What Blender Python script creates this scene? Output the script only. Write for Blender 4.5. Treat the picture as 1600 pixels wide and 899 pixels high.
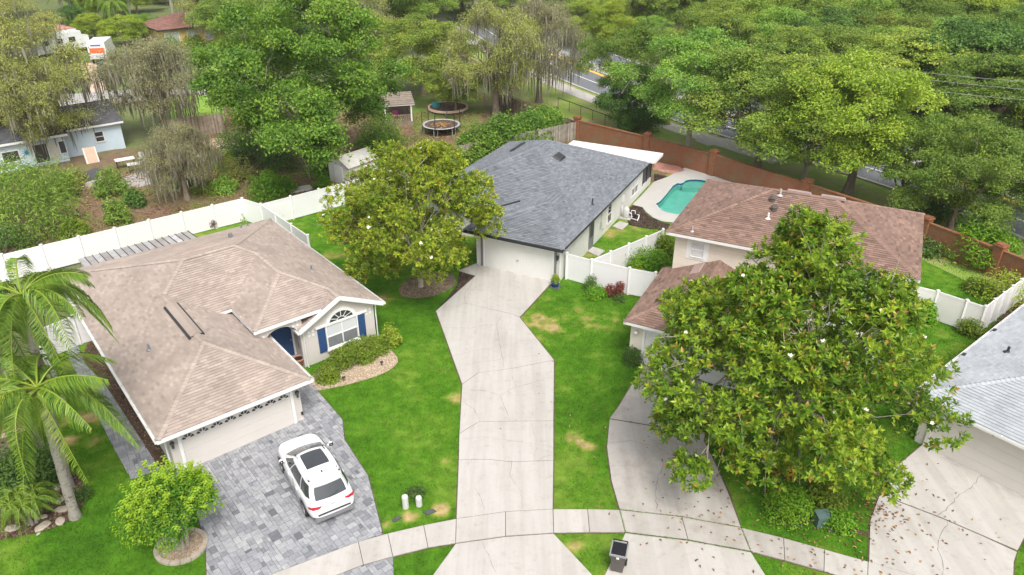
import bpy, bmesh, math, random
import numpy as np
from math import sin, cos, tan, pi, radians, atan, hypot
from mathutils import Vector

for o in list(bpy.data.objects):
    bpy.data.objects.remove(o)
S = bpy.context.scene
COL = S.collection
RNG = np.random.default_rng(7)
random.seed(7)

# ------------------------------------------------------------------ camera, sky, sun, exposure
FPX, PITCH, CAMH = 1160.0, radians(28.4), 22.2
cd = bpy.data.cameras.new('camera')
cam = bpy.data.objects.new('camera', cd)
COL.objects.link(cam)
cam.location = (0, 0, CAMH)
cam.rotation_euler = (pi / 2 - PITCH, 0, 0)
cd.sensor_width = 36.0
cd.lens = 36.0 * FPX / 1600.0
cd.clip_start, cd.clip_end = 0.5, 3000
S.camera = cam

SUN_EL, SUN_AZ = radians(57), radians(163)      # azimuth clockwise from +Y
W = bpy.data.worlds.new('World')
S.world = W
W.use_nodes = True
wn, wl_ = W.node_tree.nodes, W.node_tree.links
bg = wn['Background']
sky = wn.new('ShaderNodeTexSky')
sky.sky_type = 'NISHITA'
sky.sun_disc = False
sky.sun_elevation, sky.sun_rotation = SUN_EL, SUN_AZ
sky.dust_density, sky.air_density = 4.0, 1.0
hs = wn.new('ShaderNodeHueSaturation')
hs.inputs['Saturation'].default_value = 0.22
wl_.new(sky.outputs[0], hs.inputs['Color'])
wl_.new(hs.outputs[0], bg.inputs['Color'])
bg.inputs['Strength'].default_value = 0.15
sd = bpy.data.lights.new('sun', 'SUN')
sd.energy, sd.angle, sd.color = 1.45, radians(20), (1.0, 0.96, 0.90)
sun = bpy.data.objects.new('sun', sd)
COL.objects.link(sun)
sun.location = (30, -30, 80)
_d = Vector((sin(SUN_AZ) * cos(SUN_EL), cos(SUN_AZ) * cos(SUN_EL), sin(SUN_EL)))
sun.rotation_euler = _d.to_track_quat('Z', 'Y').to_euler()
S.view_settings.view_transform = 'Standard'
S.view_settings.look = 'None'
S.view_settings.exposure = 0.68
S.view_settings.gamma = 1.0
S.cycles.max_bounces = 5
S.cycles.diffuse_bounces = 3
S.cycles.transparent_max_bounces = 4

# ------------------------------------------------------------------ helpers
def G(u, v, z=0.0):
    """ground point (at height z) seen at photo pixel u, v"""
    a, b = (u - 800) / FPX, (v - 449.5) / FPX
    d = (a, cos(PITCH) - b * sin(PITCH), -sin(PITCH) - b * cos(PITCH))
    t = (z - CAMH) / d[2]
    return Vector((d[0] * t, d[1] * t, z))

def GP(pts, z=0.0):
    return [tuple(G(u, v, z)[:2]) for u, v in pts]

def topz(y, v):
    return CAMH - y * tan(PITCH + atan((v - 449.5) / FPX))

class MB:
    """collects geometry; build() links it as ONE mesh object"""
    def __init__(s):
        s.v, s.f, s.t, s.m, s.n = [], [], [], [], 0
    def add(s, verts, faces, tint=0.5, mat=0):
        verts = np.asarray(verts, float).reshape(-1, 3)
        if isinstance(faces, np.ndarray):
            s.f.append((faces + s.n))
            k = len(faces)
        else:
            k = len(faces)
            by = {}
            for i, f in enumerate(faces):
                by.setdefault(len(f), []).append(i)
            if len(by) > 1:
                t = np.broadcast_to(np.asarray(tint, float), (k,))
                for kk, idx in by.items():
                    s.f.append(np.array([faces[i] for i in idx]) + s.n)
                    s.t.append(t[idx]); s.m.append(np.full(len(idx), mat))
                s.v.append(verts); s.n += len(verts)
                return s
            s.f.append(np.array(faces) + s.n)
        s.t.append(np.broadcast_to(np.asarray(tint, float), (k,)))
        s.m.append(np.full(k, mat))
        s.v.append(verts); s.n += len(verts)
        return s
    def box(s, x0, x1, y0, y1, z0, z1, tint=0.5, mat=0, fr=None, taper=0.0):
        tx, ty = taper * (x1 - x0) / 2, taper * (y1 - y0) / 2
        P = [(x0, y0, z0), (x1, y0, z0), (x1, y1, z0), (x0, y1, z0),
             (x0 + tx, y0 + ty, z1), (x1 - tx, y0 + ty, z1), (x1 - tx, y1 - ty, z1), (x0 + tx, y1 - ty, z1)]
        if fr:
            P = [fr(*p) for p in P]
        return s.add(P, [(0, 3, 2, 1), (4, 5, 6, 7), (0, 1, 5, 4), (1, 2, 6, 5), (2, 3, 7, 6), (3, 0, 4, 7)], tint, mat)
    def prism(s, pts, z0, z1, tint=0.5, mat=0, bottom=False):
        """pts: 2-D polygon (any winding) extruded"""
        a = sum(pts[i - 1][0] * pts[i][1] - pts[i][0] * pts[i - 1][1] for i in range(len(pts)))
        if a < 0:
            pts = pts[::-1]
        n = len(pts)
        V = [(x, y, z1) for x, y in pts] + [(x, y, z0) for x, y in pts]
        s.add(V, [tuple(range(n))], tint, mat)
        s.add(V, [(i, n + i, n + (i + 1) % n, (i + 1) % n) for i in range(n)], tint, mat)
        if bottom:
            s.add(V, [tuple(range(2 * n - 1, n - 1, -1))], tint, mat)
        return s
    def tube(s, pts, r, n=6, tint=0.5, mat=0, cap=True):
        pts = np.asarray(pts, float)
        k = len(pts)
        r = np.broadcast_to(np.asarray(r, float), (k,))
        T = np.gradient(pts, axis=0)
        T /= np.linalg.norm(T, axis=1)[:, None] + 1e-9
        ref = np.where(np.abs(T[:, 2:3]) > .9, np.array([[1., 0, 0]]), np.array([[0, 0, 1.]]))
        U = np.cross(T, ref); U /= np.linalg.norm(U, axis=1)[:, None] + 1e-9
        Vv = np.cross(U, T)
        a = np.arange(n) * 2 * pi / n
        ring = pts[:, None, :] + r[:, None, None] * (np.cos(a)[None, :, None] * U[:, None, :] + np.sin(a)[None, :, None] * Vv[:, None, :])
        i, j = np.meshgrid(np.arange(k - 1), np.arange(n), indexing='ij')
        F = np.stack([i * n + j, (i + 1) * n + j, (i + 1) * n + (j + 1) % n, i * n + (j + 1) % n], -1).reshape(-1, 4)
        base = ring.reshape(-1, 3)
        s.add(base, F, tint, mat)
        if cap:
            s.add(base[:n], [tuple(range(n))], tint, mat)
            s.add(base[-n:], [tuple(range(n - 1, -1, -1))], tint, mat)
        return s
    def lathe(s, prof, c=(0, 0, 0), n=16, tint=0.5, mat=0):
        prof = np.array(prof, float)
        k = len(prof)
        a = np.arange(n) * 2 * pi / n
        V = np.stack([c[0] + prof[:, 0:1] * np.cos(a), c[1] + prof[:, 0:1] * np.sin(a), c[2] + np.repeat(prof[:, 1:2], n, 1)], -1).reshape(-1, 3)
        i, j = np.meshgrid(np.arange(k - 1), np.arange(n), indexing='ij')
        F = np.stack([i * n + j, i * n + (j + 1) % n, (i + 1) * n + (j + 1) % n, (i + 1) * n + j], -1).reshape(-1, 4)
        return s.add(V, F, tint, mat)
    def mesh(s, name, mats, smooth=False):
        me = bpy.data.meshes.new(name)
        V = np.concatenate(s.v)
        me.vertices.add(len(V)); me.vertices.foreach_set('co', V.ravel())
        tot = np.concatenate([np.full(len(f), f.shape[1]) for f in s.f])
        idx = np.concatenate([f.ravel() for f in s.f])
        me.loops.add(len(idx)); me.loops.foreach_set('vertex_index', idx.astype(np.int32))
        me.polygons.add(len(tot))
        st = np.concatenate([[0], np.cumsum(tot)[:-1]])
        me.polygons.foreach_set('loop_start', st.astype(np.int32))
        me.polygons.foreach_set('loop_total', tot.astype(np.int32))
        me.polygons.foreach_set('material_index', np.concatenate(s.m).astype(np.int32))
        me.polygons.foreach_set('use_smooth', np.full(len(tot), bool(smooth)))
        at = me.attributes.new('tint', 'FLOAT', 'FACE')
        at.data.foreach_set('value', np.concatenate(s.t).astype(np.float32))
        for m in (mats if isinstance(mats, (list, tuple)) else [mats]):
            me.materials.append(m)
        me.update(calc_edges=True)
        return me
    def build(s, name, mats, parent=None, smooth=False, kind=None, label=None):
        return link(name, s.mesh(name, mats, smooth), parent, kind, label)

def link(name, me, parent=None, kind=None, label=None):
    o = bpy.data.objects.new(name, me)
    COL.objects.link(o)
    if parent is not None:
        o.parent = parent
    if kind:
        o['kind'] = kind
    if label:
        o['label'] = label
    return o

def thing(name, label, cat, loc=(0, 0, 0), rot=0.0, group=None):
    o = bpy.data.objects.new(name, None)
    COL.objects.link(o)
    o.location = loc
    o.rotation_euler = (0, 0, rot)
    o.empty_display_size = .2
    return tag(o, label, cat, group)

def tag(o, label, cat, group=None):
    o['label'], o['category'] = label, cat
    if group:
        o['group'] = group
    return o

def inside(P, poly):
    """vectorised point in polygon; P (N,2)"""
    x, y = P[:, 0], P[:, 1]
    r = np.zeros(len(P), bool)
    n = len(poly)
    for i in range(n):
        x0, y0 = poly[i - 1]; x1, y1 = poly[i]
        c = ((y0 > y) != (y1 > y))
        with np.errstate(divide='ignore', invalid='ignore'):
            r ^= c & (x < (x1 - x0) * (y - y0) / (y1 - y0) + x0)
    return r

def clip(subj, clipper):
    """Sutherland-Hodgman, clipper convex and counter-clockwise"""
    out = list(subj)
    n = len(clipper)
    for i in range(n):
        a, b = clipper[i - 1], clipper[i]
        ex, ey = b[0] - a[0], b[1] - a[1]
        inp, out = out, []
        if not inp:
            return []
        d = [ex * (p[1] - a[1]) - ey * (p[0] - a[0]) for p in inp]
        for k in range(len(inp)):
            p, q, dp, dq = inp[k - 1], inp[k], d[k - 1], d[k]
            if (dp >= 0) != (dq >= 0):
                t = dp / (dp - dq)
                out.append((p[0] + t * (q[0] - p[0]), p[1] + t * (q[1] - p[1])))
            if dq >= 0:
                out.append(q)
    return out

def inset(poly, d):
    n = len(poly)
    a = sum(poly[i - 1][0] * poly[i][1] - poly[i][0] * poly[i - 1][1] for i in range(n))
    if a < 0:
        poly = poly[::-1]
    out = []
    for i in range(n):
        p, q, r = Vector(poly[i - 1]), Vector(poly[i]), Vector(poly[(i + 1) % n])
        e1, e2 = (q - p).normalized(), (r - q).normalized()
        n1, n2 = Vector((-e1.y, e1.x)), Vector((-e2.y, e2.x))
        m = n1 + n2
        l = m.dot(n1)
        m = m / l if abs(l) > .3 else n1
        out.append(tuple(q + m * d))
    return out

def interp(pts, step):
    out = [pts[0]]
    for a, b in zip(pts, pts[1:]):
        n = max(1, int(hypot(b[0] - a[0], b[1] - a[1]) / step))
        for k in range(1, n + 1):
            out.append((a[0] + (b[0] - a[0]) * k / n, a[1] + (b[1] - a[1]) * k / n))
    return out

def smooth2(pts, it=2, closed=False):
    for _ in range(it):
        q = [] if closed else [pts[0]]
        rng = range(len(pts)) if closed else range(len(pts) - 1)
        for i in rng:
            a, b = pts[i], pts[(i + 1) % len(pts)]
            q.append((a[0] * .75 + b[0] * .25, a[1] * .75 + b[1] * .25))
            q.append((a[0] * .25 + b[0] * .75, a[1] * .25 + b[1] * .75))
        if not closed:
            q.append(pts[-1])
        pts = q
    return pts

# ------------------------------------------------------------------ materials
def newmat(name):
    m = bpy.data.materials.new(name)
    m.use_nodes = True
    n, l = m.node_tree.nodes, m.node_tree.links
    return m, n, l, n['Principled BSDF']

def ramp(n, stops):
    r = n.new('ShaderNodeValToRGB')
    e = r.color_ramp.elements
    while len(e) < len(stops):
        e.new(0.5)
    for el, (p, c) in zip(e, stops):
        el.position = p
        el.color = (*c, 1)
    return r

def noise(n, l, scale, detail=4, rough=.6, vec=None):
    t = n.new('ShaderNodeTexNoise')
    t.inputs['Scale'].default_value = scale
    t.inputs['Detail'].default_value = detail
    t.inputs['Roughness'].default_value = rough
    if vec is not None:
        l.new(vec, t.inputs['Vector'])
    return t

def coords(n, kind='Object'):
    return n.new('ShaderNodeTexCoord').outputs[kind]

def mixc(n, l, a, b, fac, blend='MIX'):
    m = n.new('ShaderNodeMix')
    m.data_type = 'RGBA'
    m.blend_type = blend
    for sock, v in ((m.inputs['Factor'], fac), (m.inputs['A'], a), (m.inputs['B'], b)):
        if hasattr(v, 'type') and hasattr(v, 'is_linked'):
            l.new(v, sock)
        elif isinstance(v, tuple):
            sock.default_value = (*v, 1) if len(v) == 3 else v
        else:
            sock.default_value = v
    return m.outputs['Result']

def bump(n, l, h, strength, dist, p):
    b = n.new('ShaderNodeBump')
    b.inputs['Strength'].default_value = strength
    b.inputs['Distance'].default_value = dist
    l.new(h, b.inputs['Height'])
    l.new(b.outputs[0], p.inputs['Normal'])

def simple(name, col, rough=.6, var=.12, scale=6, metal=0, bumpd=0, spec=.4, wear=None, wscale=1.2, wlo=.55, whi=.75):
    m, n, l, p = newmat(name)
    p.inputs['Roughness'].default_value = rough
    p.inputs['Metallic'].default_value = metal
    p.inputs['Specular IOR Level'].default_value = spec
    c = coords(n)
    t = noise(n, l, scale, 6, .65, c)
    r = ramp(n, [(.25, tuple(x * (1 - var) for x in col)), (.75, tuple(min(1, x * (1 + var)) for x in col))])
    l.new(t.outputs[0], r.inputs[0])
    out = r.outputs[0]
    if wear:
        t2 = noise(n, l, wscale, 8, .7, c)
        r2 = ramp(n, [(wlo, (0, 0, 0)), (whi, (1, 1, 1))])
        l.new(t2.outputs[0], r2.inputs[0])
        out = mixc(n, l, out, wear, r2.outputs[0])
    if 'concrete' in name:      # faint tyre tracks and rain streaks along the drives
        mp = n.new('ShaderNodeMapping'); mp.inputs['Scale'].default_value = (1.9, .13, 1)
        l.new(c, mp.inputs[0])
        t4 = noise(n, l, 1.0, 5, .6, mp.outputs[0])
        r4 = ramp(n, [(.38, (.91, .90, .885)), (.58, (1.03, 1.03, 1.03))])
        l.new(t4.outputs[0], r4.inputs[0])
        t5 = noise(n, l, 2.6, 8, .75, c)
        r5 = ramp(n, [(.30, (.80, .77, .73)), (.46, (1, 1, 1))])
        l.new(t5.outputs[0], r5.inputs[0])
        out = mixc(n, l, mixc(n, l, out, r4.outputs[0], 1.0, 'MULTIPLY'), r5.outputs[0], .8, 'MULTIPLY')
    l.new(out, p.inputs['Base Color'])
    if bumpd:
        t3 = noise(n, l, scale * 8, 4, .6, c)
        bump(n, l, t3.outputs[0], .6, bumpd, p)
    return m

def tinted(name, stops, rough=.7, spec=.3, var=.15, scale=3, trans=0, objvar=0, bumpd=0, patch=None, pscale=.5):
    """colour from the per-face 'tint' value of the geometry"""
    m, n, l, p = newmat(name)
    p.inputs['Roughness'].default_value = rough
    p.inputs['Specular IOR Level'].default_value = spec
    a = n.new('ShaderNodeAttribute')
    a.attribute_name = 'tint'
    r = ramp(n, stops)
    l.new(a.outputs['Fac'], r.inputs[0])
    out = r.outputs[0]
    c = coords(n)
    if var:
        t = noise(n, l, scale, 5, .6, c)
        r2 = ramp(n, [(.3, (1 - var,) * 3), (.7, (1 + var,) * 3)])
        l.new(t.outputs[0], r2.inputs[0])
        out = mixc(n, l, out, r2.outputs[0], 1.0, 'MULTIPLY')
    if patch:
        t = noise(n, l, pscale, 7, .65, c)
        r3 = ramp(n, [(.56, (0, 0, 0)), (.85, (1, 1, 1))])
        l.new(t.outputs[0], r3.inputs[0])
        out = mixc(n, l, out, patch, r3.outputs[0])
    if objvar:
        oi = n.new('ShaderNodeObjectInfo')
        h = n.new('ShaderNodeHueSaturation')
        mr = n.new('ShaderNodeMapRange')
        mr.inputs['To Min'].default_value, mr.inputs['To Max'].default_value = .5 - .016 * objvar, .5 + .022 * objvar
        l.new(oi.outputs['Random'], mr.inputs['Value'])
        l.new(mr.outputs[0], h.inputs['Hue'])
        mr2 = n.new('ShaderNodeMapRange')
        mr2.inputs['To Min'].default_value, mr2.inputs['To Max'].default_value = 1 + .3 * objvar, 1 - .25 * objvar
        mu = n.new('ShaderNodeMath'); mu.operation = 'MULTIPLY'; mu.inputs[1].default_value = 7.31
        fr = n.new('ShaderNodeMath'); fr.operation = 'FRACT'
        l.new(oi.outputs['Random'], mu.inputs[0]); l.new(mu.outputs[0], fr.inputs[0])
        l.new(fr.outputs[0], mr2.inputs['Value'])
        l.new(mr2.outputs[0], h.inputs['Value'])
        l.new(out, h.inputs['Color'])
        out = h.outputs[0]
    l.new(out, p.inputs['Base Color'])
    if bumpd:
        t = noise(n, l, 40, 3, .6, c)
        bump(n, l, t.outputs[0], .5, bumpd, p)
    if trans:
        tr = n.new('ShaderNodeBsdfTranslucent')
        l.new(out, tr.inputs['Color'])
        mx = n.new('ShaderNodeMixShader')
        mx.inputs[0].default_value = trans
        l.new(p.outputs[0], mx.inputs[1]); l.new(tr.outputs[0], mx.inputs[2])
        l.new(mx.outputs[0], n['Material Output'].inputs['Surface'])
    return m

M = {}
M['concrete'] = simple('concrete', (.475, .448, .418), .85, .07, .9, bumpd=.004, wear=(.345, .315, .28), wscale=.45, wlo=.5, whi=.85)
M['concrete_dirty'] = simple('concrete_dirty', (.42, .39, .36), .85, .09, 1.1, bumpd=.004, wear=(.29, .245, .21), wscale=.5, wlo=.5, whi=.8)
M['crack'] = simple('crack', (.19, .17, .145), .9, .4, 5)
M['soil_edge'] = simple('soil_edge', (.115, .085, .05), .95, .4, 3)
M['joint'] = simple('joint', (.10, .085, .06), .95, .3, 4)
M['paver'] = tinted('paver', [(0, (.13, .135, .15)), (.3, (.22, .225, .242)), (.65, (.32, .322, .338)), (1, (.41, .408, .41))], .8, .3, .16, 9, bumpd=.003)
M['asphalt'] = simple('asphalt', (.16, .165, .18), .9, .15, 3, bumpd=.004)
M['yellow_paint'] = simple('yellow_paint', (.75, .45, .08), .7, .15, 3)
M['white_vinyl'] = simple('white_vinyl', (.84, .815, .825), .35, .025, .8, wear=(.66, .66, .64), wscale=.7, wlo=.6, whi=.9)
M['white_trim'] = simple('white_trim', (.80, .79, .775), .45, .03, 2)
M['stucco_grey'] = simple('stucco_grey', (.60, .555, .51), .9, .05, 2, bumpd=.004)
M['stucco_white'] = simple('stucco_white', (.70, .685, .645), .9, .04, 2, bumpd=.003)
M['stucco_cream'] = simple('stucco_cream', (.74, .665, .57), .9, .04, 2, bumpd=.004)
M['stucco_blue'] = simple('stucco_blue', (.56, .66, .74), .9, .06, 1.5, bumpd=.003)
M['stucco_yellow'] = simple('stucco_yellow', (.70, .50, .20), .9, .06, 1.5)
M['stucco_tan'] = simple('stucco_tan', (.45, .34, .27), .9, .06, 1.5)
M['door_paint'] = simple('door_paint', (.66, .615, .57), .55, .03, 1)
M['door_white'] = simple('door_white', (.72, .71, .68), .55, .03, 1)
M['navy'] = simple('navy', (.03, .075, .19), .45, .1, 3)
M['dark_trim'] = simple('dark_trim', (.035, .035, .038), .5, .1, 5)
M['grey_trim'] = simple('grey_trim', (.20, .20, .21), .5, .1, 5)
M['glass'] = simple('glass', (.045, .05, .055), .06, .1, 2, spec=.8)
M['blind'] = simple('blind', (.62, .63, .64), .25, .03, 4, spec=.7)
M['screen'] = simple('screen', (.06, .06, .065), .5, .15, 3)
M['black_metal'] = simple('black_metal', (.02, .02, .022), .4, .1, 5)
M['galv'] = tinted('galv', [(0, (.30, .28, .27)), (1, (.55, .55, .56))], .5, .5, .2, 2, patch=(.30, .20, .14), pscale=.9)
M['rib'] = simple('rib', (.10, .085, .075), .7, .3, 3)
M['white_roof'] = simple('white_roof', (.76, .75, .72), .6, .04, 1, wear=(.30, .24, .19), wscale=.9, wlo=.64, whi=.78)
M['brick'] = None
M['wood'] = tinted('wood', [(0, (.16, .12, .09)), (.5, (.25, .19, .145)), (1, (.34, .28, .22))], .9, .2, .25, 2.5)
M['wood_grey'] = tinted('wood_grey', [(0, (.22, .19, .16)), (1, (.42, .37, .31))], .9, .2, .25, 2.5)
M['mulch'] = tinted('mulch', [(0, (.05, .035, .025)), (.5, (.13, .085, .06)), (1, (.27, .19, .13))], .95, .1, .3, 3)
M['pale_mulch'] = tinted('pale_mulch', [(0, (.10, .075, .05)), (.5, (.22, .17, .12)), (1, (.36, .29, .21))], .95, .1, .3, 3)
M['dark_mulch'] = tinted('dark_mulch', [(0, (.03, .022, .018)), (.6, (.085, .06, .048)), (1, (.2, .14, .10))], .95, .1, .3, 3)
M['pebble'] = tinted('pebble', [(0, (.28, .20, .13)), (.5, (.45, .35, .25)), (1, (.60, .51, .40))], .85, .2, .1, 5)
M['rock'] = simple('rock', (.42, .36, .29), .9, .25, 4, bumpd=.02)
M['terracotta'] = simple('terracotta', (.45, .22, .13), .8, .1, 4)
M['blue_glaze'] = simple('blue_glaze', (.02, .06, .25), .25, .1, 4)
M['water'] = None
M['patch_roof'] = simple('patch_roof', (.34, .25, .22), .9, .1, 2)
M['bark'] = simple('bark', (.25, .195, .15), .95, .35, 4, bumpd=.02)
M['bark_pale'] = simple('bark_pale', (.40, .35, .29), .95, .3, 4, bumpd=.015)
M['palm_bark'] = simple('palm_bark', (.36, .33, .285), .95, .35, 5, bumpd=.03, wear=(.17, .15, .12), wscale=5, wlo=.48, whi=.62)
M['boot'] = tinted('boot', [(0, (.20, .13, .085)), (1, (.45, .34, .24))], .9, .1)
M['flower'] = simple('flower', (.85, .80, .68), .6, .05, 5)
M['car_paint'] = simple('car_paint', (.82, .82, .82), .12, .01, 1, spec=.6)
M['rubber'] = simple('rubber', (.02, .02, .02), .7, .1, 5)
M['alloy'] = simple('alloy', (.35, .35, .36), .3, .05, 5, metal=.8)
M['red_lamp'] = simple('red_lamp', (.50, .012, .03), .15, .1, 3, spec=.8)
M['plate'] = simple('plate', (.65, .68, .66), .4, .05, 5)
M['bin'] = simple('bin', (.10, .088, .08), .55, .12, 5)
M['bin_lid'] = simple('bin_lid', (.012, .012, .016), .45, .2, 5)
M['bin_rim'] = simple('bin_rim', (.27, .265, .265), .5, .1, 5)
M['util_grey'] = simple('util_grey', (.56, .56, .54), .55, .05, 4)
M['util_green'] = simple('util_green', (.10, .16, .15), .5, .1, 4)
M['cover'] = simple('cover', (.085, .085, .09), .8, .2, 6)
M['pool_shell'] = simple('pool_shell', (.28, .70, .60), .6, .12, 1.2)
M['deck'] = simple('deck', (.47, .45, .425), .85, .05, 1, bumpd=.003, wear=(.52, .48, .44), wscale=.6)
M['red_paver'] = tinted('red_paver', [(0, (.36, .17, .13)), (1, (.55, .30, .24))], .85, .2, .2, 4)
M['purple_leaf'] = tinted('purple_leaf', [(0, (.09, .035, .06)), (1, (.25, .10, .13))], .5, .3, 0, trans=.2)
M['orange'] = tinted('orange', [(0, (.55, .16, .02)), (1, (.80, .36, .04))], .5, .3, 0)
M['red_paint'] = simple('red_paint', (.75, .16, .06), .5, .05, 3)
M['blue_paint'] = simple('blue_paint', (.10, .16, .40), .5, .05, 3)
M['teal'] = simple('teal', (.04, .26, .30), .5, .1, 3)
M['peach'] = simple('peach', (.62, .45, .34), .9, .1, 1.5)
M['pale_road'] = simple('pale_road', (.38, .36, .345), .9, .1, .6)
M['moss'] = tinted('moss', [(0, (.17, .16, .12)), (.6, (.30, .28, .21)), (1, (.42, .39, .30))], .95, .05, .1, 2, trans=.2)
M['leaf_litter'] = tinted('leaf_litter', [(0, (.10, .05, .03)), (.5, (.26, .13, .06)), (1, (.48, .32, .13))], .8, .2, 0)
M['mesh_dark'] = simple('mesh_dark', (.085, .062, .048), .9, .3, 2)
M['tarp'] = simple('tarp', (.55, .53, .48), .8, .12, 2)
M['magenta'] = simple('magenta', (.22, .02, .10), .7, .1, 3)
M['cap_black'] = M['black_metal']

M['leaf_feather'] = None
M['screened'] = simple('screened', (.20, .205, .215), .35, .1, 3, spec=.5)
M['wire'] = simple('wire', (.22, .22, .22), .6, .1, 3)
def roofmat(name, c, var=.28, patch=None, rough=.9):
    d = tuple(x * (1 - var) for x in c)
    h = tuple(min(1, x * (1 + var)) for x in c)
    return tinted(name, [(0, d), (.5, c), (1, h)], rough, .2, .13, .45, bumpd=.003, patch=patch, pscale=.35)
M['shingle_tan'] = roofmat('shingle_tan', (.365, .30, .258), .18, (.27, .205, .18))
M['shingle_grey'] = roofmat('shingle_grey', (.185, .197, .216), .28)
M['shingle_brown'] = roofmat('shingle_brown', (.225, .146, .115), .34, (.21, .125, .10))
M['shingle_white'] = roofmat('shingle_white', (.40, .42, .445), .13)
M['shingle_dark'] = roofmat('shingle_dark', (.115, .115, .125), .25)
M['shingle_red'] = roofmat('shingle_red', (.24, .125, .10), .25)
M['deck_tan'] = simple('deck_tan', (.40, .30, .255), .9, .1, 1)
M['deck_grey'] = simple('deck_grey', (.17, .18, .20), .9, .1, 1)
M['deck_brown'] = simple('deck_brown', (.22, .135, .11), .9, .1, 1)
M['deck_white'] = simple('deck_white', (.50, .52, .55), .9, .1, 1)

def leafmat(name, dark, mid, light, odd, trans=.36, rough=.45, objvar=.0, spec=.35):
    return tinted(name, [(0, dark), (.42, mid), (.8, light), (.93, light), (.97, odd)], rough, spec, .12, .35, trans=trans, objvar=objvar)
M['leaf_magnolia'] = leafmat('leaf_magnolia', (.05, .12, .012), (.15, .275, .022), (.38, .49, .04), (.48, .28, .07), .36, .34)
M['leaf_oak'] = leafmat('leaf_oak', (.105, .185, .03), (.225, .345, .05), (.40, .51, .075), (.4, .39, .14), objvar=1)
M['leaf_laurel'] = leafmat('leaf_laurel', (.055, .14, .02), (.15, .29, .034), (.29, .44, .05), (.3, .32, .12), objvar=.25)
M['leaf_yellow'] = leafmat('leaf_yellow', (.14, .22, .025), (.30, .42, .04), (.50, .58, .06), (.5, .46, .2), objvar=.3)
M['leaf_mossy'] = leafmat('leaf_mossy', (.19, .225, .06), (.36, .395, .10), (.54, .56, .16), (.48, .42, .26), objvar=.4)
M['leaf_bright'] = leafmat('leaf_bright', (.06, .18, .014), (.16, .37, .02), (.34, .52, .03), (.48, .48, .04), objvar=.3)
M['leaf_dark'] = leafmat('leaf_dark', (.042, .10, .022), (.105, .20, .036), (.20, .33, .055), (.2, .22, .1), objvar=.4)
M['leaf_hedge'] = leafmat('leaf_hedge', (.08, .15, .015), (.20, .30, .03), (.36, .45, .045), (.42, .22, .07), objvar=.1)
M['leaf_feather'] = leafmat('leaf_feather', (.07, .15, .022), (.18, .31, .04), (.36, .49, .07), (.45, .42, .15), objvar=.3)
M['leaf_myrtle'] = leafmat('leaf_myrtle', (.045, .15, .014), (.115, .29, .018), (.34, .50, .03), (.48, .48, .04))
M['leaf_grey'] = leafmat('leaf_grey', (.19, .20, .09), (.33, .325, .15), (.47, .46, .23), (.42, .36, .24))
M['leaf_magnolia_pale'] = leafmat('leaf_magnolia_pale', (.075, .14, .014), (.22, .32, .026), (.47, .53, .05), (.45, .25, .07), .36, .34)
M['leaf_palm'] = leafmat('leaf_palm', (.05, .13, .018), (.14, .27, .03), (.32, .43, .05), (.52, .46, .09), .32)
M['leaf_ivy'] = leafmat('leaf_ivy', (.06, .16, .01), (.13, .30, .015), (.24, .44, .02), (.3, .4, .05))
M['leaf_red'] = leafmat('leaf_red', (.10, .02, .025), (.22, .05, .05), (.35, .14, .07), (.3, .25, .05))
M['grass'] = tinted('grass', [(0, (.056, .155, .010)), (.35, (.098, .235, .013)), (.6, (.175, .30, .027)), (.8, (.30, .29, .09)), (1, (.43, .35, .17))], .6, .2, .22, 1.1, trans=.25)
M['lawn'] = tinted('lawn', [(0, (.045, .125, .008)), (.35, (.074, .185, .011)), (.6, (.14, .23, .026)), (.8, (.30, .26, .08)), (1, (.45, .34, .17))], .9, .1, .28, 2.2)
M['soil'] = None

def brickmat():
    m, n, l, p = newmat('brick')
    c = coords(n)
    br = n.new('ShaderNodeTexBrick')
    br.inputs['Scale'].default_value = 4.2
    br.inputs['Mortar Size'].default_value = .02
    br.inputs['Color1'].default_value = (.30, .105, .045, 1)
    br.inputs['Color2'].default_value = (.22, .075, .035, 1)
    br.inputs['Mortar'].default_value = (.28, .17, .10, 1)
    mp = n.new('ShaderNodeMapping')
    mp.inputs['Rotation'].default_value = (pi / 2, 0, 0)
    l.new(c, mp.inputs[0]); l.new(mp.outputs[0], br.inputs['Vector'])
    t = noise(n, l, .7, 7, .7, c)
    r = ramp(n, [(.48, (0, 0, 0)), (.75, (1, 1, 1))])
    l.new(t.outputs[0], r.inputs[0])
    out = mixc(n, l, br.outputs['Color'], (.20, .17, .10), r.outputs[0])
    l.new(out, p.inputs['Base Color'])
    p.inputs['Roughness'].default_value = .9
    return m
M['brick'] = brickmat()

def watermat():
    m, n, l, p = newmat('water')
    p.inputs['Base Color'].default_value = (.62, .92, .87, 1)
    p.inputs['Roughness'].default_value = .03
    p.inputs['IOR'].default_value = 1.33
    p.inputs['Transmission Weight'].default_value = 1.0
    c = coords(n)
    t = noise(n, l, 1.6, 3, .5, c)
    bump(n, l, t.outputs[0], .25, .05, p)
    return m
M['water'] = watermat()

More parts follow.
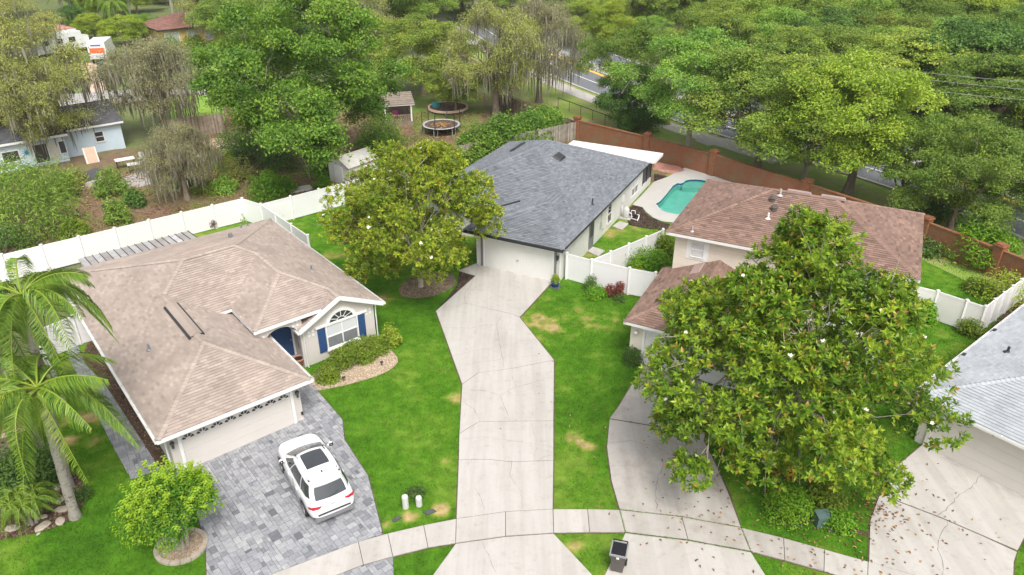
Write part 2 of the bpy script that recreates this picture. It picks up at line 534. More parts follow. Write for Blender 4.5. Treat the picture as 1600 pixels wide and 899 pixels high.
def groundmat(name, a, b, c3, s1=.25, s2=1.6, lo=.42, hi=.62):
    m, n, l, p = newmat(name)
    c = coords(n)
    t1, t2 = noise(n, l, s1, 7, .7, c), noise(n, l, s2, 6, .7, c)
    r1 = ramp(n, [(lo, (0, 0, 0)), (hi, (1, 1, 1))])
    l.new(t1.outputs[0], r1.inputs[0])
    r2 = ramp(n, [(.35, a), (.65, c3)])
    l.new(t2.outputs[0], r2.inputs[0])
    out = mixc(n, l, r2.outputs[0], b, r1.outputs[0])
    t3 = noise(n, l, 18, 4, .7, c)
    r3 = ramp(n, [(.3, (.7,) * 3), (.7, (1.25,) * 3)])
    l.new(t3.outputs[0], r3.inputs[0])
    out = mixc(n, l, out, r3.outputs[0], 1.0, 'MULTIPLY')
    l.new(out, p.inputs['Base Color'])
    p.inputs['Roughness'].default_value = .95
    bump(n, l, t3.outputs[0], .8, .03, p)
    return m
M['soil'] = groundmat('soil', (.15, .085, .055), (.16, .17, .05), (.24, .155, .10))
M['forest_floor'] = groundmat('forest_floor', (.09, .15, .04), (.17, .21, .06), (.15, .13, .07))
M['verge'] = groundmat('verge', (.22, .32, .04), (.32, .30, .12), (.18, .30, .035))
M['green_lawn'] = groundmat('green_lawn', (.20, .38, .03), (.26, .40, .05), (.17, .33, .03))
M['backyard_grass'] = groundmat('backyard_grass', (.12, .20, .025), (.22, .20, .07), (.10, .18, .02), .5, 2.2)
# ------------------------------------------------------------------ house frames (origin, heading) used for footprints too
HA = ((-14.409, 23.563), radians(39.42))
HB = ((-1.303, 43.329), radians(-26.1))
HC = ((8.58, 37.80), radians(-27.0))
HD = ((17.65, 26.47), radians(-51.0))
HF = ((-44.15, 62.18), radians(39.0))

def loc2w(h, a, b):
    (x, y), r = h
    return (x + a * cos(r) - b * sin(r), y + a * sin(r) + b * cos(r))

def wpoly(h, pts):
    return [loc2w(h, a, b) for a, b in pts]

# ------------------------------------------------------------------ ground
deck_hole = smooth2(GP([(1024, 319), (1030, 317), (1040, 306), (1055, 287), (1066, 288), (1072, 282), (1090, 281), (1106, 284), (1120, 298), (1090, 340), (1055, 336), (1036, 332), (1029, 325)]), 1, True)
_g = MB()
for x0, x1, y0, y1 in ((-900, 900, -300, 51), (-900, 9, 51, 61.8), (20, 900, 51, 61.8), (-900, 900, 61.8, 1500)):      # leaves the pool's pit open
    _g.add([(x0, y0, -.06), (x1, y0, -.06), (x1, y1, -.06), (x0, y1, -.06)], [(0, 1, 2, 3)])
_g.build('ground', M['forest_floor'], kind='structure')

def sheet(name, pts, z, mat, kind='structure'):
    return MB().prism(pts, -.05, z).build(name, mat, kind=kind)

# hardscape outlines (world metres)
driveB = GP([(770, 413), (866, 441), (858, 447), (812, 497), (866, 564), (864, 797), (713, 812), (722, 602), (681, 487), (743, 432), (716, 424), (757, 407)])
driveC = GP([(1006, 556), (1041, 573), (1115, 606), (1112, 640), (1100, 690), (1120, 730), (1140, 772), (1158, 826), (968, 798), (955, 752), (948, 700), (952, 668), (965, 638), (985, 605), (1003, 580)])
driveD = GP([(1442, 695), (1600, 773), (1690, 815), (1640, 820), (1600, 842), (1588, 862), (1584, 880), (1583, 905), (1357, 880), (1359, 815), (1376, 765), (1400, 730)])
pavA = GP([(240, 752), (280, 715), (450, 650), (468, 640), (452, 575), (470, 570), (497, 613), (535, 657), (538, 688), (575, 745), (598, 836), (560, 848), (424, 899), (372, 918), (324, 930), (322, 850), (310, 812), (300, 770)])
pathA = GP([(100, 540), (121, 537), (133, 570), (165, 603), (236, 712), (250, 735), (205, 750), (172, 690), (140, 625), (128, 600), (112, 570)])
walkTop = [(300, 945), (424, 899), (560, 848), (606, 835), (662, 822), (713, 812), (790, 801), (864, 797), (918, 797), (968, 798), (1065, 809), (1158, 826), (1224, 842), (1288, 860), (1356, 879), (1480, 915), (1600, 955)]
walkBot = [(340, 975), (455, 927), (568, 884), (614, 871), (669, 857), (712, 850), (790, 839), (865, 834), (921, 833), (977, 833), (1075, 845), (1173, 863), (1226, 877), (1287, 894), (1355, 914), (1470, 948), (1580, 990)]
apronB = GP([(712, 851), (790, 840), (865, 835), (925, 899), (935, 910), (928, 945), (640, 945), (677, 899)])
apronC = GP([(977, 834), (1075, 846), (1173, 864), (1195, 899), (1225, 940), (937, 945), (939, 912), (945, 899)])
apronD = GP([(1355, 915), (1470, 949), (1580, 991), (1560, 1040), (1370, 960)])
apronA = GP([(455, 928), (568, 885), (614, 872), (615, 899), (620, 950), (460, 990)])
walkpoly = GP(walkTop) + GP(walkBot)[::-1]
footA = wpoly(HA, [(.45, .5), (6.3, .5), (6.3, 5), (8.4, 5), (8.4, 4.5), (12.5, 4.5), (12.5, 18.5), (.45, 18.5)])
footB = wpoly(HB, [(-1.3, .4), (4.5, .4), (4.5, 20.4), (-7.2, 20.4), (-7.2, 4.2), (-1.3, 4.2)])
footC = wpoly(HC, [(.45, .45), (0, -5.5), (6, -5.5), (6, .45), (12.3, .45), (12.3, 8.9), (.45, 8.9)])
footD = wpoly(HD, [(.45, .45), (11, .45), (11, 16), (.45, 16)])
stonebed = smooth2(GP([(478, 596), (484, 612), (510, 609), (550, 600), (600, 585), (621, 570), (622, 560), (608, 545), (596, 530), (560, 540), (520, 565)]), 2, True)
palmbed = smooth2(GP([(-40, 770), (40, 735), (95, 730), (122, 742), (136, 770), (125, 800), (100, 820), (60, 832), (0, 845), (-50, 850)]), 2, True)
ringbed = [(-12.62 + .86 * cos(t), 20.22 + .78 * sin(t)) for t in np.linspace(0, 2 * pi, 28, endpoint=False)]
sidebed = GP([(128, 560), (165, 600), (236, 712), (252, 735), (262, 722), (240, 680), (180, 585), (140, 530)])
magbed = smooth2(GP([(622, 462), (645, 468), (685, 462), (712, 447), (712, 430), (690, 424), (650, 430), (625, 445)]), 2, True)
mulchB = GP([(680, 486), (742, 432), (718, 426), (714, 446), (700, 466)])
pooldeck = GP([(1125, 365), (1085, 353), (1050, 349), (1034, 347), (1020, 341), (1009, 332), (1004, 325), (988, 321), (1003, 306), (1022, 285), (1042, 278), (1070, 263), (1110, 275), (1150, 285), (1230, 305), (1260, 330), (1180, 360)])
poolbed = GP([(976, 333), (988, 321.5), (1003.5, 325), (1008, 333), (1019, 342), (1033, 348), (1047, 351), (1043, 358), (1033, 360), (1015, 358), (993, 354), (983, 352)])

streetline = GP([(60, 1090), (300, 1012), (460, 985), (640, 944), (780, 930), (930, 930), (1100, 934), (1225, 941), (1370, 965), (1570, 1045), (1800, 1160)])
streetpoly = streetline + [(16, 0), (-16, 0)]
hard = [streetpoly, driveB, driveC, driveD, pavA, pathA, walkpoly, apronB, apronC, apronD, apronA, footA, footB, footC, footD, stonebed, palmbed, ringbed, sidebed, mulchB, pooldeck]

# ---- lawn: fine grid whose 'tint' holds dry and bare patches
dry = [(845, 505, 2.2, .55), (880, 490, 2.0, .5), (930, 500, 1.6, .45), (830, 470, 1.4, .5), (895, 525, 1.0, .35), (905, 690, .75, .75), (890, 705, .5, .6), (710, 625, .6, .8), (705, 680, .5, .35), (694, 722, .35, .55), (712, 735, .3, .6),
       (875, 640, .5, .25), (890, 610, .9, .33), (888, 660, .7, .33), (930, 600, 1.2, .28), (900, 560, 1.0, .3), (940, 560, 1.3, .26), (760, 560, .01, .1), (665, 560, 1.4, .22), (690, 600, 1.0, .25), (640, 620, 1.5, .2), (690, 760, .8, .3), (640, 805, .45, .65), (605, 815, .4, .6), (690, 797, .4, .7), (670, 830, .35, .5), (900, 850, .8, .4), (120, 660, 1.1, .7), (100, 690, .8, .55), (150, 690, .8, .4), (140, 755, .5, .35),
       (560, 440, 1.2, .35), (520, 400, 1.5, .35), (600, 470, 1.2, .4), (560, 350, 1.5, .3), (1480, 520, 1.2, .3), (960, 365, 1.2, .4), (1000, 355, 1, .4), (920, 400, .8, .4), (1210, 800, 1.2, .25), (1150, 680, 1.6, .3), (1300, 740, 1.6, .25), (890, 570, 1.6, .25), (70, 560, 1.0, .5)]
dry = [(tuple(G(u, v)[:2]), r, a) for u, v, r, a in dry]

def _vn(P, scale, seed):
    g = np.random.default_rng(seed).random((64, 64))
    q = P / scale
    i = np.floor(q).astype(int); fr = q - i
    fr = fr * fr * fr * (fr * (fr * 6 - 15) + 10)
    a, b = g[i[:, 0] % 64, i[:, 1] % 64], g[(i[:, 0] + 1) % 64, i[:, 1] % 64]
    c, d = g[i[:, 0] % 64, (i[:, 1] + 1) % 64], g[(i[:, 0] + 1) % 64, (i[:, 1] + 1) % 64]
    return (a * (1 - fr[:, 0]) + b * fr[:, 0]) * (1 - fr[:, 1]) + (c * (1 - fr[:, 0]) + d * fr[:, 0]) * fr[:, 1]

def vnoise(P, scale, seed):
    out, amp, tot = 0, 1.0, 0
    for k in range(4):
        t = .7 + 1.13 * k + seed
        Q = np.stack([P[:, 0] * cos(t) - P[:, 1] * sin(t), P[:, 0] * sin(t) + P[:, 1] * cos(t)], 1) + 17.3 * k
        out = out + amp * _vn(Q, scale / 1.9 ** k, seed * 11 + k); tot += amp; amp *= .6
    return np.clip((out / tot - .5) * 1.5 + .5, 0, 1)

def lawn_tint(P):
    t = -.17 + .55 * vnoise(P, 4.6, 1) + .36 * vnoise(P, 1.2, 2) + .10 * vnoise(P, .35, 3)
    n = vnoise(P, .95, 4)
    for (c, r, a) in dry:
        d2 = ((P - np.array(c)) ** 2).sum(1) / r ** 2
        t = np.maximum(t, np.clip(a * 1.45 * np.exp(-d2 * .8) * (-.15 + 2.1 * n), 0, .95))
    t = t + np.clip((P[:, 1] - 38) * .012, 0, .14)
    return np.clip(t, 0, 1)

X0, X1, Y0, Y1, st_ = -26., 47., 7., 62., .25
st_ = .2
gx, gy = np.arange(X0, X1 + st_ / 2, st_), np.arange(Y0, Y1 + st_ / 2, st_)
ii, jj = np.meshgrid(np.arange(len(gx) - 1), np.arange(len(gy) - 1), indexing='ij')
ny = len(gy)
F = np.stack([ii * ny + jj, (ii + 1) * ny + jj, (ii + 1) * ny + jj + 1, ii * ny + jj + 1], -1).reshape(-1, 4)
xx, yy = np.meshgrid(gx, gy, indexing='ij')
V = np.stack([xx, yy, np.zeros_like(xx)], -1).reshape(-1, 3)
cen = V[F].mean(1)[:, :2]
keep = np.ones(len(F), bool)
poolhole = inset(deck_hole, -.3)
keep &= ~inside(cen, poolhole)
lawn = MB().add(V, F[keep]).build('lawn', M['lawn'], kind='structure')
lawn.data.attributes.remove(lawn.data.attributes['tint'])
lawn.data.attributes.new('tint', 'FLOAT', 'POINT').data.foreach_set('value', lawn_tint(V[:, :2]).astype(np.float32))

# ---- grass blades on the near lawns
def grass(n, box, seed, polys_out, h=(.03, .075)):
    r = np.random.default_rng(seed)
    P = np.stack([r.uniform(box[0], box[1], n), r.uniform(box[2], box[3], n)], 1)
    k = np.ones(n, bool)
    for p in polys_out:
        k &= ~inside(P, p)
    # inside the picture only (a margin round it)
    zc = P[:, 1] * cos(PITCH) + CAMH * sin(PITCH)
    k &= np.abs(P[:, 0]) < (.69 + .06) * zc
    P = P[k]; n = len(P)
    a = r.uniform(0, 2 * pi, n); w = r.uniform(.012, .024, n); hh = r.uniform(*h, n)
    lean = r.normal(0, .03, (n, 2))
    tt = lawn_tint(P)
    hh *= np.where(tt > .5, .5, 1)
    V = np.zeros((n, 3, 3))
    V[:, 0, 0] = P[:, 0] - w * np.cos(a); V[:, 0, 1] = P[:, 1] - w * np.sin(a)
    V[:, 1, 0] = P[:, 0] + w * np.cos(a); V[:, 1, 1] = P[:, 1] + w * np.sin(a)
    V[:, 2, 0] = P[:, 0] + lean[:, 0]; V[:, 2, 1] = P[:, 1] + lean[:, 1]
    V[:, 2, 2] = hh
    tt = np.clip(tt + r.normal(0, .09, n), 0, 1)
    return V.reshape(-1, 3), np.arange(3 * n).reshape(-1, 3), tt
g = MB()
outs = hard + [magbed, poolhole]
g.add(*grass(420000, (-26, 30, 15, 40), 11, outs))
g.add(*grass(60000, (-18, 36, 40, 60), 12, outs, (.05, .10)))
g.build('grass', M['grass'], kind='stuff')

# ---- soil, beds, verge
soil = [(-75, 20), (-50, 28), (-32.1, 42.25), (-20.04, 51.75), (-18.3, 50.65), (-13, 55.15), (-5.7, 63.9), (6.4, 71.3), (2, 80), (-4, 92), (-34, 86), (-36.5, 80), (-34.5, 70), (-60, 62), (-90, 60)]
sheet('yard_soil', soil, .012, M['soil'])
sheet('soil', GP([(870, 238), (905, 230), (1010, 250), (1060, 262), (1020, 285), (890, 250)]), .012, M['soil'])
def bed(name, pts, z, mat, cs, n, tint_rng=(0, 1), seed=1, dens_h=.02):
    """a bed: a low base with loose chips lying on it"""
    m = MB().prism(pts, -.05, z, .3)
    P0 = np.array(pts); lo, hi = P0.min(0), P0.max(0)
    r = np.random.default_rng(seed)
    P = r.uniform(lo, hi, (n * 3, 2)); P = P[inside(P, pts)][:n]; n = len(P)
    a = r.uniform(0, 2 * pi, n); s = r.uniform(.5, 1.2, n) * cs
    c = np.stack([P[:, 0], P[:, 1], np.full(n, z + .004)], 1)
    t = np.stack([np.cos(a), np.sin(a), r.normal(0, .25, n)], 1); b = np.stack([-np.sin(a), np.cos(a), r.normal(0, .25, n)], 1)
    up = np.array([0, 0, 1.])
    q = np.stack([c - t * s[:, None], c - b * s[:, None] * .6, c + t * s[:, None], c + b * s[:, None] * .6], 1)
    top = c + up * (s[:, None] * r.uniform(.4, .9, (n, 1)))
    V = np.concatenate([q, top[:, None]], 1).reshape(-1, 3)
    i = np.arange(n)[:, None] * 5
    F = np.concatenate([i + np.array([[0, 1, 4]]), i + np.array([[1, 2, 4]]), i + np.array([[2, 3, 4]]), i + np.array([[3, 0, 4]])])
    tt = r.uniform(*tint_rng, n)
    m.add(V, F, np.tile(tt, 4))
    return m.build(name, mat, kind='stuff')
bed('pebble_bed', stonebed, .03, M['pebble'], .05, 5000, seed=2)
bed('mulch_bed', palmbed, .03, M['mulch'], .06, 4000, seed=3)
bed('mulch_bed', sidebed, .03, M['mulch'], .06, 1800, seed=4)
bed('mulch_bed', magbed, .012, M['pale_mulch'], .05, 2500, seed=5)
bed('dark_mulch_bed', mulchB, .03, M['dark_mulch'], .05, 1500, (0, .8), seed=6)
bed('dark_mulch_bed', poolbed, .03, M['dark_mulch'], .06, 2500, (0, .9), seed=7)
bed('dark_mulch_bed', GP([(1022, 272), (1042, 276), (1022, 286)]), .03, M['dark_mulch'], .06, 300, (0, .8), seed=8)
bed('mulch_bed', GP([(1535, 525), (1600, 460), (1612, 470), (1535, 545)]), .02, M['mulch'], .05, 1200, seed=9)
bed('mulch_bed', GP([(1440, 860), (1200, 800), (1190, 790), (1240, 775), (1260, 800)]), .012, M['mulch'], .05, 200, seed=10)
sheet('backyard_grass', GP([(620, 170), (660, 140), (735, 140), (760, 170), (740, 205), (650, 208)]), .02, M['backyard_grass'])
sheet('backyard_grass', GP([(265, 150), (345, 150), (352, 190), (268, 192)]), .02, M['green_lawn'])
sheet('backyard_grass', GP([(282, 82), (340, 78), (350, 112), (290, 118)]), .02, M['green_lawn'])
sheet('garden_path', GP([(312, 222), (345, 214), (380, 225), (350, 245), (322, 250), (330, 232)]), .022, M['pebble'])
sheet('dirt_path', GP([(298, 226), (318, 222), (332, 240), (316, 262), (330, 290), (300, 280), (305, 250)]), .017, M['dark_mulch'])
sheet('patio', GP([(192, 278), (240, 262), (262, 280), (215, 294)]), .017, M['pale_road'])
sheet('patio', GP([(120, 276), (150, 262), (168, 268), (140, 284)]), .022, M['cover'])

# ---- far roads and paths behind the brick wall
def ribbon(name, line, o0, o1, z, mat):
    line = smooth2(line, 2)
    L, R = [], []
    for i, p in enumerate(line):
        a, b = line[max(0, i - 1)], line[min(len(line) - 1, i + 1)]
        d = hypot(b[0] - a[0], b[1] - a[1])
        nx, ny_ = -(b[1] - a[1]) / d, (b[0] - a[0]) / d
        L.append((p[0] + nx * o0, p[1] + ny_ * o0)); R.append((p[0] + nx * o1, p[1] + ny_ * o1))
    m = MB()
    n = len(L)
    V = [(x, y, z) for x, y in L] + [(x, y, z) for x, y in R] + [(x, y, -.05) for x, y in L] + [(x, y, -.05) for x, y in R]
    for i in range(n - 1):
        m.add([V[i], V[i + 1], V[n + i + 1], V[n + i]], [(0, 1, 2, 3)])
        m.add([V[i], V[2 * n + i], V[2 * n + i + 1], V[i + 1]], [(0, 1, 2, 3)])
        m.add([V[n + i], V[n + i + 1], V[3 * n + i + 1], V[3 * n + i]], [(0, 1, 2, 3)])
    return m.build(name, mat, kind='structure')
kerb = [(46, 25), (36.7, 48.5), (32, 58.4), (26.2, 66.5), (19.6, 75.6), (11.5, 88), (4, 103), (-4, 124), (-12, 150)]
ribbon('verge', kerb, 0.2, 9.5, .004, M['verge'])
ribbon('arterial_road', kerb, -15.0, .0, .01, M['asphalt'])
ribbon('kerb', kerb, -.02, .32, .13, M['concrete'])
ribbon('pavement', kerb[3:], .9, 3.1, .03, M['concrete'])
ribbon('pavement', [(18.5, 70.8), (20.5, 71.8), (23.5, 70.0)], -1.0, 1.0, .036, M['concrete'])
ribbon('median_kerb', kerb, -6.3, -5.7, .03, M['yellow_paint'])
ribbon('median_kerb', kerb, -8.6, -6.35, .12, M['pale_road'])
ribbon('lane_line', kerb, -3.1, -2.95, .016, M['white_trim'])
ribbon('lane_line', kerb, -14.6, -14.45, .016, M['white_trim'])
ribbon('side_road', [tuple(G(-60, 190)[:2]), tuple(G(90, 158)[:2]), tuple(G(170, 152)[:2]), tuple(G(260, 145)[:2]), tuple(G(330, 150)[:2]), tuple(G(420, 140)[:2])], -3.2, 3.2, .016, M['pale_road'])
sheet('side_driveway', GP([(122, 100), (150, 98), (168, 145), (140, 148)]), .012, M['peach'])
ribbon('street', streetline, 0, -14, .024, M['asphalt'])
ribbon('street_kerb', streetline, .22, -.1, .06, M['concrete'])

# ------------------------------------------------------------------ concrete driveways: panels with open joints, cracks as thin strips
def crack(px, w, parent, z, seed):
    r = np.random.default_rng(seed)
    pts = interp(GP(px), .18)
    m = MB(); L, R = [], []
    for i, p in enumerate(pts):
        a, b = pts[max(0, i - 1)], pts[min(len(pts) - 1, i + 1)]
        d = hypot(b[0] - a[0], b[1] - a[1]) + 1e-6
        n = (-(b[1] - a[1]) / d, (b[0] - a[0]) / d)
        j = r.normal(0, .022); ww = w * r.uniform(.25, .95) * (.35 if i in (0, len(pts) - 1) else 1)
        L.append((p[0] + n[0] * (j + ww), p[1] + n[1] * (j + ww), z)); R.append((p[0] + n[0] * (j - ww), p[1] + n[1] * (j - ww), z))
    n = len(L)
    m.add(L + R, np.array([(i, n + i, n + i + 1, i + 1) for i in range(n - 1)]))
    return m.build('crack', M['crack'], parent)

def drive(name, label, outline, panels, cracks, mat, zt=.05, group=None):
    root = thing(name, label, 'driveway', (0, 0, 0), 0, group)
    MB().prism(inset(outline, .03), -.05, zt - .022).build('joint_filler', M['joint'], root)
    MB().prism(inset(outline, -.045), -.05, .016).build('soil_edge', M['soil_edge'], root)
    for p in panels:
        MB().prism(inset(GP(p), .016), -.05, zt).build('panel', mat, root)
    for i, (c, w) in enumerate(cracks):
        crack(c, w, root, zt + .003, 31 + i + len(panels))
    return root

J1 = [(681, 487), (727, 475), (800, 492), (812, 497)]
J2 = [(722, 602), (747, 584), (800, 577), (866, 564)]
J3 = [(717.5, 679), (749, 660), (865, 659)]
J4 = [(716.5, 720), (760, 719), (800, 723), (865, 721)]
drive('driveway', 'long pale concrete driveway with angled bend and many cracks leading to the grey roofed house', driveB, [
    [(770, 413), (866, 441), (858, 447), (812, 497), (800, 492), (727, 475), (681, 487), (743, 432), (716, 424), (757, 407)],
    J1 + [(866, 564), (800, 577), (747, 584), (722, 602)],
    J2 + [(865, 659), (749, 660), (717.5, 679)],
    J3 + [(865, 721), (800, 723), (760, 719), (716.5, 720)],
    J4 + [(864, 797), (790, 801), (713, 812)]],
    [([(727, 475), (725, 462), (735, 448), (741, 432)], .012), ([(783, 495), (776, 508), (780, 535), (785, 560), (788, 577)], .014), ([(690, 513), (735, 514), (775, 507)], .009),
     ([(700, 560), (745, 548), (783, 545)], .008), ([(725, 610), (760, 612), (782, 620), (800, 608), (830, 600), (865, 590)], .011), ([(782, 620), (790, 640), (797, 659)], .012), ([(722, 628), (740, 640), (750, 660)], .010),
     ([(800, 588), (806, 604), (803, 612)], .009), ([(722, 688), (755, 684), (800, 690), (864, 700)], .006), ([(800, 720), (797, 745), (815, 770), (817, 797)], .010), ([(732, 721), (732, 732)], .009), ([(742, 760), (752, 780), (756, 800)], .009), ([(840, 723), (848, 716), (864, 713)], .009), ([(716, 452), (760, 455), (800, 448), (840, 455)], .006),
     ([(735, 570), (800, 560), (860, 556)], .006), ([(730, 640), (724, 655)], .007), ([(830, 660), (838, 690), (835, 721)], .006)], M['concrete'])
drive('driveway', 'curving leaf stained concrete driveway running under the big magnolia at the brown roofed house', driveC, [
    [(1006, 556), (1041, 573), (1115, 606), (1112, 640), (1104, 668), (1030, 668), (952, 655), (965, 638), (985, 605), (1003, 580)],
    [(952, 656), (1030, 669), (1104, 669), (1100, 690), (1116, 722), (1138, 772), (1158, 826), (1065, 809), (968, 798), (955, 752), (948, 700)]],
    [([(1042, 722), (1028, 745), (1024, 770), (1026, 800)], .018), ([(950, 695), (985, 690), (1015, 697), (1045, 708)], .011), ([(952, 730), (985, 728), (1010, 737), (1026, 742)], .008), ([(1060, 700), (1042, 722)], .012)], M['concrete_dirty'])
JD = [(1425, 793), (1470, 811), (1530, 837), (1590, 863)]
drive('driveway', 'wide concrete driveway scattered with dry leaves in front of the pale roofed garage', driveD, [
    [(1442, 695), (1600, 773), (1690, 815), (1640, 820), (1600, 842), (1590, 862), (1530, 836), (1470, 810), (1402, 784), (1381, 757), (1400, 730)],
    [(1402, 785), (1470, 811), (1530, 837), (1589, 864), (1584, 880), (1583, 905), (1480, 915), (1357, 880), (1359, 815), (1376, 768), (1381, 759)]],
    [([(1534, 742), (1515, 765), (1495, 778), (1480, 795), (1465, 808)], .018), ([(1480, 817), (1468, 838), (1464, 860), (1473, 880), (1472, 905)], .014), ([(1478, 761), (1500, 774)], .008)], M['concrete'])
for nm, lb, pl, ck in (('driveway_apron', 'flared concrete apron of the long central driveway at the bottom edge', apronB, [([(753, 848), (765, 875), (775, 899)], .011)]),
                       ('driveway_apron', 'concrete apron beside the wheelie bin below the curving driveway', apronC, []),
                       ('driveway_apron', 'concrete apron sliver at the bottom right below the leaf scattered driveway', apronD, [])):
    t = thing(nm, lb, 'driveway apron')
    MB().prism(inset(pl, .012), -.05, .045).build('panel', M['concrete'], t)
    for i, (c, w) in enumerate(ck):
        crack(c, w, t, .048, 90 + i)

sw = thing('sidewalk', 'curved concrete sidewalk of square slabs crossing the foreground', 'sidewalk')
for i in range(len(walkTop) - 1):
    q = GP([walkTop[i], walkTop[i + 1], walkBot[i + 1], walkBot[i]])
    MB().prism(inset(q, .013), -.05, .05).build('slab', M['concrete_dirty'] if i in (8, 9, 10, 11, 12) else M['concrete'], sw)
MB().prism(inset(walkpoly, .03), -.05, .025).build('joint_filler', M['joint'], sw)
MB().prism(inset(walkpoly, -.04), -.05, .012).build('soil_edge', M['soil_edge'], sw)
# grass tufts that grow out of the open joints
def weeds(lines, n, seed):
    r = np.random.default_rng(seed)
    P = np.concatenate([np.array(interp(GP(l), .03)) for l in lines])
    P = P[r.integers(0, len(P), n)] + r.normal(0, .022, (n, 2))
    V = np.zeros((n, 3, 3)); a = r.uniform(0, 6.28, n)
    for k, s in ((0, -1), (1, 1)):
        V[:, k, 0] = P[:, 0] + s * .012 * np.cos(a); V[:, k, 1] = P[:, 1] + s * .012 * np.sin(a); V[:, k, 2] = .03
    V[:, 2, :2] = P + r.normal(0, .025, (n, 2)); V[:, 2, 2] = r.uniform(.06, .09, n)
    return V.reshape(-1, 3), np.arange(3 * n).reshape(-1, 3), r.uniform(0, .75, n)
MB().add(*weeds([[(968, 798), (1065, 809), (1158, 826)], [(1158, 826), (1173, 863)], [(968, 798), (977, 833)], [(977, 834), (1075, 846), (1173, 864)]], 2600, 5)).build('joint_weeds', M['grass'], kind='stuff')

# ------------------------------------------------------------------ grey paver driveway and path
def pavers(outlines, rot, mod, seed, org):
    r = np.random.default_rng(seed)
    c, s = cos(rot), sin(rot)
    loc = [[((x - org[0]) * c + (y - org[1]) * s, -(x - org[0]) * s + (y - org[1]) * c) for x, y in o] for o in outlines]
    out = []
    for L in loc:
        A = np.array(L); lo = np.floor(A.min(0) / mod).astype(int); hi = np.ceil(A.max(0) / mod).astype(int)
        nx, ny_ = hi - lo + 3
        occ = np.zeros((nx + 3, ny_ + 3), bool)
        for j in range(ny_):
            for i in range(nx):
                if occ[i, j]:
                    continue
                opts = [(3, 2), (2, 2), (2, 2), (2, 3), (3, 2), (1, 2), (2, 1)]
                r.shuffle(opts)
                for w, h in list(opts) + [(1, 1)]:
                    if not occ[i:i + w, j:j + h].any():
                        break
                occ[i:i + w, j:j + h] = True
                gp = .006
                x0, y0 = (lo[0] + i) * mod + gp, (lo[1] + j) * mod + gp
                x1, y1 = x0 + w * mod - 2 * gp, y0 + h * mod - 2 * gp
                q = [(x0, y0), (x1, y0), (x1, y1), (x0, y1)]
                if not inside(np.array(q), L).all():
                    q = clip(L, q)
                    if len(q) < 3 or abs(sum(q[k - 1][0] * q[k][1] - q[k][0] * q[k - 1][1] for k in range(len(q)))) < .006:
                        continue
                out.append(([(org[0] + x * c - y * s, org[1] + x * s + y * c) for x, y in q], min(1, max(0, r.beta(5, 3.6) + (-.36 if r.random() < .07 else 0)))))
    return out
pv = pavers([pavA, apronA], HA[1], .128, 3, HA[0])
pv.sort(key=lambda q: hypot(q[0][0][0], q[0][0][1]) if 200 < 1 else q[0][0][1])
pd = thing('paver_driveway', 'grey mixed tone paver driveway under the white car', 'driveway')
MB().prism(inset(pavA, .01), -.05, .028).build('sand_bed', M['joint'], pd)
MB().prism(inset(apronA, .01), -.05, .028).build('sand_bed', M['joint'], pd)
def put_paver(m, q, t, k):
    z = .052 + .004 * ((k * 37) % 7 - 3) / 3
    m.prism(q, .02, z, t)
vis = [q for q in pv if q[0][0][1] > 16.2]
rest = [q for q in pv if q[0][0][1] <= 16.2]
for k, (q, t) in enumerate(vis[:298]):
    m = MB(); put_paver(m, q, t, k); m.build('paver', M['paver'], pd)
m = MB()
for k, (q, t) in enumerate(vis[298:] + rest):
    put_paver(m, q, t, k)
m.build('pavers', M['paver'], pd, kind='stuff')
MB().prism(inset(pavA, -.05), -.05, .014).build('soil_edge', M['soil_edge'], pd)
pp = thing('paver_path', 'grey paver path along the left side of the tan roofed house', 'path')
MB().prism(inset(pathA, .01), -.05, .026).build('sand_bed', M['joint'], pp)
for k, (q, t) in enumerate(pavers([pathA], radians(33), .15, 9, HA[0])[:298]):
    m = MB(); put_paver(m, q, t * .8, k); m.build('paver', M['paver'], pp)

# ------------------------------------------------------------------ pool
def ringmesh(outer, inner, z, zb, name, mat, kind=None, parent=None):
    bm = bmesh.new()
    E_ = []
    for loop in (outer, inner):
        vs = [bm.verts.new((x, y, z)) for x, y in loop]
        E_ += [bm.edges.new((vs[i - 1], vs[i])) for i in range(len(vs))]
    bmesh.ops.triangle_fill(bm, use_beauty=True, use_dissolve=False, edges=E_)
    for f in list(bm.faces):
        c = f.calc_center_median()
        if inside(np.array([[c.x, c.y]]), inner)[0]:
            bm.faces.remove(f)
    for f in bm.faces:
        if f.normal.z < 0:
            f.normal_flip()
    me = bpy.data.meshes.new(name); bm.to_mesh(me); bm.free()
    me.materials.append(mat)
    o = link(name, me, parent, kind)
    m = MB()
    for loop, s in ((outer, 1), (inner, 1)):
        for i in range(len(loop)):
            a, b = loop[i - 1], loop[i]
            m.add([(a[0], a[1], z), (b[0], b[1], z), (b[0], b[1], zb), (a[0], a[1], zb)], [(0, 1, 2, 3)])
    return o, m
o, m = ringmesh(pooldeck, deck_hole, .06, -.1, 'pool_deck', M['deck'], 'structure')
pool = thing('swimming_pool', 'freeform swimming pool with clear turquoise water behind the brown roofed house', 'pool')
cop = inset(deck_hole, -.28)
o, m = ringmesh(cop, deck_hole, .075, .03, 'coping', M['deck'], None, pool)
m = MB(); n = len(deck_hole)
for i in range(n):
    a, b = deck_hole[i - 1], deck_hole[i]
    m.add([(a[0], a[1], .075), (b[0], b[1], .075), (b[0], b[1], -1.4), (a[0], a[1], -1.4)], [(3, 2, 1, 0)])
m.add([(x, y, -1.4) for x, y in deck_hole], [tuple(range(n))])
m.build('shell', M['pool_shell'], pool)
st = GP([(1069, 283), (1090, 279), (1112, 284), (1120, 292), (1100, 291), (1080, 291), (1066, 290)])
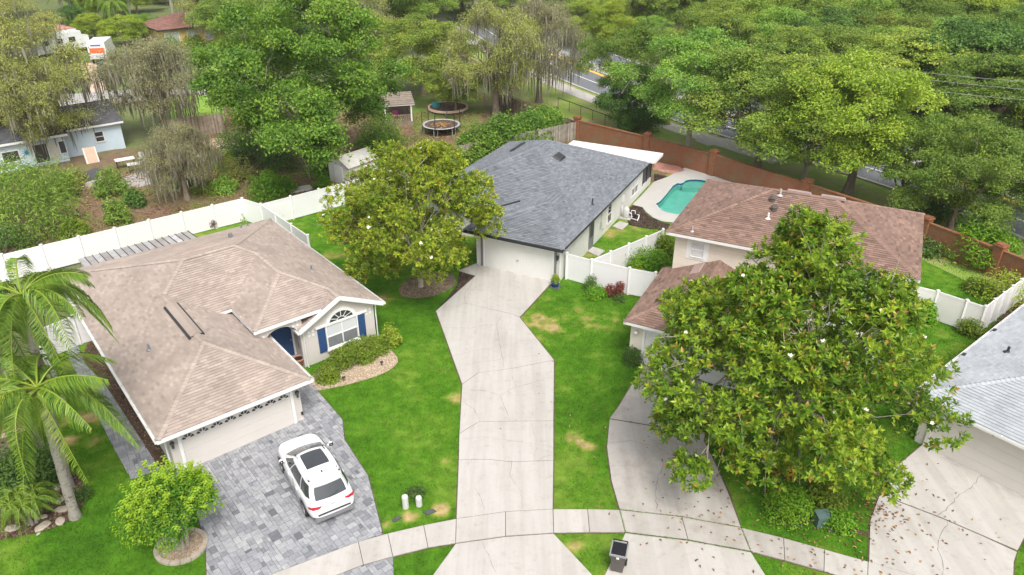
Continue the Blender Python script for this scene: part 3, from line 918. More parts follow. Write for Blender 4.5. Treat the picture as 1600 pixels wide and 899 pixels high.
MB().prism(clip(deck_hole, st if sum(st[i-1][0]*st[i][1]-st[i][0]*st[i-1][1] for i in range(len(st))) > 0 else st[::-1]), -1.4, -.45).build('step', M['pool_shell'], pool)
MB().add([(x, y, -.09) for x, y in inset(deck_hole, .002)], [tuple(range(n))]).build('water', M['water'], pool)
tl = []
for i in range(n):
    a, b = deck_hole[i - 1], deck_hole[i]
    tl.append(((a[0], a[1]), (b[0], b[1])))
ins = inset(deck_hole, .012)
m = MB()
for i in range(len(ins)):
    a, b = ins[i - 1], ins[i]
    m.add([(a[0], a[1], .03), (b[0], b[1], .03), (b[0], b[1], -.16), (a[0], a[1], -.16)], [(3, 2, 1, 0)])
m.build('tile_band', M['navy'], pool)
rp = thing('paver_patio', 'square of reddish concrete pavers by the brick wall behind the pool', 'patio')
q = GP([(1024, 254), (1062, 262), (1070, 268), (1050, 273), (1020, 266)])
for k, (pq, t) in enumerate(pavers([q], HB[1], .62, 4, HB[0])[:60]):
    MB().prism(pq, -.05, .075, t).build('paver', M['red_paver'], rp)
for px, lb in (([(957, 355), (968, 347), (982, 351), (972, 361)], 'concrete pad beside the pool pump'), ([(918, 394), (926, 387), (945, 393), (935, 402)], 'concrete step pad outside the dark side door of the grey roofed house')):
    tag(MB().prism(GP(px), -.05, .08).build('concrete_pad', M['concrete']), lb, 'concrete pad')
# ------------------------------------------------------------------ roofs made of real shingle courses
def shingles(mb, poly3, exposure=.145, tab=.30, seed=0, lift=.026):
    """poly3: planar roof facet (list of 3-D points). Adds one tilted tab per shingle."""
    P = np.array(poly3, float)
    n = np.zeros(3)
    for i in range(len(P)):
        n += np.cross(P[i - 1], P[i])
    n /= np.linalg.norm(n)
    if n[2] < 0:
        n = -n; P = P[::-1]
    u = np.cross([0, 0, 1.], n); u /= np.linalg.norm(u)
    v = np.cross(n, u)
    o = P[0]
    L = [((p - o) @ u, (p - o) @ v) for p in P]
    A = np.array(L); lo, hi = A.min(0), A.max(0)
    r = np.random.default_rng(seed)
    nr = int((hi[1] - lo[1]) / exposure) + 2
    # one underlay facet
    mb.add(P, [tuple(range(len(P)))], .3)
    Vs, Fs, Ts, k = [], [], [], 0
    for j in range(nr):
        y0 = lo[1] + j * exposure; y1 = y0 + exposure
        off = (j % 2) * tab * .5 + r.uniform(-.03, .03)
        xs = np.arange(lo[0] - tab + off, hi[0] + tab, tab)
        if not len(xs):
            continue
        C = np.stack([np.stack([xs, np.full_like(xs, y0)], -1), np.stack([xs + tab, np.full_like(xs, y0)], -1), np.stack([xs + tab, np.full_like(xs, y1)], -1), np.stack([xs, np.full_like(xs, y1)], -1)], 1)
        ins = inside(C.reshape(-1, 2), L).reshape(-1, 4)
        cand = ins.all(1)
        for i in range(len(xs)):
            q = [(xs[i] + .004, y0), (xs[i] + tab - .004, y0), (xs[i] + tab - .004, y1), (xs[i] + .004, y1)]
            if not cand[i]:
                if not ins[i].any():
                    cx = (xs[i] + tab / 2, (y0 + y1) / 2)
                    if not inside(np.array([cx]), L)[0] and not ins[max(0, i - 1):i + 2].any():
                        continue
                q = clip(L, q)
                if len(q) < 3:
                    continue
            t = float(np.clip(r.normal(.5, .2) + (.22 if r.random() < .18 else 0), 0, 1))
            h = lift * r.uniform(.8, 1.2)
            top = [o + u * x + v * y + n * (.003 + h * (1 - (y - y0) / exposure)) for x, y in q]
            Vs += top; m = len(q)
            Fs.append(tuple(range(k, k + m))); Ts.append(t); k += m
            lowe = [a for a in range(m) if abs(q[a][1] - y0) < 1e-6]
            if len(lowe) == 2:
                a, b = lowe
                Vs += [o + u * q[a][0] + v * q[a][1], o + u * q[b][0] + v * q[b][1]]
                i0 = k - m
                f = (i0 + a, k, k + 1, i0 + b) if q[a][0] < q[b][0] else (i0 + b, k + 1, k, i0 + a)
                Fs.append(f[::-1]); Ts.append(t * .8); k += 2
    if Fs:
        mb.add(Vs, Fs, np.array(Ts))

def ridge_caps(mb, a, b, w=.15, seed=0, step=.19):
    a, b = np.array(a, float), np.array(b, float)
    r = np.random.default_rng(seed)
    L = np.linalg.norm(b - a); n = max(2, int(L / step))
    d = (b - a) / L
    s = np.cross(d, [0, 0, 1.]); s /= np.linalg.norm(s) + 1e-9
    up = np.cross(s, d)
    for i in range(n):
        p, q = a + d * L * i / n, a + d * (L * (i + 1.12) / n)
        V = [p - s * w - up * w * .22 + up * .03, p + up * .055, p + s * w - up * w * .22 + up * .03, q - s * w - up * w * .22 + up * .012, q + up * .035, q + s * w - up * w * .22 + up * .012]
        mb.add(V, [(0, 1, 4, 3), (1, 2, 5, 4), (0, 2, 1)], float(np.clip(r.normal(.68, .16), 0, 1)))

def roof(parent, facets, caps, mat, seed, deckmat, exposure=.145, tab=.30, capw=.15, name='roof'):
    dk = MB()
    for f in facets:
        dk.add([(x, y, z - .02) for x, y, z in f], [tuple(range(len(f)))])
        dk.add([(x, y, z - .10) for x, y, z in f], [tuple(range(len(f)))[::-1]])
    rf = dk.build(name, deckmat, parent)
    m = MB()
    for i, f in enumerate(facets):
        shingles(m, f, exposure, tab, seed + i)
    m.build('shingles', mat, rf, kind='stuff')
    if caps:
        m = MB()
        for i, (a, b) in enumerate(caps):
            ridge_caps(m, a, b, capw, seed + 50 + i)
        m.build('ridge_caps', mat, rf, kind='stuff')
    return rf

def fascia(parent, a, b, mat, h=.16, t=.04, gut=True, gmat=None, drop=.02):
    """fascia board below an eave edge a-b (outside on the right hand going a to b) and a half-open gutter on it"""
    a, b = Vector(a), Vector(b)
    d = (b - a).normalized(); s = Vector((d.y, -d.x, 0)).normalized()
    up = Vector((0, 0, 1))
    m = MB()
    def bar(o0, o1, z0, z1, ea=0, eb=0):
        P = []
        for z in (z0, z1):
            for p, o in ((a - d * ea, o0), (b + d * eb, o0), (b + d * eb, o1), (a - d * ea, o1)):
                P.append(p + s * o + up * z)
        m.add([tuple(p) for p in P], [(0, 1, 2, 3), (7, 6, 5, 4), (0, 4, 5, 1), (1, 5, 6, 2), (2, 6, 7, 3), (3, 7, 4, 0)])
    bar(-.03, .012, -h - drop, -drop)
    m.build('fascia', mat, parent)
    if gut:
        m = MB()
        bar(.014, .13, -.135, -.12, .05, .05); bar(.115, .13, -.12, -.012, .05, .05)
        k = int((b - a).length / 1.2)
        for i in range(1, k):
            p = a + (b - a) * i / k
            q = [p + d * e + s * o + up * z for z in (-.03, -.015) for e, o in ((-.02, .012), (.02, .012), (.02, .13), (-.02, .13))]
            m.add([tuple(x) for x in q], [(0, 3, 2, 1), (4, 5, 6, 7), (0, 1, 5, 4), (2, 3, 7, 6)])
        m.build('gutter', gmat or mat, parent)

def soffit(parent, pts, z, mat):
    MB().add([(x, y, z) for x, y in pts], [tuple(range(len(pts)))]).build('soffit', mat, parent)

def wallprism(parent, pts, z1, mat, z0=-.1, name='wall'):
    return MB().prism(pts, z0, z1).build(name, mat, parent)

class Face:
    """a wall face in a house frame: u along it, w out of it, z up"""
    def __init__(s, org, ang):
        s.o, s.a = org, ang
    def __call__(s, u, w, z):
        c, t = cos(s.a), sin(s.a)
        return (s.o[0] + u * c + w * t, s.o[1] + u * t - w * c, z)

def fbox(name, face, u0, u1, w0, w1, z0, z1, mat, parent, tint=.5):
    return MB().box(u0, u1, w1, w0, z0, z1, tint, fr=lambda x, y, z: face(x, y, z)).build(name, mat, parent)

def window(face, u0, u1, z0, z1, parent, trim='white_trim', pane='glass', cols=1, rows=2, tw=.10, trimw=.0, name='window', blind=True):
    """a window with casing, sashes, panes: the window's frame is the part, panes are sub-parts"""
    m = MB()
    bx = lambda a, b, c, d, e, f: m.box(a, b, d, c, e, f, fr=lambda x, y, z: face(x, y, z))
    bx(u0 - tw, u0, 0.001, .06, z0 - tw, z1 + tw); bx(u1, u1 + tw, 0.001, .06, z0 - tw, z1 + tw)
    bx(u0, u1, 0.001, .058, z1, z1 + tw); bx(u0, u1, 0.001, .075, z0 - tw, z0)
    cw, ch = (u1 - u0) / cols, (z1 - z0) / rows
    for i in range(1, cols):
        bx(u0 + i * cw - .03, u0 + i * cw + .03, .001, .05, z0, z1)
    for j in range(1, rows):
        for i in range(cols):
            bx(u0 + i * cw + (.03 if i else 0), u0 + (i + 1) * cw - (.03 if i < cols - 1 else 0), .001, .045, z0 + j * ch - .03, z0 + j * ch + .03)
    w = m.build(name, M[trim], parent)
    for i in range(cols):
        for j in range(rows):
            a, b = u0 + i * cw + .02, u0 + (i + 1) * cw - .02
            c, d = z0 + j * ch + .02, z0 + (j + 1) * ch - .02
            pm = pane if not (blind and pane == 'glass') else ('blind' if j == rows - 1 else 'screened')
            MB().add([face(a, .02, c), face(b, .02, c), face(b, .02, d), face(a, .02, d)], [(0, 1, 2, 3)]).build('pane', M[pm], w)
    return w

def garage_door(face, u0, u1, z1, parent, mat='door_paint', fans=8, trim='white_trim', sects=4, grooves=True):
    d = MB().box(u0, u1, .012, .002, -.02, z1, fr=lambda x, y, z: face(x, y, z)).build('garage_door', M[mat], parent)
    h = z1 / sects
    for j in range(sects):
        z0_, z1_ = j * h + .004, (j + 1) * h - .004
        s = MB().box(u0 + .01, u1 - .01, .024, .012, z0_, z1_, fr=lambda x, y, z: face(x, y, z)).build('section', M[mat], d)
        if fans == 0 and grooves:
            pass
    for t in range(4 if fans == 0 and grooves else 0):
        pass
    if fans:
        w = (u1 - u0) / fans
        for i in range(fans):
            m = MB(); cx = u0 + (i + .5) * w; zc = z1 - h * .86; R = min(w * .46, .27)
            # sunburst lite: three wedges of a half fan, turned left and right in turn
            for k in range(4):
                a0, a1 = radians(8 + 43 * k), radians(8 + 43 * k + 33)
                r0, r1 = R * .42, R * (1.0 if k in (1, 2) else .98)
                pts = [(cx + r * cos(a) * 1.0, zc + r * sin(a) * .92) for r, a in ((r0, a0), (r1, a0), (r1 * 1.0, (a0 + a1) / 2), (r1, a1), (r0, a1))]
                m.add([face(x, .028, z) for x, z in pts], [tuple(range(5))])
            m.build('fan_lite', M['glass'], d)
    tr = MB()
    for a, b, c, e in ((u0 - .14, u0, 0, z1), (u1, u1 + .14, 0, z1), (u0 - .14, u1 + .14, z1, z1 + .14)):
        tr.box(a, b, .075, .002, c, e, fr=lambda x, y, z: face(x, y, z))
    tr.build('door_frame', M[trim], parent)
    return d

def lamp(face, u, z, parent, mat='black_metal'):
    m = MB()
    c = face(u, .14, z)
    m.box(u - .05, u + .05, .03, .001, z - .08, z + .12, fr=lambda x, y, q: face(x, y, q))
    m.box(u - .015, u + .015, .15, .03, z + .12, z + .15, fr=lambda x, y, q: face(x, y, q))
    m.lathe([(0.0, .24), (.03, .22), (.10, .14), (.09, .12)], c, 8)
    m.lathe([(.05, -.14), (.06, -.12), (.0, -.16)][::-1], c, 8)
    o = m.build('wall_lamp', M[mat], parent)
    MB().lathe([(.05, -.13), (.08, .12)], c, 6).build('lantern_glass', M['glass'], o)

def vent_pipe(parent, p, h=.3, r=.05, mat='grey_trim'):
    MB().lathe([(r * 3, 0), (r * 1.2, .08), (r, .1), (r, h), (0, h)], p, 8).build('vent_pipe', M[mat], parent)

def offridge_vent(parent, c, along, up, w, l, h, mat):
    """low box vent lying on a roof facet: c centre, along/up unit vectors"""
    a, u = np.array(along), np.array(up); n = np.cross(a, u)
    if n[2] < 0: n = -n
    c = np.array(c)
    V = [c + a * x * w / 2 + u * y * l / 2 + n * z for z, s in ((0, 1), (h, .8)) for x, y in ((-s, -s), (s, -s), (s, s), (-s, s))]
    MB().add(V, [(0, 3, 2, 1), (4, 5, 6, 7), (0, 1, 5, 4), (1, 2, 6, 5), (2, 3, 7, 6), (3, 0, 4, 7)]).build('roof_vent', M[mat], parent)

# ================================================================== HOUSE A (tan roof, left)
hA = thing('house', 'tan roofed single storey house with navy door, arched window and two car garage', 'house', (*HA[0], 0), HA[1])
Lb, wg, bF, wt, wlA, bW, zE, s, cA, dA, bgA, s2, s3 = 18.9, 6.754, 5.724, 12.97, 4.49, 2.843, 2.40, .505, 1.50, 2.457, 4.095, .31, .49
mA = s2 * (Lb - bF) / (s + s2); m3 = mA * s / s3
q = (wt - wlA) * s3 / (s + s3)
P1 = (mA, bF + mA, zE + s * mA); P3 = (wt - m3, bF + mA, zE + s * mA)
Gp = (wg / 2, wg / 2, zE + s * wg / 2); P2 = (wg / 2, bF + wg / 2, zE + s * wg / 2)
Q = (wlA + q, bF + q, zE + s * q); W2 = (wlA + q, bW + q, zE + s * q)
BL, FL, FR, BR = (0, Lb, zE), (0, 0, zE), (wg, 0, zE), (wt, Lb, zE)
zc_ = zE + s * cA
FW, FG, EL = (wlA + cA, bF + cA, zc_), (wg - cA, bF + cA, zc_), (wlA + cA, bW + cA, zc_)
ga = wt - dA; gz = zE + s3 * dA; gl_ = ga - s3 * dA / s; gb2 = bW + s3 * dA / s
vx = gl_ + cA            # where the gable's left slope reaches the raised entry eave
facA = [[BL, FL, Gp, P2, P1], [FL, FR, Gp], [FR, (wg, bF + cA + .05, zE), (wg - cA, bF + cA + .05, zE + s * cA), P2, Gp],
        [P1, P3, Q, FW, FG, P2], [Q, W2, EL, FW], [W2, EL, (vx, bW + cA, zc_), (ga, gb2, gz)],
        [(wt, bgA, zE), BR, P3, Q, W2, (ga, gb2, gz), (ga, bgA, gz)], [BL, P1, P3, BR],
        [(gl_, bgA, zE), (ga, bgA, gz), (ga, gb2, gz), (vx, bW + cA, zc_ - .002), (gl_, bW + cA + .3, zE)]]
capsA = [(FL, Gp), (FR, Gp), (Gp, P2), (P2, P1), (BL, P1), (P1, P3), (P3, Q), (BR, P3), (Q, W2), (EL, W2), ((ga, gb2, gz), W2), ((ga, bgA, gz), (ga, gb2, gz))]
rA = roof(hA, facA, capsA, M['shingle_tan'], 100, M['deck_tan'])
fascia(hA, FL, FR, M['white_trim']); fascia(hA, BL, FL, M['white_trim'])
fascia(hA, FR, (wg, bW + cA + .9, zE), M['white_trim'])
fascia(hA, (wt, bgA, zE), BR, M['white_trim'])
fascia(hA, EL, (vx, bW + cA, zc_), M['white_trim'], .2, gut=True)
fascia(hA, FW, EL, M['white_trim'], .2, gut=False)
fascia(hA, FG, FW, M['white_trim'], .16, gut=False)
# gable rakes
for nm, a, b in (('rake', (gl_, bgA, zE), (ga, bgA, gz)), ('rake', (ga, bgA, gz), (wt, bgA, zE))):
    m = MB()
    V = [(x, bgA - .03 + dy, z + dz) for dy in (0, .10) for x, z, dz in ((a[0], a[2], -.2), (b[0], b[2], -.2), (b[0], b[2], .03), (a[0], a[2], .03))]
    m.add(V, [(0, 1, 2, 3), (7, 6, 5, 4), (3, 2, 6, 7), (1, 0, 4, 5)]).build(nm, M['white_trim'], hA)
fascia(hA, (gl_, bgA + 1.2, zE), (gl_, bgA, zE), M['white_trim'], .14)
# walls
WA = [(.45, .45), (6.3, .45), (6.3, 5.9), (8.45, 5.9), (8.45, 4.45), (12.55, 4.45), (12.55, 18.45), (.45, 18.45)]
wallprism(hA, WA, 2.3, M['stucco_grey'])
m = MB()   # gable end above the window
m.prism([(8.45, 4.45), (12.55, 4.45), (12.55, 4.7), (8.45, 4.7)], 2.3, 2.302)
m.add([(8.3, 4.449, 2.3), (12.7, 4.449, 2.3), (ga, 4.449, gz - .1)], [(0, 1, 2)])
m.add([(8.3, 4.449, 2.3), (ga, 4.449, gz - .1), (ga, 6, gz - .1), (8.3, 6, 2.3)], [(0, 1, 2, 3)])
m.build('gable_wall', M['stucco_grey'], hA)
# recessed entry: header with an arch, side cheeks
m = MB(); arch = [(7.28 + .98 * cos(t), 1.95 + .85 * sin(t)) for t in np.linspace(0, pi, 15)]
pts = [(8.45, 1.95)] + [(8.45, zc_ - .05), (6.0, zc_ - .05), (6.0, 1.95)]
V = [(x, 4.44, z) for x, z in pts + arch[::-1]]; 
m.add(V, [tuple(range(len(V)))[::-1]])
V2 = [(x, 4.60, z) for x, z in arch]; V1 = [(x, 4.44, z) for x, z in arch]
m.add(V1 + V2, np.array([(i, i + 1, 15 + i + 1, 15 + i) for i in range(14)]))
m.add([(x, 4.60, z) for x, z in pts + arch[::-1]], [tuple(range(len(V)))])
m.build('entry_arch', M['stucco_grey'], hA)
MB().box(8.27, 8.447, 4.44, 4.60, -.05, 2.0).build('pilaster', M['stucco_grey'], hA)
MB().box(6.0, 8.45, 5.895, 6.2, 2.2, 3.2).build('entry_wall', M['stucco_grey'], hA)
MB().box(6.3, 8.45, 4.6, 5.9, -.05, .07).build('porch_slab', M['concrete'], hA)
fE = Face((0, 5.9), 0)
dr = fbox('front_door', fE, 7.05, 8.35, .002, .07, .07, 2.12, M['navy'], hA)
for i in range(2):
    for z0_, z1_ in ((.25, .9), (1.05, 1.55), (1.65, 2.0)):
        fbox('door_panel', fE, 7.15 + i * .6, 7.62 + i * .6, .07, .085, z0_, z1_, M['navy'], dr)
MB().lathe([(.0, .03), (.03, .02), (.035, 0), (.03, -.02), (0, -.03)], fE(8.25, .11, 1.05), 8).build('handle', M['galv'], dr)
fbox('door_frame', fE, 6.93, 7.05, .002, .09, .07, 2.24, M['white_trim'], hA); fbox('door_frame', fE, 8.35, 8.448, .002, .09, .07, 2.24, M['white_trim'], hA)
fbox('door_frame', fE, 7.05, 8.35, .002, .09, 2.12, 2.24, M['white_trim'], hA)
tw_ = MB().add([fE(x, .03, z) for x, z in ((7.0, 2.3), (8.4, 2.3), (8.4, 2.62), (7.6, 2.75))], [(0, 1, 2, 3)]).build('transom_window', M['glass'], hA)
for x in (7.55, 7.95):
    fbox('muntin', fE, x - .025, x + .025, .03, .05, 2.3, 2.7, M['white_trim'], tw_)
MB().box(8.6 - .18, 8.449, 5.15, 5.4, .7, 2.0).build('wall_decoration', M['galv'], hA)
# arched window with navy shutters
fG = Face((0, 4.45), 0)
wA = window(fG, 9.72, 11.46, .62, 1.95, hA, cols=2, rows=2, tw=.07)
m = MB()
cx, cz, R = 10.6, 2.02, .72
ar = lambda R, n=17: [(cx + R * cos(t), cz + R * .82 * sin(t)) for t in np.linspace(0, pi, n)]
o_, i_ = ar(R + .17), ar(R - .02)
V = [fG(x, .07, z) for x, z in o_] + [fG(x, .07, z) for x, z in i_] + [fG(x, 0, z) for x, z in o_] + [fG(x, 0.0, z) for x, z in i_]
m.add(V, np.array([(k, k + 1, 18 + k, 17 + k) for k in range(16)] + [(k, 34 + k, 35 + k, k + 1) for k in range(16)] + [(17 + k, 18 + k, 52 + k, 51 + k) for k in range(16)]))
m.box(9.1, 12.1, .08, .001, 1.99, 2.09, fr=lambda x, y, z: fG(x, y, z))
for k in range(1, 6):
    t = pi * k / 6
    a = np.array([cx + .2 * cos(t), cz + .05 + .2 * .82 * sin(t)]); b = np.array([cx + R * cos(t), cz + R * .82 * sin(t)])
    nn = np.array([-(b - a)[1], (b - a)[0]]); nn = nn / np.linalg.norm(nn) * .018
    m.add([fG(*(a + nn), 0)[:2] + (0,)] if 0 else [fG(p[0], .05, p[1]) for p in (a + nn, a - nn, b - nn, b + nn)], [(0, 1, 2, 3)])
ri = ar(.24, 9); ro = ar(.28, 9)
m.add([fG(x, .05, z + .04) for x, z in ro + ri], np.array([(k, k + 1, 10 + k, 9 + k) for k in range(8)]))
fan = m.build('arched_window', M['white_trim'], hA)
pn = ar(R - .02)
MB().add([fG(x, .025, z) for x, z in pn], [tuple(range(17))]).build('pane', M['glass'], fan)
for u0 in (9.2, 11.54):
    sh = fbox('shutter', fG, u0, u0 + .42, .002, .05, .5, 1.93, M['navy'], hA)
    for k in range(11):
        fbox('slat', fG, u0 + .05, u0 + .37, .05, .062, .6 + k * .115, .67 + k * .115, M['navy'], sh)
fbox('window_sill', fG, 9.6, 11.55, .002, .12, .46, .54, M['white_trim'], hA)
# small raised square accents
for u, z in ((8.85, 1.85), (12.2, 1.95)):
    for dx in (-.11, .11):
        for dz in (-.11, .11):
            fbox('accent_tile', fG, u + dx - .06, u + dx + .06, .001, .03, z + dz - .06, z + dz + .06, M['white_trim'], hA)
fH = Face((0, 4.44), 0)
for u in (6.3, 8.1):
    for dx in (-.11, .11):
        for dz in (-.11, .11):
            fbox('accent_tile', fH, u + dx - .06, u + dx + .06, .001, .03, 2.75 + dz - .06 - (.0 if u > 7 else .25), 2.75 + dz + .06 - (.0 if u > 7 else .25), M['white_trim'], hA)
# garage front
fF = Face((0, .45), 0)
garage_door(fF, .92, 5.80, 2.02, hA, 'door_paint', 8)
for u in (.62, 6.12):
    for dx in (-.11, .11):
        for dz in (-.1, .1):
            fbox('accent_tile', fF, u + dx - .055, u + dx + .055, .001, .03, 2.1 + dz - .055, 2.1 + dz + .055, M['white_trim'], hA)
lamp(fF, .55, 1.62, hA); lamp(fF, 6.13, 1.62, hA)
fbox('electric_outlet', fF, 6.2, 6.29, .001, .06, .35, .5, M['black_metal'], hA)
# downspouts
for p in ((.3, .38), (8.42, 4.38), (12.62, 4.36), (.36, 18.3)):
    z0_ = zE - .13
    MB().tube([(p[0], p[1] - .05, z0_), (p[0], p[1], z0_ - .25), (p[0], p[1], .1), (p[0], p[1] - .12, .03)], .035, 4).build('downspout', M['white_trim'], hA)
# vents on the roof
sl = np.array([cos(math.atan(s)), 0, sin(math.atan(s))])
for x, y in ((1.55, 5.8),):
    vent_pipe(rA, (x, y, zE + s * x + .02), .32)
MB().box(8.7, 8.95, 14.25, 14.5, zE + s2 * (Lb - 14.4) - .05, zE + s2 * (Lb - 14.4) + .3, taper=.3).build('roof_vent', M['grey_trim'], rA)
vent_pipe(rA, (10.9, 8.1, zE + s3 * (wt - 10.9)), .3); vent_pipe(rA, (11.1, 17.9, zE + .31), .35); vent_pipe(rA, (10.6, 17.7, zE + .35), .3)
m = MB()
for x0, x1 in ((3.0, 3.09), (3.62, 3.72)):
    zz = lambda x: zE + s * (x if x < wg / 2 else wg - x)
    m.add([(x0, 4.2, zz(x0) + .02), (x1, 4.2, zz(x1) + .02), (x1, 7.9, zz(x1) + .02), (x0, 7.9, zz(x0) + .02), (x0, 4.2, zz(x0) + .10), (x1, 4.2, zz(x1) + .10), (x1, 7.9, zz(x1) + .10), (x0, 7.9, zz(x0) + .10)], [(4, 5, 6, 7), (0, 1, 5, 4), (1, 2, 6, 5), (2, 3, 7, 6), (3, 0, 4, 7)])
m.build('ridge_vent_edge', M['dark_trim'], rA)
m = MB(); zr = zE + s * wg / 2
m.add([(3.09, 4.2, zr - .02 + .0), (3.375, 4.2, zr + .12), (3.62, 4.2, zr - .0), (3.09, 7.9, zr - .02), (3.375, 7.9, zr + .12), (3.62, 7.9, zr)], [(0, 1, 4, 3), (1, 2, 5, 4), (0, 2, 1)])
m.build('ridge_vent', M['shingle_tan'], rA)
offridge_vent(rA, (6.5, 12.6, zE + s2 * (Lb - 12.6) + .02), (1, 0, 0), (0, cos(atan(s2)), -sin(atan(s2))), 2.4, .35, .09, 'deck_tan')
# corrugated patio roof behind
pr = thing('patio_cover', 'rust streaked corrugated metal patio roof behind the tan roofed house', 'patio roof', (*HA[0], 0), HA[1])
for i in range(16):
    x0 = 1.55 + i * .415
    za, zb = 2.33, 2.12
    m = MB(); t = random.random()
    m.add([(x0, 19.0, za), (x0 + .36, 19.0, za), (x0 + .36, 21.05, zb), (x0, 21.05, zb), (x0, 19.0, za - .02), (x0 + .36, 19.0, za - .02), (x0 + .36, 21.05, zb - .02), (x0, 21.05, zb - .02)], [(0, 1, 2, 3), (4, 7, 6, 5), (2, 6, 7, 3), (0, 4, 5, 1)], t)
    m.build('roof_panel', M['galv'], pr)
    m = MB().add([(x0 + .36, 19.0, za), (x0 + .3875, 19.0, za + .07), (x0 + .415, 19.0, za), (x0 + .36, 21.05, zb), (x0 + .3875, 21.05, zb + .07), (x0 + .415, 21.05, zb)], [(0, 1, 4, 3), (1, 2, 5, 4), (5, 3, 4)])
    m.build('roof_rib', M['rib'], pr)
for x in (1.7, 4.9, 8.0):
    MB().box(x - .05, x + .05, 20.85, 20.95, 0, 2.1).build('post', M['white_trim'], pr)
MB().box(1.55, 8.2, 20.83, 20.97, 1.98, 2.08).build('beam', M['white_trim'], pr)

# ================================================================== HOUSE B (grey roof, centre)
hB = thing('house', 'grey shingle roofed white house with a plain garage door and flat white lanai roof', 'house', (*HB[0], 0), HB[1])
zB, sB = 2.56, .44
aR, aL, bB0, bB1, wL = 4.93, -7.72, 3.75, 18.15, -2.1
hw = (aR - aL) / 2; pk = zB + sB * hw
T1, T2 = (aR - hw, bB0 + hw, pk), (aR - hw, bB1 - hw, pk)
wx = 2.15; wz = zB + sB * (aR - wx); wb = 4.1; sf = (wz - zB) / wb; swl = (wz - zB) / (wx - wL)
vb = bB0 + (wz - zB) / sB
Wp, Wv = (wx, wb, wz), (wx, vb, wz)
facB = [[(aR, 0, zB), (aR, bB1, zB), T2, T1, Wv, Wp], [(wL, 0, zB), (aR, 0, zB), Wp], [(wL, 0, zB), Wp, Wv, (wL, bB0, zB)],
        [(aL, bB0, zB), (wL, bB0, zB), Wv, T1], [(aL, bB1, zB), (aL, bB0, zB), T1, T2], [(aR, bB1, zB), (aL, bB1, zB), T2]]
# keep facets planar: main front plane meets the wing in a valley
capsB = [((aR, 0, zB), Wp), ((wL, 0, zB), Wp), (Wp, Wv), (Wv, T1), ((aL, bB0, zB), T1), (T1, T2), ((aL, bB1, zB), T2), ((aR, bB1, zB), T2)]
rB = roof(hB, facB, capsB, M['shingle_grey'], 300, M['deck_grey'], .15, .32)
fascia(hB, (wL, 0, zB), (aR, 0, zB), M['dark_trim'], .2, gmat=M['dark_trim']); fascia(hB, (aR, 0, zB), (aR, bB1, zB), M['dark_trim'], .14, gut=False)
fascia(hB, (aL, bB0, zB), (wL, bB0, zB), M['dark_trim'], .2, gmat=M['dark_trim']); fascia(hB, (aL, bB1, zB), (aL, bB0, zB), M['dark_trim'], .14, gut=False)
fascia(hB, (aR, bB1, zB), (aL, bB1, zB), M['dark_trim'], .14, gut=False); fascia(hB, (wL, bB0, zB), (wL, 0, zB), M['dark_trim'], .14, gut=False)
WB = [(-1.35, .4), (4.55, .4), (4.55, 17.8), (-7.3, 17.8), (-7.3, 4.2), (-1.35, 4.2)]
wallprism(hB, WB, 2.5, M['stucco_white'])
soffit(hB, [(-1.35, .4), (-1.35, 0), (4.9, 0), (4.9, 18), (4.55, 18), (4.55, .4)], 2.47, M['white_trim'])
soffit(hB, [(-7.6, 4.2), (-7.6, 3.8), (-1.35, 3.8), (-1.35, 4.2)], 2.47, M['white_trim'])
fB = Face((0, .4), 0)
gdB = garage_door(fB, -.72, 4.12, 2.12, hB, 'door_white', 0, 'white_trim', 1)
for i in range(24):
    u = -.70 + i * .2
    MB().box(u + .004, u + .192, .034, .024, .02, 2.1, fr=lambda x, y, z: fB(x, y, z)).build('board', M['door_white'], gdB)
fbox('door_handle', fB, 1.6, 1.75, .06, .1, .95, 1.02, M['galv'], gdB)
for u in (-.98, 4.24):
    fbox('trim_board', fB, u, u + .16, .08, .10, 0, 2.3, M['grey_trim'], hB)
fbox('trim_board', fB, -.98, 4.4, .08, .102, 2.3, 2.45, M['grey_trim'], hB)
lamp(fB, 4.46, 1.75, hB)
MB().tube([(4.62, .33, 2.4), (4.62, .35, .05)], .04, 4).build('downspout', M['white_trim'], hB)
fR = Face((4.55, 0), pi / 2)
dB = fbox('side_door', fR, 5.62, 6.5, .002, .05, .0, 2.1, M['grey_trim'], hB)
fbox('door_glass', fR, 5.75, 6.37, .05, .056, .9, 1.95, M['screen'], dB)
window(fR, 9.35, 10.15, .55, 1.95, hB, cols=1, rows=2, tw=.08, blind=False)
window(fR, 14.9, 16.5, .7, 1.95, hB, cols=2, rows=2, tw=.08)
for i in range(42):      # board siding battens
    u = .5 + i * .41
    if u < 17.6 and not (5.5 < u < 6.6 or 9.2 < u < 10.3 or 14.75 < u < 16.65):
        fbox('siding_batten', fR, u, u + .035, .001, .010, .05, 2.45, M['stucco_white'], hB)
em = fbox('electric_meter', fR, 7.8, 8.0, .001, .12, .9, 1.3, M['galv'], hB)
MB().tube([(4.6, 7.9, 1.3), (4.6, 7.9, 2.45)], .025, 6).build('conduit', M['galv'], em)
fbox('breaker_box', fR, 12.6, 12.95, .001, .1, 1.1, 1.6, M['white_trim'], hB)
fbox('electric_outlet', fR, 8.25, 8.4, .001, .08, .5, .7, M['galv'], hB)
offridge_vent(rB, (-.15, 10.4, zB + sB * (10.4 - bB0) + .02) if 10.4 < T1[1] else (0.2, 10.4, zB + sB * (aR - .2) + .03), (0, 1, 0), (cos(atan(sB)), 0, -sin(atan(sB))), 1.1, .7, .14, 'dark_trim')
offridge_vent(rB, (-4.3, 12.8, zB + sB * (-4.3 - aL) + .03), (0, 1, 0), (cos(atan(sB)), 0, sin(atan(sB))), 2.4, .4, .12, 'dark_trim')
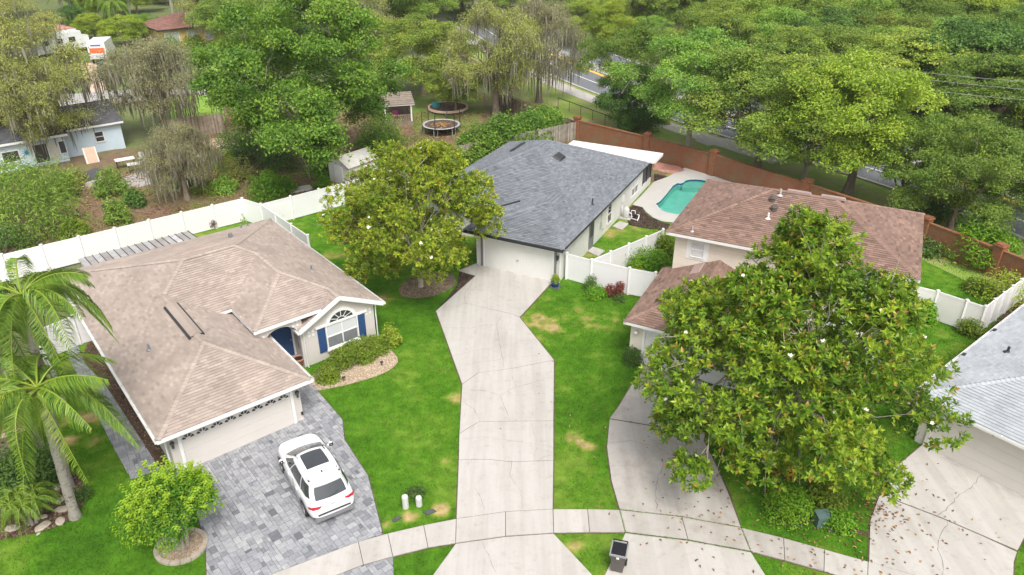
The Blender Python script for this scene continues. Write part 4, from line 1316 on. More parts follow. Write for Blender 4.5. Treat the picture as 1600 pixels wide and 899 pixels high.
vent_pipe(rB, (4.2, 7.0, zB + sB * (aR - 4.2)), .45, .05, 'dark_trim'); vent_pipe(rB, (-5.5, 17.3, zB + .3), .4, .05, 'grey_trim'); vent_pipe(rB, (-7.3, 17.9, zB + .2), .4, .05, 'dark_trim')
vent_pipe(rB, (-1.9, 17.0, zB + .5), .4, .05, 'dark_trim')
m = MB(); va, vb_ = np.array([wL + .15, bB0 - .02, zB + .01]), np.array([wL + 1.75, bB0 + 1.6 * (vb - bB0) / (wx - wL), zB + 1.6 * (wz - zB) / (wx - wL) + .01])
m.add([va + (0, 0, -.02), vb_ + (0, 0, -.02), vb_ + (0, 0, .16), va + (0, 0, .16), va + (.1, -.05, -.02), vb_ + (.1, -.05, -.02), vb_ + (.1, -.05, .16), va + (.1, -.05, .16)], [(0, 1, 2, 3), (4, 7, 6, 5), (3, 2, 6, 7), (0, 4, 5, 1), (1, 5, 6, 2), (0, 3, 7, 4)]).build('rake_board', M['dark_trim'], rB)
# lanai
wallprism(hB, [(-2.6, 17.82), (4.55, 17.82), (4.55, 20.3), (-2.6, 20.3)], .62, M['stucco_white'], name='lanai_wall')
for u0, u1 in ((17.95, 19.05), (19.15, 20.2)):
    fbox('screen_panel', fR, u0, u1, -.06, -.05, .62, 2.35, M['screen'], hB)
for u in (17.85, 19.05, 20.2):
    fbox('lanai_post', fR, u, u + .1, -.1, .01, .6, 2.4, M['dark_trim'], hB)
MB().box(-2.6, 4.4, 20.2, 20.25, .62, 2.35).build('screen_panel', M['screen'], hB)
MB().box(-2.65, 5.35, 17.9, 20.05 + .35, 2.62, 2.74).build('lanai_roof', M['white_roof'], hB)
for i in range(17):
    MB().box(-2.6 + i * .48, -2.57 + i * .48, 18.3, 20.39, 2.741, 2.765).build('roof_seam', M['white_roof'], hB)
MB().box(-2.66, 5.36, 20.40, 20.44, 2.55, 2.76).build('lanai_fascia', M['white_trim'], hB); MB().box(5.351, 5.39, 18.1, 20.40, 2.55, 2.76).build('lanai_fascia', M['white_trim'], hB)

# ================================================================== HOUSE C (brown roof, two storeys)
hC = thing('house', 'cream two storey house with brown shingle hip roof and single storey garage wing', 'house', (*HC[0], 0), HC[1])
zC, sC, wC, dC = 5.3, .37, 12.72, 9.33
hp_ = dC / 2; pz = zC + sC * hp_
cs = [(0, 0, zC), (wC, 0, zC), (wC, dC, zC), (0, dC, zC)]
R1, R2 = (hp_, hp_, pz), (wC - hp_, hp_, pz)
facC = [[cs[0], cs[1], R2, R1], [cs[1], cs[2], R2], [cs[2], cs[3], R1, R2], [cs[3], cs[0], R1]]
capsC = [(cs[0], R1), (cs[1], R2), (cs[2], R2), (cs[3], R1), (R1, R2)]
rC = roof(hC, facC, capsC, M['shingle_brown'], 500, M['deck_brown'], .155, .33)
for i in range(4):
    fascia(hC, cs[i], cs[(i + 1) % 4], M['white_trim'], .16, gut=False)
soffit(hC, [(0, 0), (wC, 0), (wC, dC), (0, dC)], zC - .16, M['white_trim'])
wallprism(hC, [(.45, .45), (12.27, .45), (12.27, 8.9), (.45, 8.9)], zC - .15, M['stucco_cream'])
fC = Face((0, .45), 0)
m = MB()
_w = window(fC, 1.42, 2.10, 3.95, 4.78, hC, cols=1, rows=2, tw=.06, pane='blind')
for a, b, c, d in ((1.14, 1.36, 3.75, 5.0), (2.16, 2.38, 3.75, 5.0)):
    fbox('window_trim', fC, a, b, .001, .03, c, d, M['white_trim'], hC)
fbox('window_trim', fC, 1.36, 2.16, .001, .03, 4.84, 5.0, M['white_trim'], hC); fbox('window_trim', fC, 1.36, 2.16, .001, .03, 3.75, 3.89, M['white_trim'], hC)
window(fC, 10.0, 11.0, 3.6, 4.8, hC, cols=1, rows=2, tw=.16)
for i in range(8):
    fbox('siding_board', fC, .451, 1.13, .001, .012, 3.2 + i * .22, 3.2 + i * .22 + .205, M['stucco_cream'], hC)
    fbox('siding_board', fC, 2.39, 9.8, .001, .012, 3.2 + i * .22, 3.2 + i * .22 + .205, M['stucco_cream'], hC)
window(fC, 8.6, 10.2, .7, 2.0, hC, cols=2, rows=2, tw=.1)
vent_pipe(rC, (1.35, .35, zC + sC * .35), .3, .04, 'galv'); vent_pipe(rC, (5.15, 4.2, pz - .15), .4, .06, 'galv'); vent_pipe(rC, (4.95, 2.3, zC + sC * 2.3), .35, .05, 'white_trim')
for x, y in ((4.85, 3.7), (5.1, 3.0)):
    MB().lathe([(.16, 0), (.14, .18), (.2, .2), (.12, .32), (0, .34)], (x, y, zC + sC * y), 10).build('roof_turbine', M['rib'], rC)
for x in (5.4, 7.2):
    MB().box(x, x + 1.35, hp_ - .14, hp_ + .14, pz - .0, pz + .13, taper=.1).build('ridge_vent', M['patch_roof'], rC)
# garage wing
zg, sg = 2.6, .43
ga0, ga1, gb0 = -.2, 6.3, -5.9
gm = (ga0 + ga1) / 2; ghw = (ga1 - ga0) / 2; gpz = zg + sg * ghw
gA = (gm, gb0 + ghw, gpz); gB_ = (gm, .45, gpz)
facG = [[(ga0, gb0, zg), (ga1, gb0, zg), gA], [(ga0, .9, zg), (ga0, gb0, zg), gA, gB_], [(ga1, gb0, zg), (ga1, .45, zg), gB_, gA], [(ga0, .9, zg), gB_, (.46, .45, zg + sg * .65)]]
rG = roof(hC, facG[:3], [((ga0, gb0, zg), gA), ((ga1, gb0, zg), gA), (gA, gB_)], M['shingle_brown'], 540, M['deck_brown'], .155, .33, name='garage_roof')
fascia(hC, (ga0, gb0, zg), (ga1, gb0, zg), M['white_trim'], .15, gut=False); fascia(hC, (ga0, .9, zg), (ga0, gb0, zg), M['white_trim'], .15, gut=False)
fascia(hC, (ga1, gb0, zg), (ga1, .4, zg), M['white_trim'], .15, gut=False)
wallprism(hC, [(.1, -5.5), (5.95, -5.5), (5.95, .44), (.1, .44)], 2.5, M['stucco_cream'], name='garage_wall')
fD = Face((0, -5.5), 0)
gdC = garage_door(fD, .9, 5.3, 2.1, hC, 'door_white', 0, 'white_trim', 4)
MB().lathe([(0, .1), (.09, .06), (.11, 0), (.08, -.08), (0, -.12)], fD(.42, .13, 1.95), 12).build('globe_lamp', M['white_trim'], hC)
offridge_vent(rG, (2.0, -.2, zg + sg * 2.2 + .03), (0, 1, 0), (cos(atan(sg)), 0, sin(atan(sg))), 1.4, .6, .05, 'patch_roof')

# ================================================================== HOUSE D (pale roof, right edge)
hD = thing('house', 'house at the right edge with pale grey white shingle roof and wide garage door', 'house', (*HD[0], 0), HD[1])
zD, sD = 2.6, .40
wD, dD = 12.0, 17.0
hD_ = wD / 2
ap, ap2 = (hD_, hD_, zD + sD * hD_), (hD_, dD - hD_, zD + sD * hD_)
facD = [[(0, 0, zD), (wD, 0, zD), ap], [(0, dD, zD), (0, 0, zD), ap, ap2], [(wD, 0, zD), (wD, dD, zD), ap2, ap], [(wD, dD, zD), (0, dD, zD), ap2]]
rD = roof(hD, facD, [((0, 0, zD), ap), (ap, ap2)], M['shingle_white'], 600, M['deck_white'], .16, .32)
fascia(hD, (0, 0, zD), (wD, 0, zD), M['white_trim'], .16); fascia(hD, (0, dD, zD), (0, 0, zD), M['white_trim'], .16, gmat=M['white_trim'])
wallprism(hD, [(.45, .45), (wD - .45, .45), (wD - .45, dD - .45), (.45, dD - .45)], 2.5, M['stucco_grey'])
soffit(hD, [(0, 0), (wD, 0), (wD, dD), (0, dD)], 2.43, M['white_trim'])
fDD = Face((0, .45), 0)
gD = garage_door(fDD, 1.0, 6.6, 2.15, hD, 'door_paint', 0, 'door_paint', 4)
lamp(fDD, 3.25, 2.32, hD)
vent_pipe(rD, (1.5, 5.6, zD + sD * 1.5), .3, .06, 'dark_trim'); 
for y in (2.6, 4.7, 8.2):
    MB().box(-.02, .12, y, y + .25, zD + .02, zD + .10).build('gutter_strap', M['dark_trim'], hD)

# ================================================================== HOUSE E (corner at the left edge)
hE = thing('house', 'corner of a brown roofed tan house at the left edge behind the palms', 'house', (-20.25, 24.35, 0), radians(36))
facE = [[(-7, 0, 2.5), (0, 0, 2.5), (-3.5, 3.5, 3.9)], [(0, 0, 2.5), (0, 9, 2.5), (-3.5, 9, 3.9), (-3.5, 3.5, 3.9)]]
roof(hE, facE, [((0, 0, 2.5), (-3.5, 3.5, 3.9))], M['shingle_red'], 700, M['deck_brown'])
wallprism(hE, [(-7, .4), (-.4, .4), (-.4, 9), (-7, 9)], 2.45, M['stucco_tan'])
fascia(hE, (-7, 0, 2.5), (0, 0, 2.5), M['peach'], .2, gut=False); fascia(hE, (0, 0, 2.5), (0, 9, 2.5), M['peach'], .2, gut=False)

# ================================================================== HOUSE F (pale blue, back left)
hF = thing('house', 'pale blue bungalow with dark roof and teal starburst behind the mossy oaks', 'house', (*HF[0], 0), HF[1])
zF = 2.6
facF = [[(-7, 0, zF), (5.2, 0, zF), (5.2, 4.2, zF + 1.4), (-7, 4.2, zF + 1.4)], [(-7, 8.4, zF), (-7, 4.2, zF + 1.4), (5.2, 4.2, zF + 1.4), (5.2, 8.4, zF)],
        [(4.9, 1.0, zF + .05), (10.2, 1.0, zF + .05), (10.2, 5.0, zF + 1.3), (4.9, 5.0, zF + 1.3)], [(4.9, 9.0, zF + .05), (4.9, 5.0, zF + 1.3), (10.2, 5.0, zF + 1.3), (10.2, 9.0, zF + .05)]]
roof(hF, facF, [], M['shingle_dark'], 800, M['deck_grey'], .16, .34)
fascia(hF, (-7, 0, zF), (5.2, 0, zF), M['white_trim'], .2, gut=False); fascia(hF, (4.9, 1.0, zF + .05), (10.2, 1, zF + .05), M['white_trim'], .18, gut=False)
wallprism(hF, [(-7, .4), (4.9, .4), (4.9, 8), (-7, 8)], 2.5, M['stucco_blue']); wallprism(hF, [(4.905, 1.4), (9.95, 1.4), (9.95, 8.6), (4.905, 8.6)], 2.5, M['stucco_blue'])
m = MB().add([(9.951, 1.4, 2.45), (9.951, 8.6, 2.45), (9.951, 5.0, 3.75)], [(0, 1, 2)]).build('gable_wall', M['stucco_blue'], hF)
fF_ = Face((0, .4), 0)
window(fF_, -.1, 1.15, .85, 1.75, hF, cols=1, rows=1, tw=.08, blind=False)
window(fF_, 2.3, 3.4, .3, 1.95, hF, cols=1, rows=1, tw=.05, blind=False); 
fbox('curtain', fF_, 3.47, 4.25, .002, .04, .3, 1.95, M['tarp'], hF)
window(fF_, 4.35, 4.85, .8, 1.9, hF, cols=1, rows=1, tw=.05, blind=False)
fF2 = Face((0, 1.4), 0)
window(fF2, 7.6, 8.3, 1.0, 1.9, hF, cols=1, rows=2, tw=.08, blind=False)
m = MB()
for k in range(10):
    t = 2 * pi * k / 10
    pts = [(1.74 + r * cos(t + a), 1.42 + r * sin(t + a)) for r, a in ((.12, -.3), (.42, 0), (.12, .3))]
    m.add([fF_(x, .03, z) for x, z in pts], [(0, 1, 2)])
m.add([fF_(1.74 + .14 * cos(t), .032, 1.42 + .14 * sin(t)) for t in np.linspace(0, 2 * pi, 12, endpoint=False)], [tuple(range(12))])
m2 = m.build('starburst', M['teal'], None)
m2.location = (*HF[0], 0); m2.rotation_euler = (0, 0, HF[1])
tag(m2, 'teal starburst ornament hanging on the pale blue wall', 'wall ornament')

# ================================================================== far houses
def farhouse(name, label, px_l, px_r, z, depth, rise, wallmat, roofmat_, deckm, seed):
    a, b = G(*px_l, z), G(*px_r, z)
    ang = math.atan2(b.y - a.y, b.x - a.x); L = (b - a).length
    t = thing(name, label, 'house', (a.x, a.y, 0), ang)
    h = depth / 2
    f = [[(0, 0, z), (L, 0, z), (L - h, h, z + rise), (h, h, z + rise)], [(0, depth, z), (0, 0, z), (h, h, z + rise)], [(L, 0, z), (L, depth, z), (L - h, h, z + rise)], [(L, depth, z), (0, depth, z), (h, h, z + rise), (L - h, h, z + rise)]]
    roof(t, f, [], roofmat_, seed, deckm, .25, .5)
    wallprism(t, [(.6, .6), (L - .6, .6), (L - .6, depth - .6), (.6, depth - .6)], z - .05, wallmat)
    fascia(t, (0, 0, z), (L, 0, z), M['dark_trim'] if 'yellow' in label else M['white_trim'], .2, gut=False)
    fascia(t, (0, depth, z), (0, 0, z), M['dark_trim'] if 'yellow' in label else M['white_trim'], .2, gut=False)
    return t, Face((0, .6), 0), L
t, f_, L = farhouse('house', 'distant yellow house with low red brown roof at the top left', (246, 48), (372, 34), 2.7, 9, 1.6, M['stucco_yellow'], M['shingle_red'], M['deck_brown'], 900)
for u0, u1 in ((1.2, 3.2), (4.6, 6.0), (7.5, 8.6)):
    window(f_, u0, u1, .4, 2.0, t, cols=2, rows=1, tw=.12)
t, f_, L = farhouse('house', 'corner of a pale roofed house among trees at the top right', (1530, 27), (1640, 16), 3.5, 14, 3.2, M['stucco_white'], M['shingle_tan'], M['deck_tan'], 920)
t, f_, L = farhouse('house', 'tile roofed house almost hidden by palms at the top left', (70, 52), (118, 44), 2.8, 6, 1.2, M['stucco_white'], M['red_paver'], M['terracotta'], 940)
# ------------------------------------------------------------------ fences
POSTS = []
def vinyl_fence(label, pts, group=None, h=1.83, spacing=2.35, gates=(), posts_only_ends=False, mat='white_vinyl', cat='fence'):
    t = thing('vinyl_fence', label, cat, (0, 0, 0), 0, group)
    allp = []
    for a, b in zip(pts, pts[1:]):
        L = hypot(b[0] - a[0], b[1] - a[1]); n = max(1, round(L / spacing))
        for k in range(n):
            p = (a[0] + (b[0] - a[0]) * k / n, a[1] + (b[1] - a[1]) * k / n)
            q = (a[0] + (b[0] - a[0]) * (k + 1) / n, a[1] + (b[1] - a[1]) * (k + 1) / n)
            allp.append(p)
            d = ((q[0] - p[0]) / (L / n), (q[1] - p[1]) / (L / n)); nn = (-d[1], d[0])
            def fr(x, y, z, p=p, d=d, nn=nn):
                return (p[0] + d[0] * x + nn[0] * y, p[1] + d[1] * x + nn[1] * y, z)
            W_ = L / n
            m = MB()
            nb = max(2, int((W_ - .13) / .28)); bw = (W_ - .13) / nb
            for i in range(nb):
                m.box(.065 + i * bw + .001, .065 + (i + 1) * bw - .001, -.02, .02 + .0015 * (i % 2), .1, h - .1, fr=fr)
            pn = m.build('panel', M[mat], t)
            MB().box(.06, W_ - .06, -.03, .03, h - .14, h - .02, fr=fr).build('rail', M[mat], pn); MB().box(.06, W_ - .06, -.028, .028, .04, .2, fr=fr).build('rail', M[mat], pn)
        end = b
    allp.append(end)
    for p in allp:
        if any(hypot(p[0] - q[0], p[1] - q[1]) < .12 for q in POSTS):
            continue
        POSTS.append(p)
        ps = MB().box(p[0] - .065, p[0] + .065, p[1] - .065, p[1] + .065, -.05, h + .02).build('post', M[mat], t)
        MB().add([(p[0] + x * .085, p[1] + y * .085, h + .02) for x, y in ((-1, -1), (1, -1), (1, 1), (-1, 1))] + [(p[0] + x * .085, p[1] + y * .085, h + .05) for x, y in ((-1, -1), (1, -1), (1, 1), (-1, 1))] + [(p[0], p[1], h + .11)],
                 [(0, 1, 5, 4), (1, 2, 6, 5), (2, 3, 7, 6), (3, 0, 4, 7), (4, 5, 8), (5, 6, 8), (6, 7, 8), (7, 4, 8)]).build('cap', M[mat], ps)
    return t
FG_ = 'white vinyl fences round the yards'
f1 = [(-40.2, 35.6), (-32.1, 42.03), (-20.04, 51.6)]
vinyl_fence('long white vinyl fence behind the tan roofed house', f1, FG_)
vinyl_fence('white vinyl fence stepping from the corner towards the big white flowered tree and shed', [(-20.04, 51.6), (-18.32, 50.47), (-13.01, 54.98), (-8.2, 59.2)], FG_)
vinyl_fence('short white vinyl fence along the right rear corner of the tan roofed house', [(-18.32, 50.47), (-13.55, 44.95)], FG_)
vinyl_fence('white vinyl fence and gate between the grey roofed garage and the brown garage wing', [(3.47, 42.21), (4.95, 41.3), (7.14, 40.16), (8.62, 39.55)], FG_, spacing=2.0)
vinyl_fence('white vinyl fence running back behind the shrubs to the two storey house', [(4.95, 41.3), (10.2, 45.9)], FG_, spacing=1.7)
vinyl_fence('cream white vinyl fence and gate at the right corner of the two storey house', [(22.95, 38.2), (24.38, 37.25), (25.45, 36.15), (26.13, 35.49)], FG_, spacing=1.6)
vinyl_fence('white vinyl fence running back beside the pale roofed house', [(26.13, 35.49), (31.9, 40.2)], FG_, spacing=1.35)
gl = vinyl_fence('white vinyl side gate beside the tan roofed house behind the palm fronds', [loc2w(HA, -1.95, 13.9), loc2w(HA, -.25, 14.35), loc2w(HA, .4, 14.3)], FG_, spacing=1.5)
gl2 = vinyl_fence('open white vinyl gate leaf standing by the left palm trees', [loc2w(HA, -2.2, 11.9), loc2w(HA, -2.15, 9.2)], FG_, spacing=3)
# black hinges and latches
def hw(parent, p, s=.06):
    MB().box(p[0] - s * 1.6, p[0] + s * 1.6, p[1] - s, p[1] + s, p[2] - s * .6, p[2] + s * .6).build('latch', M['black_metal'], parent)
for p in ((*loc2w(HA, -.3, 14.3), 1.84), (*loc2w(HA, -1.8, 13.85), 1.84)):
    hw(gl, p)
for p in ((*loc2w(HA, -2.2, 11.7), 1.84), (*loc2w(HA, -2.16, 9.5), 1.84)):
    hw(gl2, p)

# wooden fences
def wood_fence(label, pts, h=1.8, mat='wood_grey', group='weathered wooden fences'):
    t = thing('wooden_fence', label, 'fence', (0, 0, 0), 0, group)
    m = MB(); r = np.random.default_rng(len(label))
    for a, b in zip(pts, pts[1:]):
        L = hypot(b[0] - a[0], b[1] - a[1]); d = ((b[0] - a[0]) / L, (b[1] - a[1]) / L); nn = (-d[1], d[0])
        fr = lambda x, y, z, a=a, d=d, nn=nn: (a[0] + d[0] * x + nn[0] * y, a[1] + d[1] * x + nn[1] * y, z)
        n = int(L / .145)
        for k in range(n):
            m.box(k * L / n + .004, (k + 1) * L / n - .004, -.012, .012, .03, h + r.uniform(-.04, .04), r.random(), fr=fr)
        np_ = max(1, int(L / 2.4))
        for k in range(np_ + 1):
            MB().box(k * L / np_ - .05, k * L / np_ + .05, .015, .11, -.05, h - .05, .3, fr=fr).build('post', M[mat], t)
        for z in (.4, 1.4):
            MB().box(0, L, .013, .06, z, z + .09, .4, fr=fr).build('rail', M[mat], t)
    m.build('boards', M[mat], t, kind='stuff')
    return t
wood_fence('weathered wooden fence between the grey roofed house and the trampoline yard', [(-8.2, 59.4), (-5.7, 63.7), (1.2, 68.4), (6.35, 72.0)])
wood_fence('wooden fence continuing from the brick wall behind the dark hedge', [(6.35, 72.2), (2.6, 77.5), (-2.0, 84.5)], 1.8, 'wood')
tf = wood_fence('wooden privacy fence with a leaning prop at the far left lawn', [tuple(G(268, 219)[:2]), tuple(G(300, 214)[:2]), tuple(G(352, 208)[:2])], 2.0, 'wood')
a, b = G(278, 222), G(303, 204, 1.5)
MB().tube([(a.x, a.y, 0), (b.x, b.y, 1.6)], .05, 4).build('prop', M['wood_grey'], tf)

# brick wall with piers
bw = thing('brick_wall', 'long red brown brick boundary wall with square piers behind the pool', 'wall')
bpts = [(6.45, 72.2), (12.5, 66.6), (17.4, 61.6), (22.9, 54.4), (28.5, 47.0), (31.0, 42.6), (33.6, 37.5)]
for a, b in zip(bpts, bpts[1:]):
    L = hypot(b[0] - a[0], b[1] - a[1]); an = math.atan2(b[1] - a[1], b[0] - a[0])
    o = MB().box(.2, L - .2, -.09, .09, -.05, 1.86).build('wall_section', M['brick'], bw); o.location = (*a, 0); o.rotation_euler = (0, 0, an)
    o2 = MB().box(.2, L - .2, -.13, .13, 1.86, 1.95).build('coping', M['brick'], bw); o2.location = (*a, 0); o2.rotation_euler = (0, 0, an)
for p, q in zip(bpts, bpts[1:] + bpts[-2:-1]):
    an = math.atan2(q[1] - p[1], q[0] - p[0])
    o = MB().box(-.28, .28, -.28, .28, -.05, 2.15).build('pier', M['brick'], bw); o.location = (*p, 0); o.rotation_euler = (0, 0, an)
    o = MB().box(-.34, .34, -.34, .34, 2.15, 2.25).box(-.26, .26, -.26, .26, 2.25, 2.33).build('pier_cap', M['brick'], bw); o.location = (*p, 0); o.rotation_euler = (0, 0, an)
rl = thing('guard_rail', 'thin dark metal guard rail beside the far pavement', 'railing')
pts = [G(872, 168), G(930, 190), G(965, 203)]
MB().tube([(p.x, p.y, 1.1) for p in pts], .04, 5).build('top_rail', M['dark_trim'], rl)
for k in range(6):
    p = pts[0].lerp(pts[2], k / 5)
    MB().tube([(p.x, p.y, 0), (p.x, p.y, 1.1)], .03, 5).build('post', M['dark_trim'], rl)

# ------------------------------------------------------------------ foliage
def leaf_quads(c, n, L, W_, r, tint, fold=.25, droop=0.0, axis=None):
    """kite-shaped leaves at c (N,3) with normals n"""
    N = len(c)
    n = n / (np.linalg.norm(n, axis=1)[:, None] + 1e-9)
    if axis is None:
        q = r.normal(size=(N, 3))
    else:
        q = axis
    t = q - (q * n).sum(1)[:, None] * n
    t /= np.linalg.norm(t, axis=1)[:, None] + 1e-9
    b = np.cross(n, t)
    L = np.broadcast_to(L, (N,))[:, None]; W_ = np.broadcast_to(W_, (N,))[:, None]
    V = np.stack([c - t * L * .5, c - t * L * .02 + b * W_ * .5 + n * W_ * fold, c + t * L * .5 - n * L * droop, c - t * L * .02 - b * W_ * .5 + n * W_ * fold], 1)
    return V.reshape(-1, 3), np.arange(4 * N).reshape(-1, 4), tint

def crown_clumps(r, nc, R, z0, z1, profile, rc, fill=.25):
    """clump centres on the outside of a crown whose radius at height fraction h is R*profile(h)"""
    out = []
    lob = r.uniform(0, 6.28, 6); amp = r.uniform(.06, .19, 6)
    k = 0
    while len(out) < nc and k < nc * 40:
        k += 1
        h = r.random(); a = r.uniform(0, 2 * pi)
        pr = profile(h)
        if r.random() > pr + .15:
            continue
        mod = 1 + sum(amp[i] * sin((i + 2) * a + lob[i] + 3 * h * (i % 3)) for i in range(6))
        rad = R * pr * mod * (r.uniform(.80, 1.02) if r.random() > fill else r.uniform(.25, .8))
        c = np.array([rad * cos(a), rad * sin(a), z0 + (z1 - z0) * h])
        s = rc * r.uniform(.7, 1.25)
        if all(np.linalg.norm(c - o[0]) > .62 * min(s, o[1]) + .15 for o in out):
            out.append((c, s))
    return out

def limbs(mb, r, base_r, Ht, clumps, z_split, nmain=6, lean=(0, 0), twig=.05, mat=0, kink=.35):
    """trunk and limbs out to the clumps"""
    ts = np.linspace(0, 1, 7)
    top = np.array([lean[0], lean[1], z_split])
    tr = np.stack([top[0] * ts ** 1.5 + r.normal(0, .04, 7) * ts, top[1] * ts ** 1.5 + r.normal(0, .04, 7) * ts, -.15 + (z_split + .15) * ts], 1)
    rad = base_r * (1 - .35 * ts); rad[0] *= 1.45; rad[1] *= 1.12
    mb.tube(tr, rad, 10, cap=False)
    C = np.array([c for c, s in clumps])
    idx = r.permutation(len(C))[:nmain]
    ang = np.arctan2(C[:, 1], C[:, 0])
    nodes = []
    for k in range(nmain):
        a = 2 * pi * k / nmain + r.uniform(-.4, .4)
        sel = np.argsort(np.abs(np.angle(np.exp(1j * (ang - a)))) - .15 * r.random(len(C)))[:max(2, len(C) // nmain)]
        tgt = C[sel].mean(0) * np.array([.8, .8, .93])
        st = tr[-1] * 1.0; st[2] -= r.uniform(0, .25) * z_split
        n = 7; t = np.linspace(0, 1, n)[:, None]
        mid = (st + tgt) / 2 + r.normal(0, kink, 3)
        p = (1 - t) ** 2 * st + 2 * t * (1 - t) * mid + t ** 2 * tgt
        p[1:-1] += r.normal(0, .10, (n - 2, 3))
        mb.tube(p, base_r * (.55 - .42 * t[:, 0]), 7, cap=False)
        nodes += [(q, base_r * (.5 - .38 * tt)) for q, tt in zip(p[1:], t[1:, 0])]
    NP = np.array([q for q, _ in nodes])
    for c, s in clumps:
        d = np.linalg.norm(NP - c, axis=1) + np.where(NP[:, 2] > c[2] + .3, 1.5, 0)
        j = int(np.argmin(d)); st = NP[j]
        t = np.linspace(0, 1, 5)[:, None]
        p = st * (1 - t) + c * t
        p[1:-1] += r.normal(0, .13, (3, 3)); p[1:-1, 2] += .1
        mb.tube(p, np.maximum(nodes[j][1] * .55 * (1 - .8 * t[:, 0]), .012), 5, cap=False)
        for _ in range(3):
            e = c + r.normal(0, s * .55, 3)
            q = np.stack([p[3], (p[3] + e) / 2 + r.normal(0, .08, 3), e])
            mb.tube(q, [twig * .5, twig * .35, twig * .12], 4, cap=False)

def sub_points(r, clumps, nsub, up=.35, lo=-.35):
    P, Nn, Ct = [], [], []
    for c, s in clumps:
        d = r.normal(size=(nsub * 2, 3)); d[:, 2] += up
        d /= np.linalg.norm(d, axis=1)[:, None]
        d = d[d[:, 2] > lo][:nsub]
        P.append(c + d * s * r.uniform(.6, 1.08, (len(d), 1)) * np.array([1, 1, .78])); Nn.append(d); Ct.append(np.full(len(d), r.normal(0, .10)))
    return np.concatenate(P), np.concatenate(Nn), np.concatenate(Ct)

dome = lambda h: max(0.05, (1 - max(0, (h - .28) / .72) ** 2) ** .5 if h > .28 else .55 + .45 * (h / .28) ** .6)
cone = lambda h: max(0.08, (1 - h ** 1.35) ** .75 if h > .12 else .75 + .25 * h / .12)
ball = lambda h: max(.05, (1 - (2 * h - 1) ** 2) ** .5)
taper = lambda h: max(.10, (1 - h) ** .95 * 1.16 if h > .15 else .82 + .17 * h / .15)
flat = lambda h: max(0.1, 1 - .55 * h ** 2) if h < .85 else .45

def broadleaf(seed, R=6.0, Ht=12.0, zb=3.0, nc=46, nsub=26, nl=42, L=.225, W_=.14, rc=1.5, prof=dome, base_r=.36, sub_r=.36, bark='bark', leaf='leaf_oak', moss=0, nmain=6, split=.30, mosslen=(.7, 2.0), upb=.55):
    r = np.random.default_rng(seed)
    cl = crown_clumps(r, nc, R, zb, Ht - rc * .7, prof, rc)
    tm = MB(); limbs(tm, r, base_r, Ht, cl, Ht * split, nmain)
    P, Nn, Ct = sub_points(r, cl, nsub)
    N = len(P) * nl
    off = r.normal(0, 1, (len(P), nl, 3)) * np.array([sub_r, sub_r, sub_r * .55])
    c = (P[:, None, :] + off).reshape(-1, 3)
    n = (np.repeat(Nn, nl, 0) * .5 + np.array([0, 0, upb]) + r.normal(0, .55, (N, 3)))
    t = np.clip(.47 + np.repeat(Ct + r.normal(0, .12, len(Ct)), nl) + r.normal(0, .15, N), 0, 1)
    m = MB(); m.add(*leaf_quads(c, n, L * r.uniform(.7, 1.3, N), W_ * r.uniform(.7, 1.3, N), r, t))
    out = {'trunk': tm.mesh('trunk', M[bark], True), 'crown': m.mesh('crown', M[leaf])}
    if moss:
        j = r.integers(0, len(P), moss)
        base = P[j] + r.normal(0, .25, (moss, 3)) - np.array([0, 0, .15])
        # strands gather in curtains
        ln = r.uniform(*mosslen, moss) * (.5 + r.random(len(P))[j]); w = r.uniform(.03, .085, moss)
        a = r.uniform(0, pi, moss); dx, dy = np.cos(a) * w, np.sin(a) * w
        V = np.zeros((moss, 8, 3))
        dr = r.normal(0, .09, (moss, 2))
        for k, (f, ww) in enumerate(((0, .6), (.35, 1.2), (.7, .8), (1, .1))):
            for e, sg in ((0, -1), (1, 1)):
                V[:, 2 * k + e, 0] = base[:, 0] + dr[:, 0] * f + sg * dx * ww; V[:, 2 * k + e, 1] = base[:, 1] + dr[:, 1] * f + sg * dy * ww; V[:, 2 * k + e, 2] = base[:, 2] - ln * f
        i = np.arange(moss)[:, None] * 8
        Fm = np.concatenate([i + np.array([[0, 1, 3, 2]]), i + np.array([[2, 3, 5, 4]]), i + np.array([[4, 5, 7, 6]])])
        tm_ = np.clip(r.normal(.5, .2, moss), 0, 1)
        mm = MB(); mm.add(V.reshape(-1, 3), Fm, np.tile(tm_, 3))
        out['spanish_moss'] = mm.mesh('spanish_moss', M['moss'])
    return out

def place(meshes, name, label, cat, loc, rot=0., sc=(1, 1, 1), group=None):
    t = thing(name, label, cat, loc, rot, group)
    t.scale = sc
    for k, me in meshes.items():
        link(k, me, t)
    return t

